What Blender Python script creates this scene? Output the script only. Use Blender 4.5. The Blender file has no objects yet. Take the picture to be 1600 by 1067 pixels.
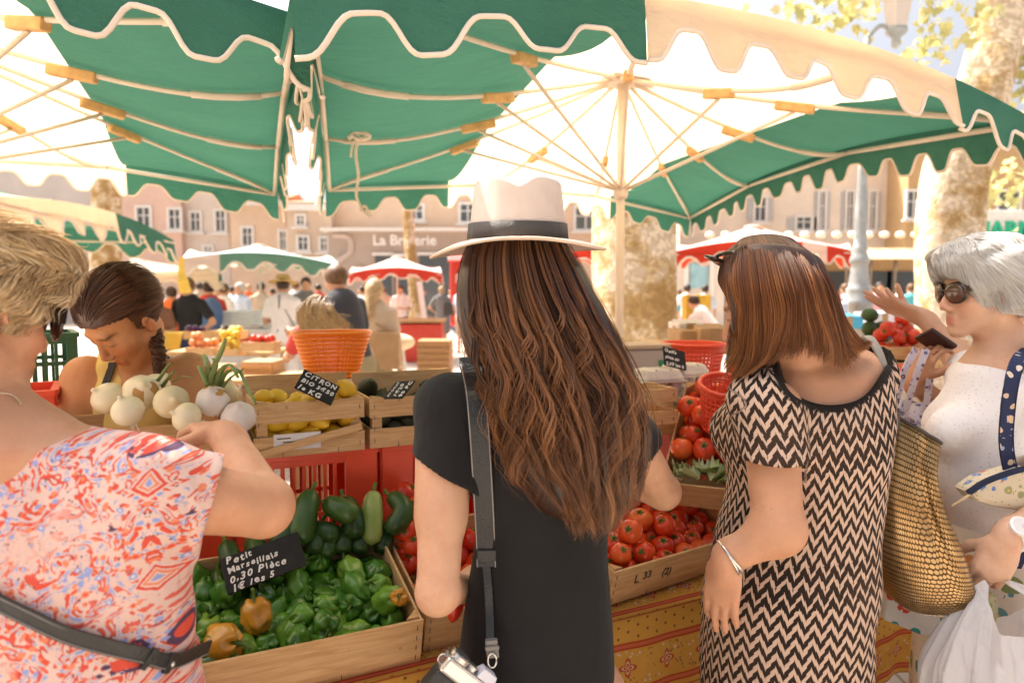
import bpy, math, random
import numpy as np
from mathutils import Vector, Matrix
RNG = np.random.default_rng(11)
random.seed(5)
SC = bpy.context.scene
COL = SC.collection
PI = math.pi
# ------------------------------------------------------------------ camera geometry
FPX, PITCH, CAMZ = 1111.0, math.radians(4.0), 1.55
_c, _s = math.cos(PITCH), math.sin(PITCH)
def at(px, py, Y):
    """world point seen at photo pixel (px, py) at the distance Y in front of the camera"""
    a, b = (px - 800) / FPX, (533.5 - py) / FPX
    d = np.array([a, _c + b * _s, b * _c - _s])
    return np.array([0, 0, CAMZ]) + d * (Y / d[1])
def onz(px, py, z):
    a, b = (px - 800) / FPX, (533.5 - py) / FPX
    d = np.array([a, _c + b * _s, b * _c - _s])
    return np.array([0, 0, CAMZ]) + d * ((z - CAMZ) / d[2])
def V3(*a): return np.array(a, float)
def unit(v):
    v = np.asarray(v, float); return v / (np.linalg.norm(v) + 1e-12)
def lerp(a, b, t): return a + (b - a) * t
def smooth01(t):
    t = np.clip(t, 0, 1); return t * t * (3 - 2 * t)
def catmull(pts, n):
    """smooth curve through pts, n samples"""
    P = np.asarray(pts, float); m = len(P)
    if m < 3: return np.array([lerp(P[0], P[-1], t) for t in np.linspace(0, 1, n)])
    Q = np.vstack([2 * P[0] - P[1], P, 2 * P[-1] - P[-2]])
    out = []
    for u in np.linspace(0, m - 1 - 1e-9, n):
        i = int(u); t = u - i
        p0, p1, p2, p3 = Q[i], Q[i + 1], Q[i + 2], Q[i + 3]
        out.append(.5 * (2 * p1 + (p2 - p0) * t + (2 * p0 - 5 * p1 + 4 * p2 - p3) * t * t + (3 * p1 - p0 - 3 * p2 + p3) * t ** 3))
    return np.array(out)
def rot_axis(axis, ang):
    return np.array(Matrix.Rotation(ang, 3, Vector(axis)))
def rotz(a): return np.array([[math.cos(a), -math.sin(a), 0], [math.sin(a), math.cos(a), 0], [0, 0, 1.]])
def rotx(a): return np.array([[1., 0, 0], [0, math.cos(a), -math.sin(a)], [0, math.sin(a), math.cos(a)]])
def roty(a): return np.array([[math.cos(a), 0, math.sin(a)], [0, 1., 0], [-math.sin(a), 0, math.cos(a)]])
def frame(fwd, up=(0, 0, 1), roll=0):
    """columns: right, forward, up"""
    f = unit(fwd); r = unit(np.cross(f, up)); u = np.cross(r, f)
    R = np.stack([r, f, u], 1)
    return R @ roty(roll) if roll else R
# ------------------------------------------------------------------ objects
WL = {}
def _props(o, label=None, cat=None, group=None, kind=None, category=None):
    cat = cat or category
    if label: o['label'] = label
    if cat: o['category'] = cat
    if group: o['group'] = group
    if kind: o['kind'] = kind
    return o
def thing(name, label, cat, loc=(0, 0, 0), group=None):
    o = bpy.data.objects.new(name, None); COL.objects.link(o)
    o.empty_display_size = .1
    o.location = Vector([float(x) for x in loc]); WL[o.name] = np.array(loc, float)
    return _props(o, label, cat, group)
def link_mesh(name, me, mat, parent=None, loc=None, smooth=True, **tags):
    """vertices are given in world space; they are stored relative to the parent's or own base"""
    base = WL[parent.name] if parent is not None else (np.array(loc, float) if loc is not None else np.zeros(3))
    n = len(me.vertices)
    if np.any(base):
        co = np.empty(n * 3, np.float32); me.vertices.foreach_get('co', co)
        co = (co.reshape(-1, 3) - base).astype(np.float32); me.vertices.foreach_set('co', co.ravel())
    me.polygons.foreach_set('use_smooth', np.full(len(me.polygons), bool(smooth)))
    if mat is not None:
        for m in (mat if isinstance(mat, (list, tuple)) else [mat]): me.materials.append(m)
    me.update()
    o = bpy.data.objects.new(name, me); COL.objects.link(o)
    if parent is not None: o.parent = parent
    else: o.location = Vector([float(x) for x in base])
    WL[o.name] = base
    return _props(o, **tags)
def pydata(V, F, name='mesh'):
    me = bpy.data.meshes.new(name)
    V = np.asarray(V, np.float32).reshape(-1, 3)
    if isinstance(F, np.ndarray):
        me.vertices.add(len(V)); me.vertices.foreach_set('co', V.ravel())
        k = F.shape[1]; n = len(F)
        me.loops.add(n * k); me.loops.foreach_set('vertex_index', F.astype(np.int32).ravel())
        me.polygons.add(n); me.polygons.foreach_set('loop_start', np.arange(0, n * k, k, dtype=np.int32))
        me.update(calc_edges=True)
    else:
        me.from_pydata([tuple(map(float, v)) for v in V], [], [tuple(int(i) for i in f) for f in F])
        me.update()
    return me
def vattr(me, name, arr, vec=False):
    arr = np.asarray(arr, np.float32)
    if vec:
        a = me.attributes.new(name, 'FLOAT_VECTOR', 'POINT'); a.data.foreach_set('vector', arr.ravel())
    else:
        a = me.attributes.new(name, 'FLOAT', 'POINT'); a.data.foreach_set('value', arr.ravel())
def kids(o): return [c for c in bpy.data.objects if c.parent == o]
KIDS = {}
def copy_tree(o, parent=None, _k=None):
    c = o.copy(); COL.objects.link(c)
    if parent is not None: c.parent = parent
    for ch in (KIDS.setdefault(o.name, kids(o))): copy_tree(ch, c)
    return c
def place(o, loc, R=None, scale=None):
    o.location = Vector([float(x) for x in loc])
    if R is not None: o.rotation_euler = Matrix([list(map(float, r)) for r in R]).to_euler()
    if scale is not None: o.scale = (scale,) * 3 if np.isscalar(scale) else scale
    return o
class MB:
    """collects shapes that become ONE mesh"""
    def __init__(s): s.V = []; s.F = []; s.A = {}
    def add(s, V, F):
        n = len(s.V); s.V.extend(np.asarray(V, float).tolist()); s.F.extend([[i + n for i in f] for f in F]); return s
    def box(s, c, size, R=None):
        x, y, z = np.array(size) / 2.
        P = np.array([[a * x, b * y, d * z] for d in (-1, 1) for b in (-1, 1) for a in (-1, 1)])
        if R is not None: P = P @ np.asarray(R).T
        return s.add(P + np.array(c), [(0, 2, 3, 1), (4, 5, 7, 6), (0, 1, 5, 4), (2, 6, 7, 3), (0, 4, 6, 2), (1, 3, 7, 5)])
    def bar(s, p0, p1, w, h=None, up=(0, 0, 1)):
        """box-section bar from p0 to p1"""
        p0, p1 = np.array(p0, float), np.array(p1, float); h = h or w
        f = p1 - p0; L = np.linalg.norm(f)
        if abs(unit(f) @ unit(up)) > .98: up = (0, 1, 0)
        return s.box((p0 + p1) / 2, (w, L, h), frame(f, up))
    def tube(s, pts, r, n=8, cap=True, flat=1.0, up=None):
        P = np.asarray(pts, float); m = len(P)
        r = np.full(m, r) if np.isscalar(r) else np.asarray(r, float)
        T = np.gradient(P, axis=0); T /= (np.linalg.norm(T, axis=1)[:, None] + 1e-12)
        ref = np.array(up if up is not None else ([0, 0, 1] if abs(T[0][2]) < .9 else [0, 1, 0]), float)
        V = []; N = None
        for i in range(m):
            N = ref - T[i] * (ref @ T[i]); N = unit(N); ref = N
            B = np.cross(T[i], N)
            for k in range(n):
                a = 2 * PI * k / n
                V.append(P[i] + r[i] * (math.cos(a) * N * flat + math.sin(a) * B))
        F = [(i * n + k, i * n + (k + 1) % n, (i + 1) * n + (k + 1) % n, (i + 1) * n + k) for i in range(m - 1) for k in range(n)]
        if cap: F += [tuple(range(n))[::-1], tuple((m - 1) * n + k for k in range(n))]
        return s.add(V, F)
    def ribbon(s, pts, side, w, th=.002):
        """flat strap: pts centre line, side: across vector(s), w: width(s)"""
        P = np.asarray(pts, float); m = len(P); side = np.asarray(side, float)
        if side.ndim == 1: side = np.tile(side, (m, 1))
        w = np.full(m, w) if np.isscalar(w) else np.asarray(w)
        T = np.gradient(P, axis=0); V = []
        for i in range(m):
            t = unit(T[i]); sd = unit(side[i] - t * (side[i] @ t)); nr = np.cross(t, sd)
            for a, b in ((-1, -1), (1, -1), (1, 1), (-1, 1)): V.append(P[i] + sd * a * w[i] / 2 + nr * b * th / 2)
        F = [(i * 4 + k, i * 4 + (k + 1) % 4, (i + 1) * 4 + (k + 1) % 4, (i + 1) * 4 + k) for i in range(m - 1) for k in range(4)]
        F += [(3, 2, 1, 0), tuple((m - 1) * 4 + k for k in range(4))]
        return s.add(V, F)
    def lathe(s, prof, c=(0, 0, 0), n=24, R=None, sx=1, sy=1):
        """prof: (radius, z) from bottom to top"""
        V = []; F = []; m = len(prof)
        for r, z in prof:
            for k in range(n):
                a = 2 * PI * k / n; V.append((r * math.cos(a) * sx, r * math.sin(a) * sy, z))
        V = np.array(V)
        if R is not None: V = V @ np.asarray(R).T
        F = [(i * n + k, i * n + (k + 1) % n, (i + 1) * n + (k + 1) % n, (i + 1) * n + k) for i in range(m - 1) for k in range(n)]
        F += [tuple(range(n))[::-1], tuple((m - 1) * n + k for k in range(n))]
        return s.add(V + np.array(c), F)
    def loft(s, rings, cap=True, closed=True):
        """rings: list of equal-length point loops"""
        R = [np.asarray(r, float) for r in rings]; n = len(R[0]); m = len(R)
        kk = range(n) if closed else range(n - 1)
        F = [(i * n + k, i * n + (k + 1) % n, (i + 1) * n + (k + 1) % n, (i + 1) * n + k) for i in range(m - 1) for k in kk]
        if cap and closed: F += [tuple(range(n))[::-1], tuple((m - 1) * n + k for k in range(n))]
        return s.add(np.vstack(R), F)
    def ell(s, c, r, R=None, n=14, m=9):
        prof = []
        V = []
        for i in range(m + 1):
            p = PI * i / m
            for k in range(n):
                a = 2 * PI * k / n
                V.append((math.sin(p) * math.cos(a) * r[0], math.sin(p) * math.sin(a) * r[1], -math.cos(p) * r[2]))
        V = np.array(V)
        if R is not None: V = V @ np.asarray(R).T
        F = [(i * n + k, i * n + (k + 1) % n, (i + 1) * n + (k + 1) % n, (i + 1) * n + k) for i in range(m) for k in range(n)]
        return s.add(V + np.array(c), F)
    def prism(s, outline, origin, ux, uy, depth):
        """flat outline (2D points) given thickness along ux x uy"""
        ux, uy = np.array(ux, float), np.array(uy, float); nz = unit(np.cross(ux, uy)); o = np.array(origin, float)
        A = [o + ux * x + uy * y for x, y in outline]; B = [p + nz * depth for p in A]; n = len(A)
        return s.add(A + B, [tuple(range(n))[::-1], tuple(range(n, 2 * n))] + [(k, (k + 1) % n, n + (k + 1) % n, n + k) for k in range(n)])
    def quad(s, *pts): return s.add(pts, [tuple(range(len(pts)))])
    def mesh(s, name='mesh'): return pydata(s.V, s.F, name)
    def build(s, name, mat, parent=None, loc=None, smooth=False, bevel=0, **tags):
        o = link_mesh(name, s.mesh(name), mat, parent, loc, smooth, **tags)
        if bevel:
            b = o.modifiers.new('bevel', 'BEVEL'); b.width = bevel; b.segments = 2; b.limit_method = 'ANGLE'
        return o
def text_mesh(txt, size, extrude=.002, shear=0, bold=0, align='CENTER'):
    cu = bpy.data.curves.new('txt', 'FONT'); cu.body = txt; cu.size = size; cu.extrude = extrude; cu.shear = shear
    cu.offset = bold; cu.align_x = align; cu.align_y = 'CENTER'; cu.resolution_u = 3
    o = bpy.data.objects.new('txt', cu); COL.objects.link(o)
    dg = bpy.context.evaluated_depsgraph_get()
    me = bpy.data.meshes.new_from_object(o.evaluated_get(dg))
    bpy.data.objects.remove(o); bpy.data.curves.remove(cu)
    n = len(me.vertices); co = np.empty(n * 3, np.float32); me.vertices.foreach_get('co', co)
    fs = [tuple(p.vertices) for p in me.polygons]
    bpy.data.meshes.remove(me)
    return co.reshape(-1, 3).astype(float), fs
def add_text(mb, txt, size, origin, ux, uy, extrude=.002, shear=0, bold=0, align='CENTER', jitter=0):
    ux, uy = unit(ux), unit(uy); nz = np.cross(ux, uy)
    if jitter:
        x = 0
        for ch in txt:
            if ch != ' ':
                V, F = text_mesh(ch, size * random.uniform(.9, 1.12), extrude, shear + random.uniform(-.15, .15), bold, 'LEFT')
                a = random.uniform(-.12, .12); V = V @ rotz(a).T
                w = V[:, 0].max() if len(V) else size * .3
                V[:, 0] += x; V[:, 1] += random.uniform(-.08, .08) * size; x += w + size * .1
                mb.add(V[:, :1] * ux + V[:, 1:2] * uy + V[:, 2:] * nz + np.array(origin), F)
            else: x += size * .35
        return x
    V, F = text_mesh(txt, size, extrude, shear, bold, align)
    mb.add(V[:, :1] * ux + V[:, 1:2] * uy + V[:, 2:] * nz + np.array(origin), F)
# ------------------------------------------------------------------ signed distance modelling (bodies, clothes, hats of hair)
class Field:
    def __init__(s, lo, hi, h):
        s.lo = np.array(lo, float); s.h = h
        s.n = np.ceil((np.array(hi) - s.lo) / h).astype(int) + 1
        s.d = np.full(s.n, .2, np.float32)
        s.ax = [(s.lo[i] + np.arange(s.n[i]) * h).astype(np.float32) for i in range(3)]
    def _sl(s, lo, hi):
        a = np.clip(np.floor((np.array(lo) - s.lo) / s.h).astype(int), 0, s.n)
        b = np.clip(np.ceil((np.array(hi) - s.lo) / s.h).astype(int) + 1, 0, s.n)
        sl = tuple(slice(x, y) for x, y in zip(a, b))
        X, Y, Z = (s.ax[i][sl[i]] for i in range(3))
        return sl, X[:, None, None], Y[None, :, None], Z[None, None, :]
    def _mix(s, sl, d, k, op):
        if d.size == 0: return
        a = s.d[sl]
        if op == 'sub': d = -d
        if k > 0:
            w = np.clip(k - np.abs(a - d), 0, None) / k; w = w * w * k * .25
        else: w = 0
        s.d[sl] = (np.minimum(a, d) - w) if op == 'add' else (np.maximum(a, d) + w)
    def cap(s, p0, p1, r0, r1=None, k=.02, op='add'):
        p0, p1 = np.asarray(p0, np.float32), np.asarray(p1, np.float32); r1 = r0 if r1 is None else r1
        m = max(r0, r1) + max(k, 3 * s.h) * 1.2
        sl, X, Y, Z = s._sl(np.minimum(p0, p1) - m, np.maximum(p0, p1) + m)
        b = p1 - p0; L2 = float(b @ b) + 1e-9
        x, y, z = X - p0[0], Y - p0[1], Z - p0[2]
        t = np.clip((x * b[0] + y * b[1] + z * b[2]) / L2, 0, 1)
        d = np.sqrt((x - t * b[0]) ** 2 + (y - t * b[1]) ** 2 + (z - t * b[2]) ** 2) - (r0 + (r1 - r0) * t)
        s._mix(sl, d, k, op); return s
    def chain(s, pts, rs, k=.01, op='add'):
        for i in range(len(pts) - 1): s.cap(pts[i], pts[i + 1], rs[i], rs[i + 1], k, op)
        return s
    def ell(s, c, r, R=None, k=.02, op='add'):
        c = np.asarray(c, np.float32); r = np.asarray(r, np.float32)
        m = float(r.max()) + max(k, 3 * s.h) * 1.2
        sl, X, Y, Z = s._sl(c - m, c + m)
        x, y, z = X - c[0], Y - c[1], Z - c[2]
        if R is not None:
            R = np.asarray(R, np.float32)
            x, y, z = (x * R[0, i] + y * R[1, i] + z * R[2, i] for i in range(3))
        k0 = np.sqrt((x / r[0]) ** 2 + (y / r[1]) ** 2 + (z / r[2]) ** 2)
        k1 = np.sqrt((x / r[0] ** 2) ** 2 + (y / r[1] ** 2) ** 2 + (z / r[2] ** 2) ** 2) + 1e-6
        s._mix(sl, k0 * (k0 - 1) / k1, k, op); return s
    def loft(s, secs, k=.02, op='add', p=2.3, yaw=0, cap=.02):
        """secs: (z, cx, cy, a, b) elliptical sections, any order"""
        S = np.array(sorted(secs, key=lambda q: q[0]), float)
        zz = np.linspace(S[0, 0], S[-1, 0], 80); 
        c = catmull(S, 200); o = np.argsort(c[:, 0]); c = c[o]
        m = S[:, 3:].max() + .06
        sl, X, Y, Z = s._sl([S[:, 1].min() - m, S[:, 2].min() - m, S[0, 0] - .05], [S[:, 1].max() + m, S[:, 2].max() + m, S[-1, 0] + .05])
        z = Z[0, 0]
        cx, cy, a, b = (np.interp(z, c[:, 0], c[:, i]).astype(np.float32)[None, None, :] for i in (1, 2, 3, 4))
        x, y = X - cx, Y - cy
        if yaw: x, y = x * math.cos(yaw) + y * math.sin(yaw), -x * math.sin(yaw) + y * math.cos(yaw)
        q = (np.abs(x / a) ** p + np.abs(y / b) ** p) ** (1 / p)
        g = np.sqrt((x / a ** 2) ** 2 + (y / b ** 2) ** 2) / np.maximum(np.sqrt((x / a) ** 2 + (y / b) ** 2), 1e-5)
        d = (q - 1) / np.maximum(g, 1e-3)
        dz = np.maximum(S[0, 0] - Z, Z - S[-1, 0])
        dd = d + cap; ee = dz + cap
        d = np.minimum(np.maximum(dd, ee), 0) + np.sqrt(np.maximum(dd, 0) ** 2 + np.maximum(ee, 0) ** 2) - cap
        s._mix(sl, d.astype(np.float32), k, op); return s
    def plane(s, p, n, op='cut', k=0, lo=None, hi=None):
        """cut away the side n points to"""
        n = unit(n); sl, X, Y, Z = s._sl(s.lo if lo is None else lo, s.lo + s.n * s.h if hi is None else hi)
        d = ((X - p[0]) * n[0] + (Y - p[1]) * n[1] + (Z - p[2]) * n[2]).astype(np.float32)
        s._mix(sl, np.broadcast_to(d, s.d[sl].shape), k, 'cut'); return s
    def noise(s, amp, fn):
        X, Y, Z = s.ax[0][:, None, None], s.ax[1][None, :, None], s.ax[2][None, None, :]
        s.d += (amp * fn(X, Y, Z)).astype(np.float32); return s
    def nets(s, relax=0):
        """surface nets -> (V, quads)"""
        d = s.d; ins = d < 0
        n = np.array(d.shape)
        c8 = [ins[i:n[0] - 1 + i, j:n[1] - 1 + j, k:n[2] - 1 + k] for i in (0, 1) for j in (0, 1) for k in (0, 1)]
        cnt = sum(c.astype(np.int8) for c in c8)
        cells = np.argwhere((cnt > 0) & (cnt < 8))
        idx = np.full(n - 1, -1, np.int64); idx[tuple(cells.T)] = np.arange(len(cells))
        P = np.zeros((len(cells), 3)); W = np.zeros(len(cells))
        cor = [(i, j, k) for i in (0, 1) for j in (0, 1) for k in (0, 1)]
        val = {c: d[cells[:, 0] + c[0], cells[:, 1] + c[1], cells[:, 2] + c[2]].astype(float) for c in cor}
        for a in cor:
            for ax in range(3):
                if a[ax] == 0:
                    b = tuple(1 if i == ax else a[i] for i in range(3))
                    va, vb = val[a], val[b]; m = (va < 0) != (vb < 0)
                    t = va[m] / (va[m] - vb[m]); q = np.tile(np.array(a, float), (m.sum(), 1)); q[:, ax] += t
                    P[m] += q; W[m] += 1
        V = s.lo + (cells + P / W[:, None]) * s.h
        Fs = []
        for ax in range(3):
            u, v = (ax + 1) % 3, (ax + 2) % 3
            sa = [slice(None)] * 3; sb = [slice(None)] * 3; sa[ax] = slice(0, -1); sb[ax] = slice(1, None)
            A, B = ins[tuple(sa)], ins[tuple(sb)]
            e = np.argwhere(A != B)
            e = e[(e[:, u] > 0) & (e[:, v] > 0) & (e[:, u] < n[u] - 1) & (e[:, v] < n[v] - 1)]
            flip = ins[tuple(e.T)]
            q = []
            for du, dv in ((0, 0), (1, 0), (1, 1), (0, 1)):
                c = e.copy(); c[:, u] -= du; c[:, v] -= dv; q.append(idx[tuple(c.T)])
            q = np.stack(q, 1); q[~flip] = q[~flip][:, ::-1]
            Fs.append(q)
        Q = np.vstack(Fs); Q = Q[(Q >= 0).all(1)]
        for _ in range(relax):
            S = np.zeros_like(V); C = np.zeros(len(V))
            for i in range(4):
                np.add.at(S, Q[:, i], V[Q[:, (i + 1) % 4]] + V[Q[:, (i + 3) % 4]]); np.add.at(C, Q[:, i], 2)
            V = V * .5 + .5 * S / np.maximum(C, 1)[:, None]
        return V, Q
    def sample(s, P):
        i = np.clip(np.round((P - s.lo) / s.h).astype(int), 0, s.n - 1)
        return s.d[tuple(i.T)]
    def tri(s, P):
        q = np.clip((P - s.lo) / s.h, 0, s.n - 1.001); i = q.astype(int); f = q - i; o = 0
        for a in (0, 1):
            for b in (0, 1):
                for c in (0, 1): o = o + s.d[i[:, 0] + a, i[:, 1] + b, i[:, 2] + c] * (f[:, 0] if a else 1 - f[:, 0]) * (f[:, 1] if b else 1 - f[:, 1]) * (f[:, 2] if c else 1 - f[:, 2])
        return o
    def grad(s, P):
        e = s.h; g = np.stack([s.tri(P + d) - s.tri(P - d) for d in np.eye(3) * e], 1); return g / (np.linalg.norm(g, axis=1)[:, None] + 1e-9)
def fur(F, n, ln, seg, flow, lift, seed=0, region=None, up=.5):
    """hairs that start on a volume's surface and run along it"""
    g = np.random.default_rng(seed); V, Q = F.nets(1); P = V if region is None else V[region(V)]; P = P[g.integers(0, len(P), n)] + g.normal(size=(n, 3)) * F.h * .5; P0 = P.copy(); out = [P.copy()]; L = ln * g.uniform(.6, 1.3, n); lf = g.uniform(.2, 1.2, n) * (1 + up * np.sin(P0[:, 0] * 70 + P0[:, 2] * 50) * np.sin(P0[:, 1] * 60 + 1))
    for k in range(1, seg):
        t = k / (seg - 1); f = flow(P, t, P0); gr = F.grad(P); f = f - gr * (f * gr).sum(1, keepdims=True); f /= np.linalg.norm(f, axis=1)[:, None] + 1e-9; P = P + f * (L / seg)[:, None]; gr = F.grad(P); d = F.tri(P); P = P - gr * np.clip(d - lift(t) * lf, -.02, .02)[:, None]; out.append(P.copy())
    tone = .5 + .25 * np.sin(P0[:, 0] * 95 + P0[:, 2] * 60) * np.sin(P0[:, 1] * 80 + P0[:, 2] * 40 + 1); return np.stack(out, 1), np.clip(tone + g.normal(size=n) * .2, 0, 1)
def strands(lines, r, rnd=None, sides=3, taper=.15):
    """lines (N,S,3) -> one mesh of thin tapering hairs / locks"""
    L = np.asarray(lines, float); N, S, _ = L.shape
    T = np.gradient(L, axis=1); T /= (np.linalg.norm(T, axis=2, keepdims=True) + 1e-9)
    ref = np.array([.31, .77, .55]); B = np.cross(T, ref); B /= (np.linalg.norm(B, axis=2, keepdims=True) + 1e-9); C = np.cross(T, B)
    t = np.linspace(0, 1, S)
    prof = np.minimum(1, .45 + t * 6) * np.where(t > .6, lerp(1, taper, (t - .6) / .4), 1)
    rr = (np.full(N, r) if np.isscalar(r) else np.asarray(r))[:, None] * prof[None]
    V = np.stack([L + rr[..., None] * (math.cos(a) * B + math.sin(a) * C) for a in 2 * PI * np.arange(sides) / sides], 2)
    ii = (np.arange(N) * S * sides)[:, None, None] + (np.arange(S - 1) * sides)[None, :, None] + np.arange(sides)[None, None, :]
    jj = (np.arange(N) * S * sides)[:, None, None] + (np.arange(S - 1) * sides)[None, :, None] + ((np.arange(sides) + 1) % sides)[None, None, :]
    F = np.stack([ii, jj, jj + sides, ii + sides], -1).reshape(-1, 4)
    me = pydata(V.reshape(-1, 3), F)
    rnd = RNG.random(N) if rnd is None else rnd
    vattr(me, 'rnd', np.repeat(rnd, S * sides)); vattr(me, 'along', np.tile(np.repeat(t, sides), N))
    return me
def sdf_mesh(F, relax=1, fn=None):
    V, Q = F.nets(relax); me = pydata(V, Q)
    if fn: fn(me, V)
    return me
# ------------------------------------------------------------------ node materials
class N:
    """a socket with arithmetic"""
    def __init__(s, nt, so): s.nt = nt; s.so = so
    def _m(s, op, *a):
        n = s.nt.nodes.new('ShaderNodeMath'); n.operation = op
        for i, x in enumerate((s,) + a):
            if isinstance(x, N): s.nt.links.new(x.so, n.inputs[i])
            else: n.inputs[i].default_value = float(x)
        return N(s.nt, n.outputs[0])
    def __add__(s, o): return s._m('ADD', o)
    __radd__ = __add__
    def __sub__(s, o): return s._m('SUBTRACT', o)
    def __rsub__(s, o): return (s * -1) + o
    def __mul__(s, o): return s._m('MULTIPLY', o)
    __rmul__ = __mul__
    def __truediv__(s, o): return s._m('DIVIDE', o)
    def gt(s, o): return s._m('GREATER_THAN', o)
    def lt(s, o): return s._m('LESS_THAN', o)
    def fract(s): return s._m('FRACT')
    def floor(s): return s._m('FLOOR')
    def abs(s): return s._m('ABSOLUTE')
    def sin(s): return s._m('SINE')
    def cos(s): return s._m('COSINE')
    def pow(s, o): return s._m('POWER', o)
    def sqrt(s): return s._m('SQRT')
    def min(s, o): return s._m('MINIMUM', o)
    def max(s, o): return s._m('MAXIMUM', o)
    def tri(s): return ((s.fract() - .5).abs() * 2)          # 0..1 triangle wave
    def band(s, a, b): return s.gt(a) * s.lt(b)
    def ss(s, a, b):
        n = s.nt.nodes.new('ShaderNodeMapRange'); n.interpolation_type = 'SMOOTHSTEP'
        s.nt.links.new(s.so, n.inputs[0]); n.inputs[1].default_value = a; n.inputs[2].default_value = b
        return N(s.nt, n.outputs[0])
class Mat:
    def __init__(s, name, rough=.6, spec=.3, **kw):
        s.m = bpy.data.materials.new(name); s.m.use_nodes = True; s.nt = s.m.node_tree
        s.b = s.nt.nodes['Principled BSDF']; s.out = s.nt.nodes['Material Output']
        s.set('Roughness', rough); s.set('Specular IOR Level', spec)
        for k, v in kw.items(): s.set(k.replace('_', ' '), v)
    def node(s, t, **p):
        n = s.nt.nodes.new(t)
        for k, v in p.items(): setattr(n, k, v)
        return n
    def lk(s, a, b): s.nt.links.new(a.so if isinstance(a, N) else a, b)
    def set(s, k, v):
        i = s.b.inputs[k]
        if isinstance(v, N): s.lk(v, i)
        elif isinstance(v, tuple) and len(v) == 3 and k != 'Subsurface Radius': i.default_value = (*v, 1)
        else: i.default_value = v
        return s
    def coord(s, which='Object', scale=None, rot=None):
        o = s.node('ShaderNodeTexCoord').outputs[which]
        if scale is not None or rot is not None:
            mp = s.node('ShaderNodeMapping'); s.lk(o, mp.inputs[0])
            if scale is not None: mp.inputs['Scale'].default_value = scale if isinstance(scale, tuple) else (scale,) * 3
            if rot is not None: mp.inputs['Rotation'].default_value = rot
            o = mp.outputs[0]
        return N(s.nt, o)
    def world(s): return N(s.nt, s.node('ShaderNodeNewGeometry').outputs['Position'])
    def attr(s, name, out='Fac'): return N(s.nt, s.node('ShaderNodeAttribute', attribute_name=name).outputs[out])
    def xyz(s, v):
        n = s.node('ShaderNodeSeparateXYZ'); s.lk(v, n.inputs[0]); return [N(s.nt, o) for o in n.outputs]
    def vec(s, x, y=0, z=0):
        n = s.node('ShaderNodeCombineXYZ')
        for i, q in enumerate((x, y, z)):
            if isinstance(q, N): s.lk(q, n.inputs[i])
            else: n.inputs[i].default_value = q
        return N(s.nt, n.outputs[0])
    def noise(s, vec, scale=5, detail=3, rough=.55, dist=0, col=False):
        n = s.node('ShaderNodeTexNoise')
        if vec is not None: s.lk(vec, n.inputs['Vector'])
        n.inputs['Scale'].default_value = scale; n.inputs['Detail'].default_value = detail; n.inputs['Roughness'].default_value = rough
        n.inputs['Distortion'].default_value = dist
        return N(s.nt, n.outputs[1 if col else 0])
    def voro(s, vec, scale=5, feature='F1', rnd=1, out=0):
        n = s.node('ShaderNodeTexVoronoi', feature=feature); s.lk(vec, n.inputs['Vector'])
        n.inputs['Scale'].default_value = scale; n.inputs['Randomness'].default_value = rnd
        return N(s.nt, n.outputs[out])
    def ramp(s, v, stops, interp='LINEAR'):
        n = s.node('ShaderNodeValToRGB'); cr = n.color_ramp; cr.interpolation = interp
        while len(cr.elements) < len(stops): cr.elements.new(.5)
        for e, (p, c) in zip(cr.elements, stops): e.position = p; e.color = (*c, 1) if not np.isscalar(c) else (c, c, c, 1)
        s.lk(v, n.inputs[0]); return N(s.nt, n.outputs[0])
    def mix(s, f, a, b, blend='MIX'):
        n = s.node('ShaderNodeMix', data_type='RGBA', blend_type=blend)
        for i, q in ((0, f), (6, a), (7, b)):
            if isinstance(q, N): s.lk(q, n.inputs[i])
            elif i == 0: n.inputs[0].default_value = q
            else: n.inputs[i].default_value = (*q, 1)
        return N(s.nt, n.outputs[2])
    def vadd(s, a, b, k=1.0):
        n = s.node('ShaderNodeVectorMath', operation='MULTIPLY_ADD'); s.lk(b, n.inputs[0]); n.inputs[1].default_value = (k, k, k); s.lk(a, n.inputs[2])
        return N(s.nt, n.outputs[0])
    def color(s, c): return s.set('Base Color', c)
    def bump(s, h, strength=.3, dist=.01):
        n = s.node('ShaderNodeBump'); n.inputs['Strength'].default_value = strength; n.inputs['Distance'].default_value = dist
        s.lk(h, n.inputs['Height']); s.lk(n.outputs[0], s.b.inputs['Normal']); return s
    def translucent(s, fac, col):
        """thin cloth, leaf: part of the light passes through"""
        t = s.node('ShaderNodeBsdfTranslucent'); mx = s.node('ShaderNodeMixShader'); mx.inputs[0].default_value = fac
        if isinstance(col, N): s.lk(col, t.inputs[0])
        else: t.inputs[0].default_value = (*col, 1)
        s.lk(s.b.outputs[0], mx.inputs[1]); s.lk(t.outputs[0], mx.inputs[2]); s.lk(mx.outputs[0], s.out.inputs[0]); return s
MC = {}
def plain(name, col, rough=.6, spec=.3, var=.12, scale=12, bump=0, bscale=60, **kw):
    """a surface of one colour with slight natural variation"""
    if name in MC: return MC[name]
    M = Mat(name, rough, spec, **kw); o = M.coord()
    n = M.noise(o, scale, 4)
    c = np.array(col)
    M.color(M.ramp(n, [(.25, tuple(c * (1 - var))), (.75, tuple(np.minimum(c * (1 + var), .95)))]))
    if bump: M.bump(M.noise(o, bscale, 3), bump, .004)
    MC[name] = M.m; return M.m
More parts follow.
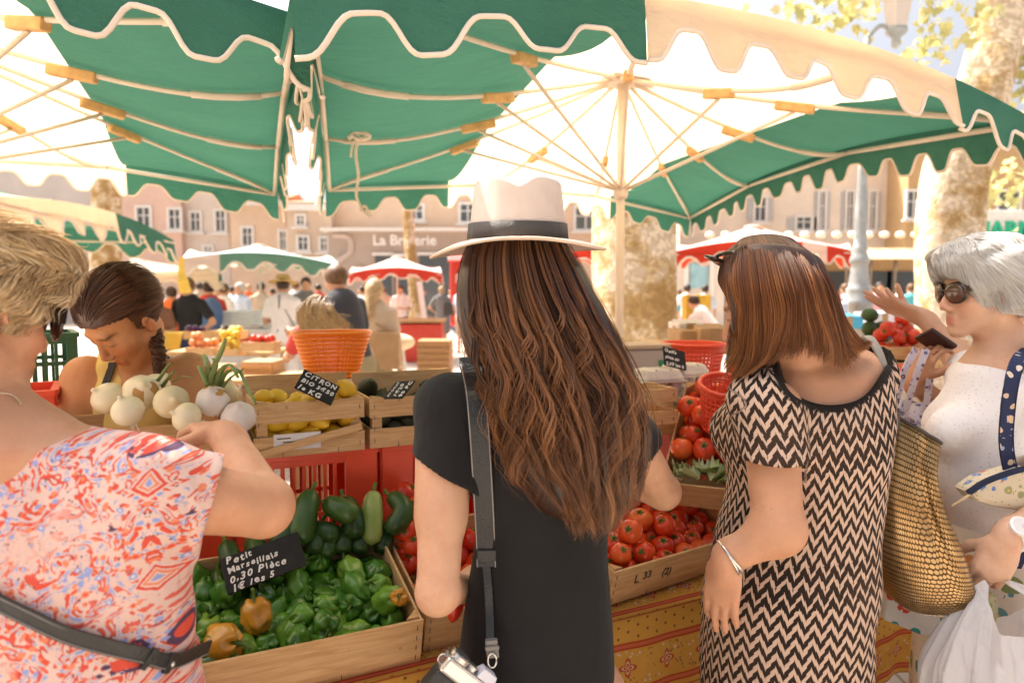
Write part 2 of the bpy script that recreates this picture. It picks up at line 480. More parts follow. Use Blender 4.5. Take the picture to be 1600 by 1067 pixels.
# ------------------------------------------------------------------ camera, sun, sky
cam = bpy.data.cameras.new('camera'); cam_o = bpy.data.objects.new('camera', cam); COL.objects.link(cam_o); SC.camera = cam_o
cam.sensor_width = 36; cam.lens = FPX / 1600 * 36; cam.clip_end = 2000; cam.clip_start = .05
cam_o.location = (0, 0, CAMZ); cam_o.rotation_euler = (math.radians(90) - PITCH, 0, 0)
cam.dof.use_dof = True; cam.dof.focus_distance = 1.45; cam.dof.aperture_fstop = 3.3
SUN_EL, SUN_DIR = math.radians(56), unit((-.80, .52, 0))          # where the sun stands
sun = bpy.data.lights.new('sun', 'SUN'); sun_o = bpy.data.objects.new('sun', sun); COL.objects.link(sun_o)
sun.energy = 4.4; sun.angle = math.radians(.5); sun.color = (1, .93, .82)
_sd = Vector((SUN_DIR[0] * math.cos(SUN_EL), SUN_DIR[1] * math.cos(SUN_EL), math.sin(SUN_EL)))
sun_o.rotation_euler = _sd.to_track_quat('Z', 'Y').to_euler(); sun_o.location = (-6, 4, 12)
w = bpy.data.worlds.new('World'); SC.world = w; w.use_nodes = True
bg = w.node_tree.nodes['Background']; sky = w.node_tree.nodes.new('ShaderNodeTexSky'); sky.sky_type = 'NISHITA'; sky.sun_disc = False
sky.sun_elevation = SUN_EL; sky.sun_rotation = math.atan2(SUN_DIR[0], SUN_DIR[1]); sky.dust_density = 10; sky.air_density = .6; sky.ozone_density = .3
hs = w.node_tree.nodes.new('ShaderNodeHueSaturation'); hs.inputs['Saturation'].default_value = .5; hs.inputs['Value'].default_value = 1.12   # hazy summer sky
w.node_tree.links.new(sky.outputs[0], hs.inputs['Color']); w.node_tree.links.new(hs.outputs[0], bg.inputs[0]); bg.inputs[1].default_value = .15
SC.view_settings.view_transform = 'Standard'; SC.view_settings.look = 'None'; SC.view_settings.exposure = 1.28; SC.view_settings.gamma = 1
SC.cycles.max_bounces = 8; SC.cycles.diffuse_bounces = 5; SC.cycles.transparent_max_bounces = 8; SC.cycles.use_denoising = True
SC.cycles.sample_clamp_indirect = 6; SC.cycles.caustics_reflective = False; SC.cycles.caustics_refractive = False
# ------------------------------------------------------------------ ground
def m_ground():
    M = Mat('paving', .85, .2); o = M.coord(); n = M.noise(o, .6, 5); f = M.noise(o, 14, 4)
    c = M.ramp(n, [(.3, (.40, .345, .29)), (.7, (.50, .44, .375))])
    c = M.mix(f.ss(.5, .75) * .5, c, (.31, .27, .23))
    br = M.node('ShaderNodeTexBrick'); M.lk(o, br.inputs[0]); br.inputs['Scale'].default_value = 1.6; br.inputs['Mortar Size'].default_value = .012
    br.inputs['Color1'].default_value = br.inputs['Color2'].default_value = (1, 1, 1, 1); br.inputs['Mortar'].default_value = (.55, .5, .45, 1)
    M.color(M.mix(1, c, N(M.nt, br.outputs[0]), 'MULTIPLY')); M.bump(f, .3, .01); return M.m
MB().quad((-300, -60, 0), (300, -60, 0), (300, 500, 0), (-300, 500, 0)).build('square_paving', m_ground(), kind='structure')
# ------------------------------------------------------------------ market parasols
def m_canvas(name, col, tcol, fac, stain=.0):
    M = Mat(name, .85, .15); o = M.coord(); n = M.noise(o, 3.5, 5, .6); f = M.noise(o, 260, 2)
    c = np.array(col)
    cc = M.ramp(n, [(.3, tuple(c * .86)), (.7, tuple(np.minimum(c * 1.1, .9)))])
    sp = M.noise(o, 17, 5, .7).ss(.66, .74) * stain
    cc = M.mix(sp, cc, tuple(np.minimum(c * 1.5 + .12, .8)))
    M.color(cc); big = M.noise(M.coord('Object', (2.2, 9, 9)), 1.5, 4, .6)
    M.bump(f * .12 + n * .9 + big * 1.1, .75, .035); M.translucent(fac, tcol); return M.m
GREEN = m_canvas('green_canvas', (.058, .188, .128), (.036, .125, .080), .22, .3)
CREAM = m_canvas('cream_canvas', (.70, .57, .445), (.88, .71, .50), .5, .12)
PALEG = m_canvas('faded_green_canvas', (.15, .29, .21), (.08, .2, .13), .25)
RED = m_canvas('red_canvas', (.55, .06, .035), (.6, .05, .02), .35)
PINKW = m_canvas('pale_canvas', (.78, .64, .56), (.8, .6, .5), .4)
SUNPINK = m_canvas('sunlit_pink_canvas', (.74, .50, .46), (.7, .4, .35), .2); SUNGREEN = m_canvas('sunlit_green_canvas', (.50, .60, .58), (.4, .5, .45), .2)  # roof cloths paled: the sun on top is painted into their colour
PIPE = plain('piping_tape', (.74, .62, .50), .8)
METAL = plain('ivory_painted_steel', (.70, .58, .46), .45, .4, var=.06)
STEEL = plain('bare_steel', (.55, .52, .48), .35, .5, var=.08, Metallic=.6)
WOODJ = plain('beech_block', (.62, .36, .14), .6, .3, var=.2, scale=30)
def scallop(u, amp):
    w = np.cos(2 * PI * u)
    return amp * smooth01((w + .86) / 1.75)
def parasol(label, group, FL, FR, BR, BL, hub, runner_z, mats, f=(.33, .82), b=(.27, .72), arch=.12, drop=.080, amp=.070, period=.22,
            pole_r=.019, base_z=0, detail=True, lean=.05, roof=None):
    FL, FR, BR, BL, hub = (np.array(q, float) for q in (FL, FR, BR, BL, hub))
    root = thing('market_parasol', label, 'parasol', (hub[0], hub[1], base_z), group)
    cen = (FL + FR + BR + BL) / 4; rise = hub[2] - cen[2]; off = (hub - cen) * [1, 1, 0]
    def P(s, t):
        p = lerp(lerp(FL, FR, s), lerp(BL, BR, s), t)
        m = max(abs(2 * s - 1), abs(2 * t - 1))
        q = p + off * (1 - m)
        e = arch * (1 - (2 * s - 1) ** 2) * (1 - (2 * t - 1) ** 2) if m < 1 else 0
        ed = arch * max((1 - (2 * s - 1) ** 2) * abs(2 * t - 1) ** 6, (1 - (2 * t - 1) ** 2) * abs(2 * s - 1) ** 6)
        q[2] = p[2] + rise * (1 - m) * (1 - .18 * m) + ed
        return q
    lim = [(0, 0), (f[0], b[0]), (f[1], b[1]), (1, 1)]
    nt = 26 if detail else 12
    edges = []   # (function u->point, outward, length, list of (u0,u1,mat))
    for k in range(3):
        (a0, c0), (a1, c1) = lim[k], lim[k + 1]
        if a1 - a0 < .01: continue
        ns = (14 if detail else 7); mb = MB(); V = []
        for j in range(nt + 1):
            t = j / nt
            for i in range(ns + 1):
                s = lerp(lerp(a0, c0, t), lerp(a1, c1, t), i / ns); V.append(P(s, t))
        Fc = [(j * (ns + 1) + i, j * (ns + 1) + i + 1, (j + 1) * (ns + 1) + i + 1, (j + 1) * (ns + 1) + i) for j in range(nt) for i in range(ns)]
        mb.add(V, Fc)
        pan = mb.build('canopy_panel', (roof or mats)[k], root, smooth=True)
        spans = [(lambda u, a0=a0, a1=a1: P(lerp(a0, a1, u), 0), FL - BL, 0.), (lambda u, c0=c0, c1=c1: P(lerp(c0, c1, u), 1), BL - FL, 1.)]
        if k == 0: spans.append((lambda u: P(0, u), FL - FR, 2.))
        if k == 2: spans.append((lambda u: P(1, u), FR - FL, 3.))
        for fn, outw, ph in spans:
            L = np.linalg.norm(fn(1) - fn(0)); n = int(L / (.012 if detail else .03)) + 6; nv = 7
            out = unit(outw * [1, 1, 0]); nper = max(1, round(L / period))
            V = []; edge = []
            for i in range(n + 1):
                u = i / n; top = fn(u)
                d = drop + scallop(u * nper + .5 * 0, amp) * (1 + .12 * math.sin(9.1 * u * L + ph * 3))
                for j in range(nv + 1):
                    v = j / nv
                    wv = (math.sin(u * L * 7.3 + ph) + .6 * math.sin(u * L * 17 + 2 * ph)) * .014 * v
                    V.append(top + out * (lean * v * d * 3 + wv) - np.array([0, 0, d * v]))
                edge.append(V[-1])
            Fc = [(i * (nv + 1) + j, i * (nv + 1) + j + 1, (i + 1) * (nv + 1) + j + 1, (i + 1) * (nv + 1) + j) for i in range(n) for j in range(nv)]
            MB().add(V, Fc).build('valance', mats[k], root, smooth=True)
            if detail: MB().tube(np.array(edge) + out * .002, .0056, 6).build('piping', PIPE, root, smooth=True)
            else: MB().tube(np.array(edge)[::2], .012, 4).build('piping', PIPE, root, smooth=True)
    # steelwork
    base = np.array([hub[0], hub[1], base_z]); run = np.array([hub[0], hub[1], runner_z])
    MB().tube([base, hub + [0, 0, -.02]], pole_r, 14).build('pole', METAL, root, smooth=True)
    MB().lathe([(.05, 0), (.11, .01), (.12, .035), (.06, .05)], hub - [0, 0, .05], 20).build('hub', METAL, root, smooth=True)
    MB().lathe([(.028, -.02), (.034, 0), (.03, .04), (.024, .06)], run, 16).build('runner', METAL, root, smooth=True)
    if not detail:
        q = [P(s, t) - [0, 0, .03] for s, t in ((0, 0), (1, 0), (1, 1), (0, 1))]
        for i in range(4):
            MB().tube([hub - [0, 0, .04], q[i]], .012, 6).build('rib', METAL, root)
            MB().tube([run, lerp(hub, q[i], .5)], .01, 6).build('strut', METAL, root)
            MB().tube([q[i], q[(i + 1) % 4]], .012, 6).build('eave_bar', METAL, root)
        return root
    ends = [(0, 0), (.33, 0), (.67, 0), (1, 0), (1, .33), (1, .67), (1, 1), (.67, 1), (.33, 1), (0, 1), (0, .67), (0, .33)]
    dn = np.array([0, 0, .022])
    E = [P(s * .985 + .0075, t * .985 + .0075) - dn for s, t in ends]
    for i, e in enumerate(E):
        h0 = hub - [0, 0, .035]; ang = unit((e - hub) * [1, 1, 0]); u_, v_ = ends[i]
        ln = np.array([P(*(.5 + (np.array([u_, v_]) - .5) * q)) for q in np.linspace(.06, .985, 18)]) - [0, 0, .021]; mid = ln[8]
        MB().tube(np.vstack([h0 + ang * .04, ln]), .0082, 8).build('rib', METAL, root, smooth=True)
        MB().tube(ln[13:17], .0115, 8).build('rib_sleeve', METAL, root, smooth=True)
        d = unit(e - h0); MB().box(mid - [0, 0, .012], (.032, .15, .034), frame(d)).build('joint_block', WOODJ, root, bevel=.006)
        MB().tube([run + ang * .025 + [0, 0, .02], mid - [0, 0, .03]], .0068, 8).build('strut', METAL, root, smooth=True)
    for i in range(12):
        MB().tube([E[i], E[(i + 1) % 12]], .0105, 8).build('eave_bar', METAL, root, smooth=True)
    return root
Z0 = 2.10
def W(x, y, z=Z0): return (x, y, z)
G1 = 'green and cream market parasols'
main_par = parasol('large green and cream scalloped parasol whose pole stands right of the straw hat', G1, W(-.38, 1.28), W(1.66, 2.31), W(1.31, 5.27), W(-.99, 3.82), (.48, 3.18, 2.50), 1.98, (GREEN, CREAM, GREEN))
left_par = parasol('green and cream scalloped parasol overhead at the left, beside the larger one', G1, W(-2.73, .46), W(-.41, 1.48), W(-1.30, 4.0), W(-3.6, 3.05), (-2.02, 2.22, 2.44), 1.88, (GREEN, CREAM, GREEN), f=(.2, .77), b=(.2, .70))
parasol('green and cream parasol behind the blonde woman with a yellow ribbon at its corner', G1, W(-3.15, 4.3, 2.12), W(-3.78, 8.0, 2.12), W(-6.5, 6.9, 2.12), W(-5.9, 3.2, 2.12), (-4.85, 5.6, 2.6), 2.0, (CREAM, CREAM, GREEN), f=(.0, .55), b=(.0, .5), detail=False, drop=.13, amp=.12, period=.4)
parasol('low green and cream parasol seen just above the vendor\'s hair', G1, at(112, 442, 8.2), at(345, 424, 9.6), at(330, 424, 12.5), at(150, 432, 11.5), at(215, 405, 10.4), 1.75, (GREEN, CREAM, GREEN), f=(.5, .98), b=(.3, .98), detail=False, drop=.13, amp=.11, period=.4, arch=.05)
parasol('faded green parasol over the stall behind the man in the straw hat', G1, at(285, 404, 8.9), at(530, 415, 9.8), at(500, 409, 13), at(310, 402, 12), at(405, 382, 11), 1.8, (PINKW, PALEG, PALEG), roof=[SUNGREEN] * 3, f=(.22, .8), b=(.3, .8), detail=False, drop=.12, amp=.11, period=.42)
G2 = 'red parasols across the square'
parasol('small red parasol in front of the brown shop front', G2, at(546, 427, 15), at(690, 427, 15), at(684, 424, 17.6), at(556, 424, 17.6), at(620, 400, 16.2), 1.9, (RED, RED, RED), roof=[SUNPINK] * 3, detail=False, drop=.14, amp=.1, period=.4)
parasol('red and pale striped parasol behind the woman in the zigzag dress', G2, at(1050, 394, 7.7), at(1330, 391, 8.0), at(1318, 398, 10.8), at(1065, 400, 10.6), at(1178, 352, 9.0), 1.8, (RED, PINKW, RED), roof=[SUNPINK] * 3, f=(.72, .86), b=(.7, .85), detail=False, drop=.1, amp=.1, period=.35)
parasol('red awning parasol half hidden behind the straw hat brim', G2, at(880, 398, 10.5), at(1045, 396, 10.5), at(1030, 402, 13), at(890, 402, 13), at(960, 372, 11.8), 1.7, (RED, RED, RED), detail=False, drop=.13, amp=.1, period=.4)
# loose tie cord hanging from the left side of the main parasol, ribbon of the back parasol
mb = MB(); p = at(560, 212, 2.95)
mb.tube(catmull([p, at(556, 240, 2.95), at(560, 275, 2.95), at(557, 305, 2.95), at(566, 328, 2.95), at(578, 338, 2.95), at(570, 322, 2.95), at(562, 330, 2.95)], 40), .0065, 6)
mb.tube(catmull([at(545, 216, 2.95), at(556, 208, 2.93), at(570, 209, 2.93), at(577, 214, 2.95), at(563, 218, 2.92), at(553, 213, 2.93)], 24), .010, 6)
mb.tube(catmull([p, at(551, 226, 2.95), at(548, 246, 2.96)], 12), .005, 6)
mb.build('tie_cord', PIPE, loc=p, smooth=True, label='knotted ivory tie cord hanging from a rib on the left of the large parasol', category='cord')
mb = MB(); p = at(284, 402, 7.6)
mb.ribbon([p, at(283, 420, 7.6), at(286, 440, 7.58), at(290, 458, 7.6)], (1, .1, 0), [.05, .06, .11, .12], .006)
mb.build('hanging_ribbon', plain('yellow_ribbon', (.75, .52, .1), .6), loc=p, label='yellow ribbon hanging from the corner of the back left parasol', category='ribbon')
# ------------------------------------------------------------------ buildings
def m_wall(name, col, stain=.15):
    M = Mat(name, .9, .1); o = M.coord(); n = M.noise(o, .5, 6, .65); f = M.noise(o, 6, 4)
    c = np.array(col); M.color(M.mix(f.ss(.4, .8) * stain, M.ramp(n, [(.25, tuple(c * .82)), (.75, tuple(np.minimum(c * 1.12, .9)))]), tuple(c * .7))); M.bump(f, .2, .03); return M.m
W_PINK = m_wall('pink_render', (.66, .46, .38)); W_PALE = m_wall('pale_render', (.66, .56, .49)); W_PEACH = m_wall('peach_render', (.68, .50, .37))
W_TAN = m_wall('tan_render', (.62, .48, .37)); W_GREY = m_wall('grey_render', (.55, .50, .47)); W_SHOP = m_wall('taupe_cladding', (.41, .335, .285)); W_CREAM = m_wall('cream_render', (.72, .62, .52)); W_OCHRE = m_wall('ochre_render', (.50, .33, .17))
TRIM = plain('white_stone_trim', (.72, .68, .64), .8); TILE = plain('clay_roof_tile', (.48, .24, .14), .85, var=.3, scale=4)
GLASS = Mat('window_glass', .08, .6).color((.10, .115, .125)).m; SHUT = plain('grey_shutter', (.42, .42, .42), .7)
def building(label, px0, px1, Y, ztop, mat, wins=(), name='town_house', depth=9, cornice=True, shutter=False, rh=1.6):
    A, B = at(px0, 456, Y), at(px1, 456, Y); x0, x1 = A[0], B[0]
    root = thing(name, label, 'building', ((x0 + x1) / 2, Y, 0), 'houses round the square' if name == 'town_house' else None)
    mb = MB(); mb.box(((x0 + x1) / 2, Y + depth / 2, ztop / 2), (x1 - x0 - .03, depth, ztop)); mb.build('wall', mat, root)
    r = MB(); r.add([(x0 - .2, Y - .35, ztop), (x1 + .2, Y - .35, ztop), (x1 + .2, Y + depth, ztop), (x0 - .2, Y + depth, ztop), (x0 - .2, Y + depth / 2, ztop + rh), (x1 + .2, Y + depth / 2, ztop + rh)], [(0, 1, 5, 4), (2, 3, 4, 5), (0, 4, 3), (1, 2, 5), (3, 2, 1, 0)])
    rf = r.build('roof', TILE, root)
    if cornice: MB().box(((x0 + x1) / 2, Y - .15, ztop - .2), (x1 - x0 - .04, .35, .3)).build('cornice', TRIM, root)
    for (a, c, b, d) in wins:
        p, q = at(a, c, Y - .02), at(b, d, Y - .02); cx, cz = (p[0] + q[0]) / 2, (p[2] + q[2]) / 2; ww, hh = q[0] - p[0], p[2] - q[2]
        fr = MB()
        for sx in (-1, 1): fr.box((cx + sx * (ww / 2 + .06), Y - .05, cz), (.12, .12, hh + .24))
        for sz in (-1, 1): fr.box((cx, Y - .053, cz + sz * (hh / 2 + .06)), (ww, .11, .12))
        fr.box((cx, Y - .04, cz), (.06, .05, hh)); fr.box((cx, Y - .035, cz + hh * .12), (ww, .04, .05))
        wo = fr.build('window', TRIM, root)
        MB().box((cx, Y - .005, cz), (ww, .03, hh)).build('pane', GLASS, wo)
        MB().box((cx, Y - .12, cz - hh / 2 - .16), (ww + .5, .26, .09)).build('sill', TRIM, wo)
        if shutter:
            for sx in (-1, 1): MB().box((cx + sx * (ww * .75 + .14), Y - .045, cz), (ww * .5, .06, hh)).build('shutter', SHUT, wo)
    return root
building('pale grey house behind the mottled trunk at the far left', -420, 188, 36, 13, W_GREY, [(20, 318, 40, 350), (60, 314, 80, 346), (-60, 310, -40, 345)])
building('pink house with two white framed windows above the left parasols', 188, 287, 34.6, 12.5, W_PINK, [(215, 325, 235, 356), (265, 328, 282, 357)])
building('pale pink house between the pink one and the peach one', 287, 362, 35, 10, W_PALE, [(299, 333, 313, 360), (338, 330, 352, 361), (320, 386, 331, 392)], depth=3, rh=.5)
building('peach house left of the tan corner house', 362, 450, 34.5, 6.0, W_PEACH, [(380, 357, 394, 383), (438, 362, 447, 390)], depth=3, rh=.4)
building('tan corner house with small windows beside the brown shop front', 450, 520, 33, 5.6, W_TAN, [(465, 338, 475, 351), (467, 371, 481, 390), (502, 373, 511, 391)], depth=3, rh=.3)
building('orange rendered house over the brown shop front', 522, 1010, 33.8, 7.0, W_PEACH, [(640, 322, 660, 342), (720, 320, 742, 346), (800, 322, 822, 350), (900, 325, 930, 358)])
building('cream building with tall openings right of the thick trunk', 1060, 1412, 38, 9.5, W_CREAM, [(1281, 300, 1287, 358), (1324, 300, 1331, 358), (1360, 300, 1366, 358), (1398, 300, 1404, 358), (1245, 340, 1266, 358), (1180, 310, 1195, 345)], shutter=True)
building('ochre house at the right edge of the square', 1412, 2100, 36, 10, W_OCHRE, [(1418, 300, 1436, 340), (1560, 300, 1590, 340), (1660, 300, 1690, 340)])
# brown coffee shop front with lettering
def shop():
    Y = 30; a, b = at(512, 362, Y), at(742, 362, Y); ztop = a[2]
    root = thing('shop_front', 'taupe shop front with white lettering across its fascia', 'shop', ((a[0] + b[0]) / 2, Y, 0))
    x0, x1 = a[0], b[0]
    MB().box(((x0 + x1) / 2, Y + 1.2, ztop / 2), (x1 - x0, 2.4, ztop)).build('wall', W_SHOP, root)
    MB().box(((x0 + x1) / 2, Y + 1.0, ztop + .06), (x1 - x0 + .4, 3, .12)).build('parapet', TRIM, root)
    mb = MB(); c = at(632, 376, Y - .03); add_text(mb, 'La Brûlerie', .60, c, (1, 0, 0), (0, 0, 1), .03, bold=.012); mb.build('lettering', Mat('white_letter', .5).color((.82, .8, .78)).m, root)
    mb = MB(); c = at(525, 405, Y - .02); mb.tube(catmull([c + V3(-.1, 0, 1), c + V3(.55, 0, .9), c + V3(.6, 0, .3), c + V3(.1, 0, -.1), c + V3(.1, 0, -.7), c + V3(.7, 0, -.8), c + V3(1.1, 0, -.3)], 40), .12, 8, up=(0, 1, 0))
    mb.build('painted_swirl', plain('pale_swirl', (.5, .41, .36), .8), root, smooth=True)
    for (p, q, m) in (((586, 400), (612, 470), GLASS), ((616, 402), (650, 470), GLASS), ((655, 400), (705, 470), GLASS)):
        u, v = at(*p, Y - .03), at(*q, Y - .03)
        MB().box(((u[0] + v[0]) / 2, Y - .02, (u[2] + v[2] - .6) / 2), (v[0] - u[0], .08, u[2] - v[2] + .6)).build('shop_window', m, root)
        MB().box(((u[0] + v[0]) / 2, Y - .05, u[2] + .08), (v[0] - u[0] + .2, .14, .12)).build('lintel', TRIM, root)
shop()
# ochre arcade with awnings at the right, pharmacy hoarding
def shop_right():
    Y = 30; root = thing('cafe_awning', 'long tan awning under the cream building on the right', 'awning', (at(1300, 456, Y)[0], Y, 0))
    a, b = at(1095, 388, Y), at(1440, 388, Y); c, d = at(1095, 404, Y - 2.5), at(1440, 404, Y - 2.5)
    tan = plain('tan_awning', (.52, .38, .22), .9, var=.2)
    MB().loft([[a, b, b - [0, 0, .06], a - [0, 0, .06]], [c, d, d - [0, 0, .06], c - [0, 0, .06]]]).build('awning_cloth', tan, root)
    x0, x1 = a[0], b[0]
    MB().box(((x0 + x1) / 2, Y + 1, a[2] / 2), (x1 - x0, 1.9, a[2])).build('wall', W_OCHRE, root)
    n = 9
    for i in range(n + 1):
        x = lerp(c[0], d[0], i / n); MB().tube([(x, Y - 2.4, 0), (x, Y - 2.4, c[2])], .06, 8).build('post', plain('dark_post', (.2, .14, .09), .6), root, smooth=True)
    for i in range(14):
        x = lerp(x0, x1, (i + .5) / 14); MB().lathe([(.02, .14), (.16, .1), (.2, 0), (.16, -.1), (.02, -.14)], (x, Y - .15, a[2] + .55), 10).build('globe_lamp', TRIM, root, smooth=True)
    for i in range(7):
        x = lerp(x0, x1, (i + .5) / 7); MB().box((x, Y + .02, 1.25), (1.5, .1, 2.3)).build('doorway', GLASS, root)
shop_right()
def pharmacy():
    Y = 15; a = at(1485, 338, Y); root = thing('pharmacy_hoarding', 'white pharmacy hoarding with green lettering behind the right trunk', 'sign', (at(1640, 456, Y)[0], Y, 0))
    x0, x1 = at(1455, 0, Y)[0], at(1900, 0, Y)[0]; z0, z1 = at(1500, 400, Y)[2], at(1500, 328, Y)[2]
    MB().box(((x0 + x1) / 2, Y + .1, (z0 + z1) / 2), (x1 - x0, .16, z1 - z0)).build('board', TRIM, root, bevel=.02)
    for x in (x0 + .2, x1 - .2): MB().tube([(x, Y + .1, 0), (x, Y + .1, z0)], .06, 8).build('post', STEEL, root, smooth=True)
    G = Mat('green_letter', .5).color((.02, .38, .22)).m
    mb = MB(); add_text(mb, 'PHARMACIE', .46, at(1504, 360, Y), (1, 0, 0), (0, 0, 1), .03, bold=.012, align='LEFT'); mb.build('lettering', G, root)
    mb = MB(); add_text(mb, 'DES PRÊCHEURS', .24, at(1524, 380, Y), (1, 0, 0), (0, 0, 1), .02, align='LEFT'); mb.build('small_lettering', G, root)
pharmacy()
# ------------------------------------------------------------------ plane trees
def m_bark(name='plane_bark', sh=0):
    M = Mat(name, .9, .1); o = M.coord(); v = M.vadd(o, M.noise(o, 3.5, 4, .6, col=True), .3)
    n = M.noise(v, 2.6, 5, .62) + sh; f = M.noise(o, 22, 5, .7)
    c = M.ramp(n, [(.38, (.36, .22, .09)), (.47, (.43, .28, .12)), (.52, (.58, .42, .24)), (.6, (.76, .63, .48))], 'EASE')
    c = M.mix(M.voro(v, 17).ss(.35, .6) * .4, c, (.24, .145, .06)); c = M.mix(f.ss(.55, .7) * .5, c, (.27, .17, .07)); M.color(c); M.bump(f + n * 2, .7, .02); return M.m
BARK = m_bark(); BARK2 = m_bark('pale_plane_bark', .09)
def m_leaf(name, a, b):
    M = Mat(name, .5, .3); r = M.attr('rnd'); c = M.ramp(r, [(0, a), (1, b)]); M.color(c); M.translucent(.45, M.ramp(r, [(0, tuple(np.array(a) * 2.2)), (1, tuple(np.minimum(np.array(b) * 2.2, .9)))])); return M.m
LEAF = m_leaf('plane_leaf', (.26, .26, .11), (.48, .41, .19))
def leaf_mass(centres, n, size=.09):
    """n separate lobed leaves scattered round clump centres (x,y,z,r)"""
    C = np.array(centres, float); w = C[:, 3] ** 2; k = RNG.choice(len(C), n, p=w / w.sum())
    P = C[k, :3] + RNG.normal(size=(n, 3)) * (C[k, 3:] * .5)
    A = RNG.normal(size=(n, 3)); A[:, 2] *= .6; A /= np.linalg.norm(A, axis=1)[:, None]
    B = np.cross(A, RNG.normal(size=(n, 3))); B /= np.linalg.norm(B, axis=1)[:, None]; Nn = np.cross(A, B)
    s = size * RNG.uniform(.6, 1.35, n)
    shp = np.array([(-.55, 0), (-.25, .3), (-.35, .75), (.1, .55), (.35, .8), (.5, .3), (1.05, 0), (.5, -.3), (.35, -.8), (.1, -.55), (-.35, -.75), (-.25, -.3)])
    V = P[:, None] + s[:, None, None] * (shp[None, :, :1] * A[:, None] + shp[None, :, 1:] * B[:, None] + (np.abs(shp[None, :, 1:]) * .25) * Nn[:, None])
    me = pydata(V.reshape(-1, 3), np.arange(n * 12).reshape(n, 12)); vattr(me, 'rnd', np.repeat(RNG.random(n), 12)); return me
def tree(label, path, r, clumps, n, limbs=(), size=.09, name='plane_tree', bark=None):
    P = catmull([np.array(p, float) for p in path], 30); root = thing(name, label, 'tree', P[0], 'plane trees of the square')
    rr = np.interp(np.linspace(0, 1, 30), np.linspace(0, 1, len(r)), r)
    mb = MB(); nn = 26; V = []
    for i in range(30):
        for k in range(nn):
            a = 2 * PI * k / nn; q = rr[i] * (1 + .05 * math.sin(3 * a + i * .3) + .035 * math.sin(5 * a - i * .5) + .02 * math.sin(9 * a + i))
            V.append(P[i] + np.array([math.cos(a) * q, math.sin(a) * q, 0]))
    mb.add(V, [(i * nn + k, i * nn + (k + 1) % nn, (i + 1) * nn + (k + 1) % nn, (i + 1) * nn + k) for i in range(29) for k in range(nn)])
    for l in limbs:
        L = catmull([np.array(q[:3], float) for q in l], 14); mb.tube(L, np.linspace(l[0][3], l[-1][3], 14), 9)
    mb.build('trunk', bark or BARK, root, smooth=True)
    if n: link_mesh('crown', leaf_mass(clumps, n, size), LEAF, root, smooth=False)
    return root
def blob(c, R, m, r0, r1): return [(*(np.array(c) + unit(RNG.normal(size=3)) * RNG.uniform(.3, 1) * np.array(R)), RNG.uniform(r0, r1)) for _ in range(m)]
T = (1.18, 6.75)
tree('thick plane tree with mottled bark behind the parasol pole', [(T[0], T[1], -.05), (T[0], T[1], .5), (T[0] - .02, T[1], 2.2), (T[0] + .05, T[1] + .2, 4.5), (T[0] + .1, T[1] + .3, 6.2)], [.50, .40, .385, .36, .3],
     blob((1.8, 7.6, 8.2), (3.2, 2.6, 1.6), 26, .5, .9) + [(*at(1300, 15, 7.6), .45), (*at(1345, 25, 7.8), .35), (*at(1255, 0, 7.2), .4)], 3600,
     [[(T[0], T[1], 4.2, .2), (2.2, 7, 5.4, .13), (3.2, 7.4, 6.3, .07)], [(T[0], T[1] + .2, 5, .2), (.3, 7.5, 7, .12), (-.5, 8, 8.2, .06)], [(T[0], T[1] + .3, 5.9, .22), (1.6, 8, 8, .12), (1.9, 8.4, 9.2, .05)]], .08)
b0 = at(1487, 470, 8); b1 = at(1487, 300, 8); b2 = at(1535, 140, 8); b3 = at(1572, 0, 8.2)
tree('pale plane tree with sunlit blotches beside the pharmacy lettering', [(b0[0] - .05, 8, -.05), (b0[0], 8, 1.0), b1, b2, b3, b3 + V3(.5, .4, 2)], [.44, .36, .34, .28, .25, .18],
     [(*at(1465, 25, 7.6), .35), (*at(1478, 70, 7.6), .25), (*at(1425, 90, 8), .2), (*at(1605, 110, 8), .32), (*at(1600, 150, 8), .25), (*at(1545, 300, 9), .2), (*at(1590, 290, 9), .35), (*at(1525, 20, 7.3), .2)] + blob((7.5, 9, 7.5), (2.5, 2.5, 1.5), 14, .5, .9), 2900,
     [[(*b2, .14), (*(at(1620, 60, 8.4)), .08), (*(at(1700, -60, 8.6)), .04)], [(*b3, .14), (*(at(1480, -80, 7.8)), .07), (*(at(1440, -20, 7.4)), .03)]], .075, bark=BARK2)
b = at(648, 500, 21)
tree('slender plane trunk in front of the taupe shop lettering', [(b[0], 21, -.05), (b[0], 21, 1.5), (b[0] - .15, 21, 3.5), (b[0] - .2, 21, 6)], [.2, .17, .16, .13], blob((b[0], 21, 8), (2.2, 2.2, 1.2), 10, .5, .8), 700, size=.14)
b = at(163, 400, 25)
tree('mottled trunk in front of the pale grey house', [(b[0], 25, -.05), (b[0], 25, 1.5), (b[0] + .1, 25, 4), (b[0] + .3, 25, 7)], [.55, .5, .48, .4], blob((b[0], 25, 9), (3, 3, 1.2), 12, .6, .9), 800, size=.15)
b = at(215, 460, 24)
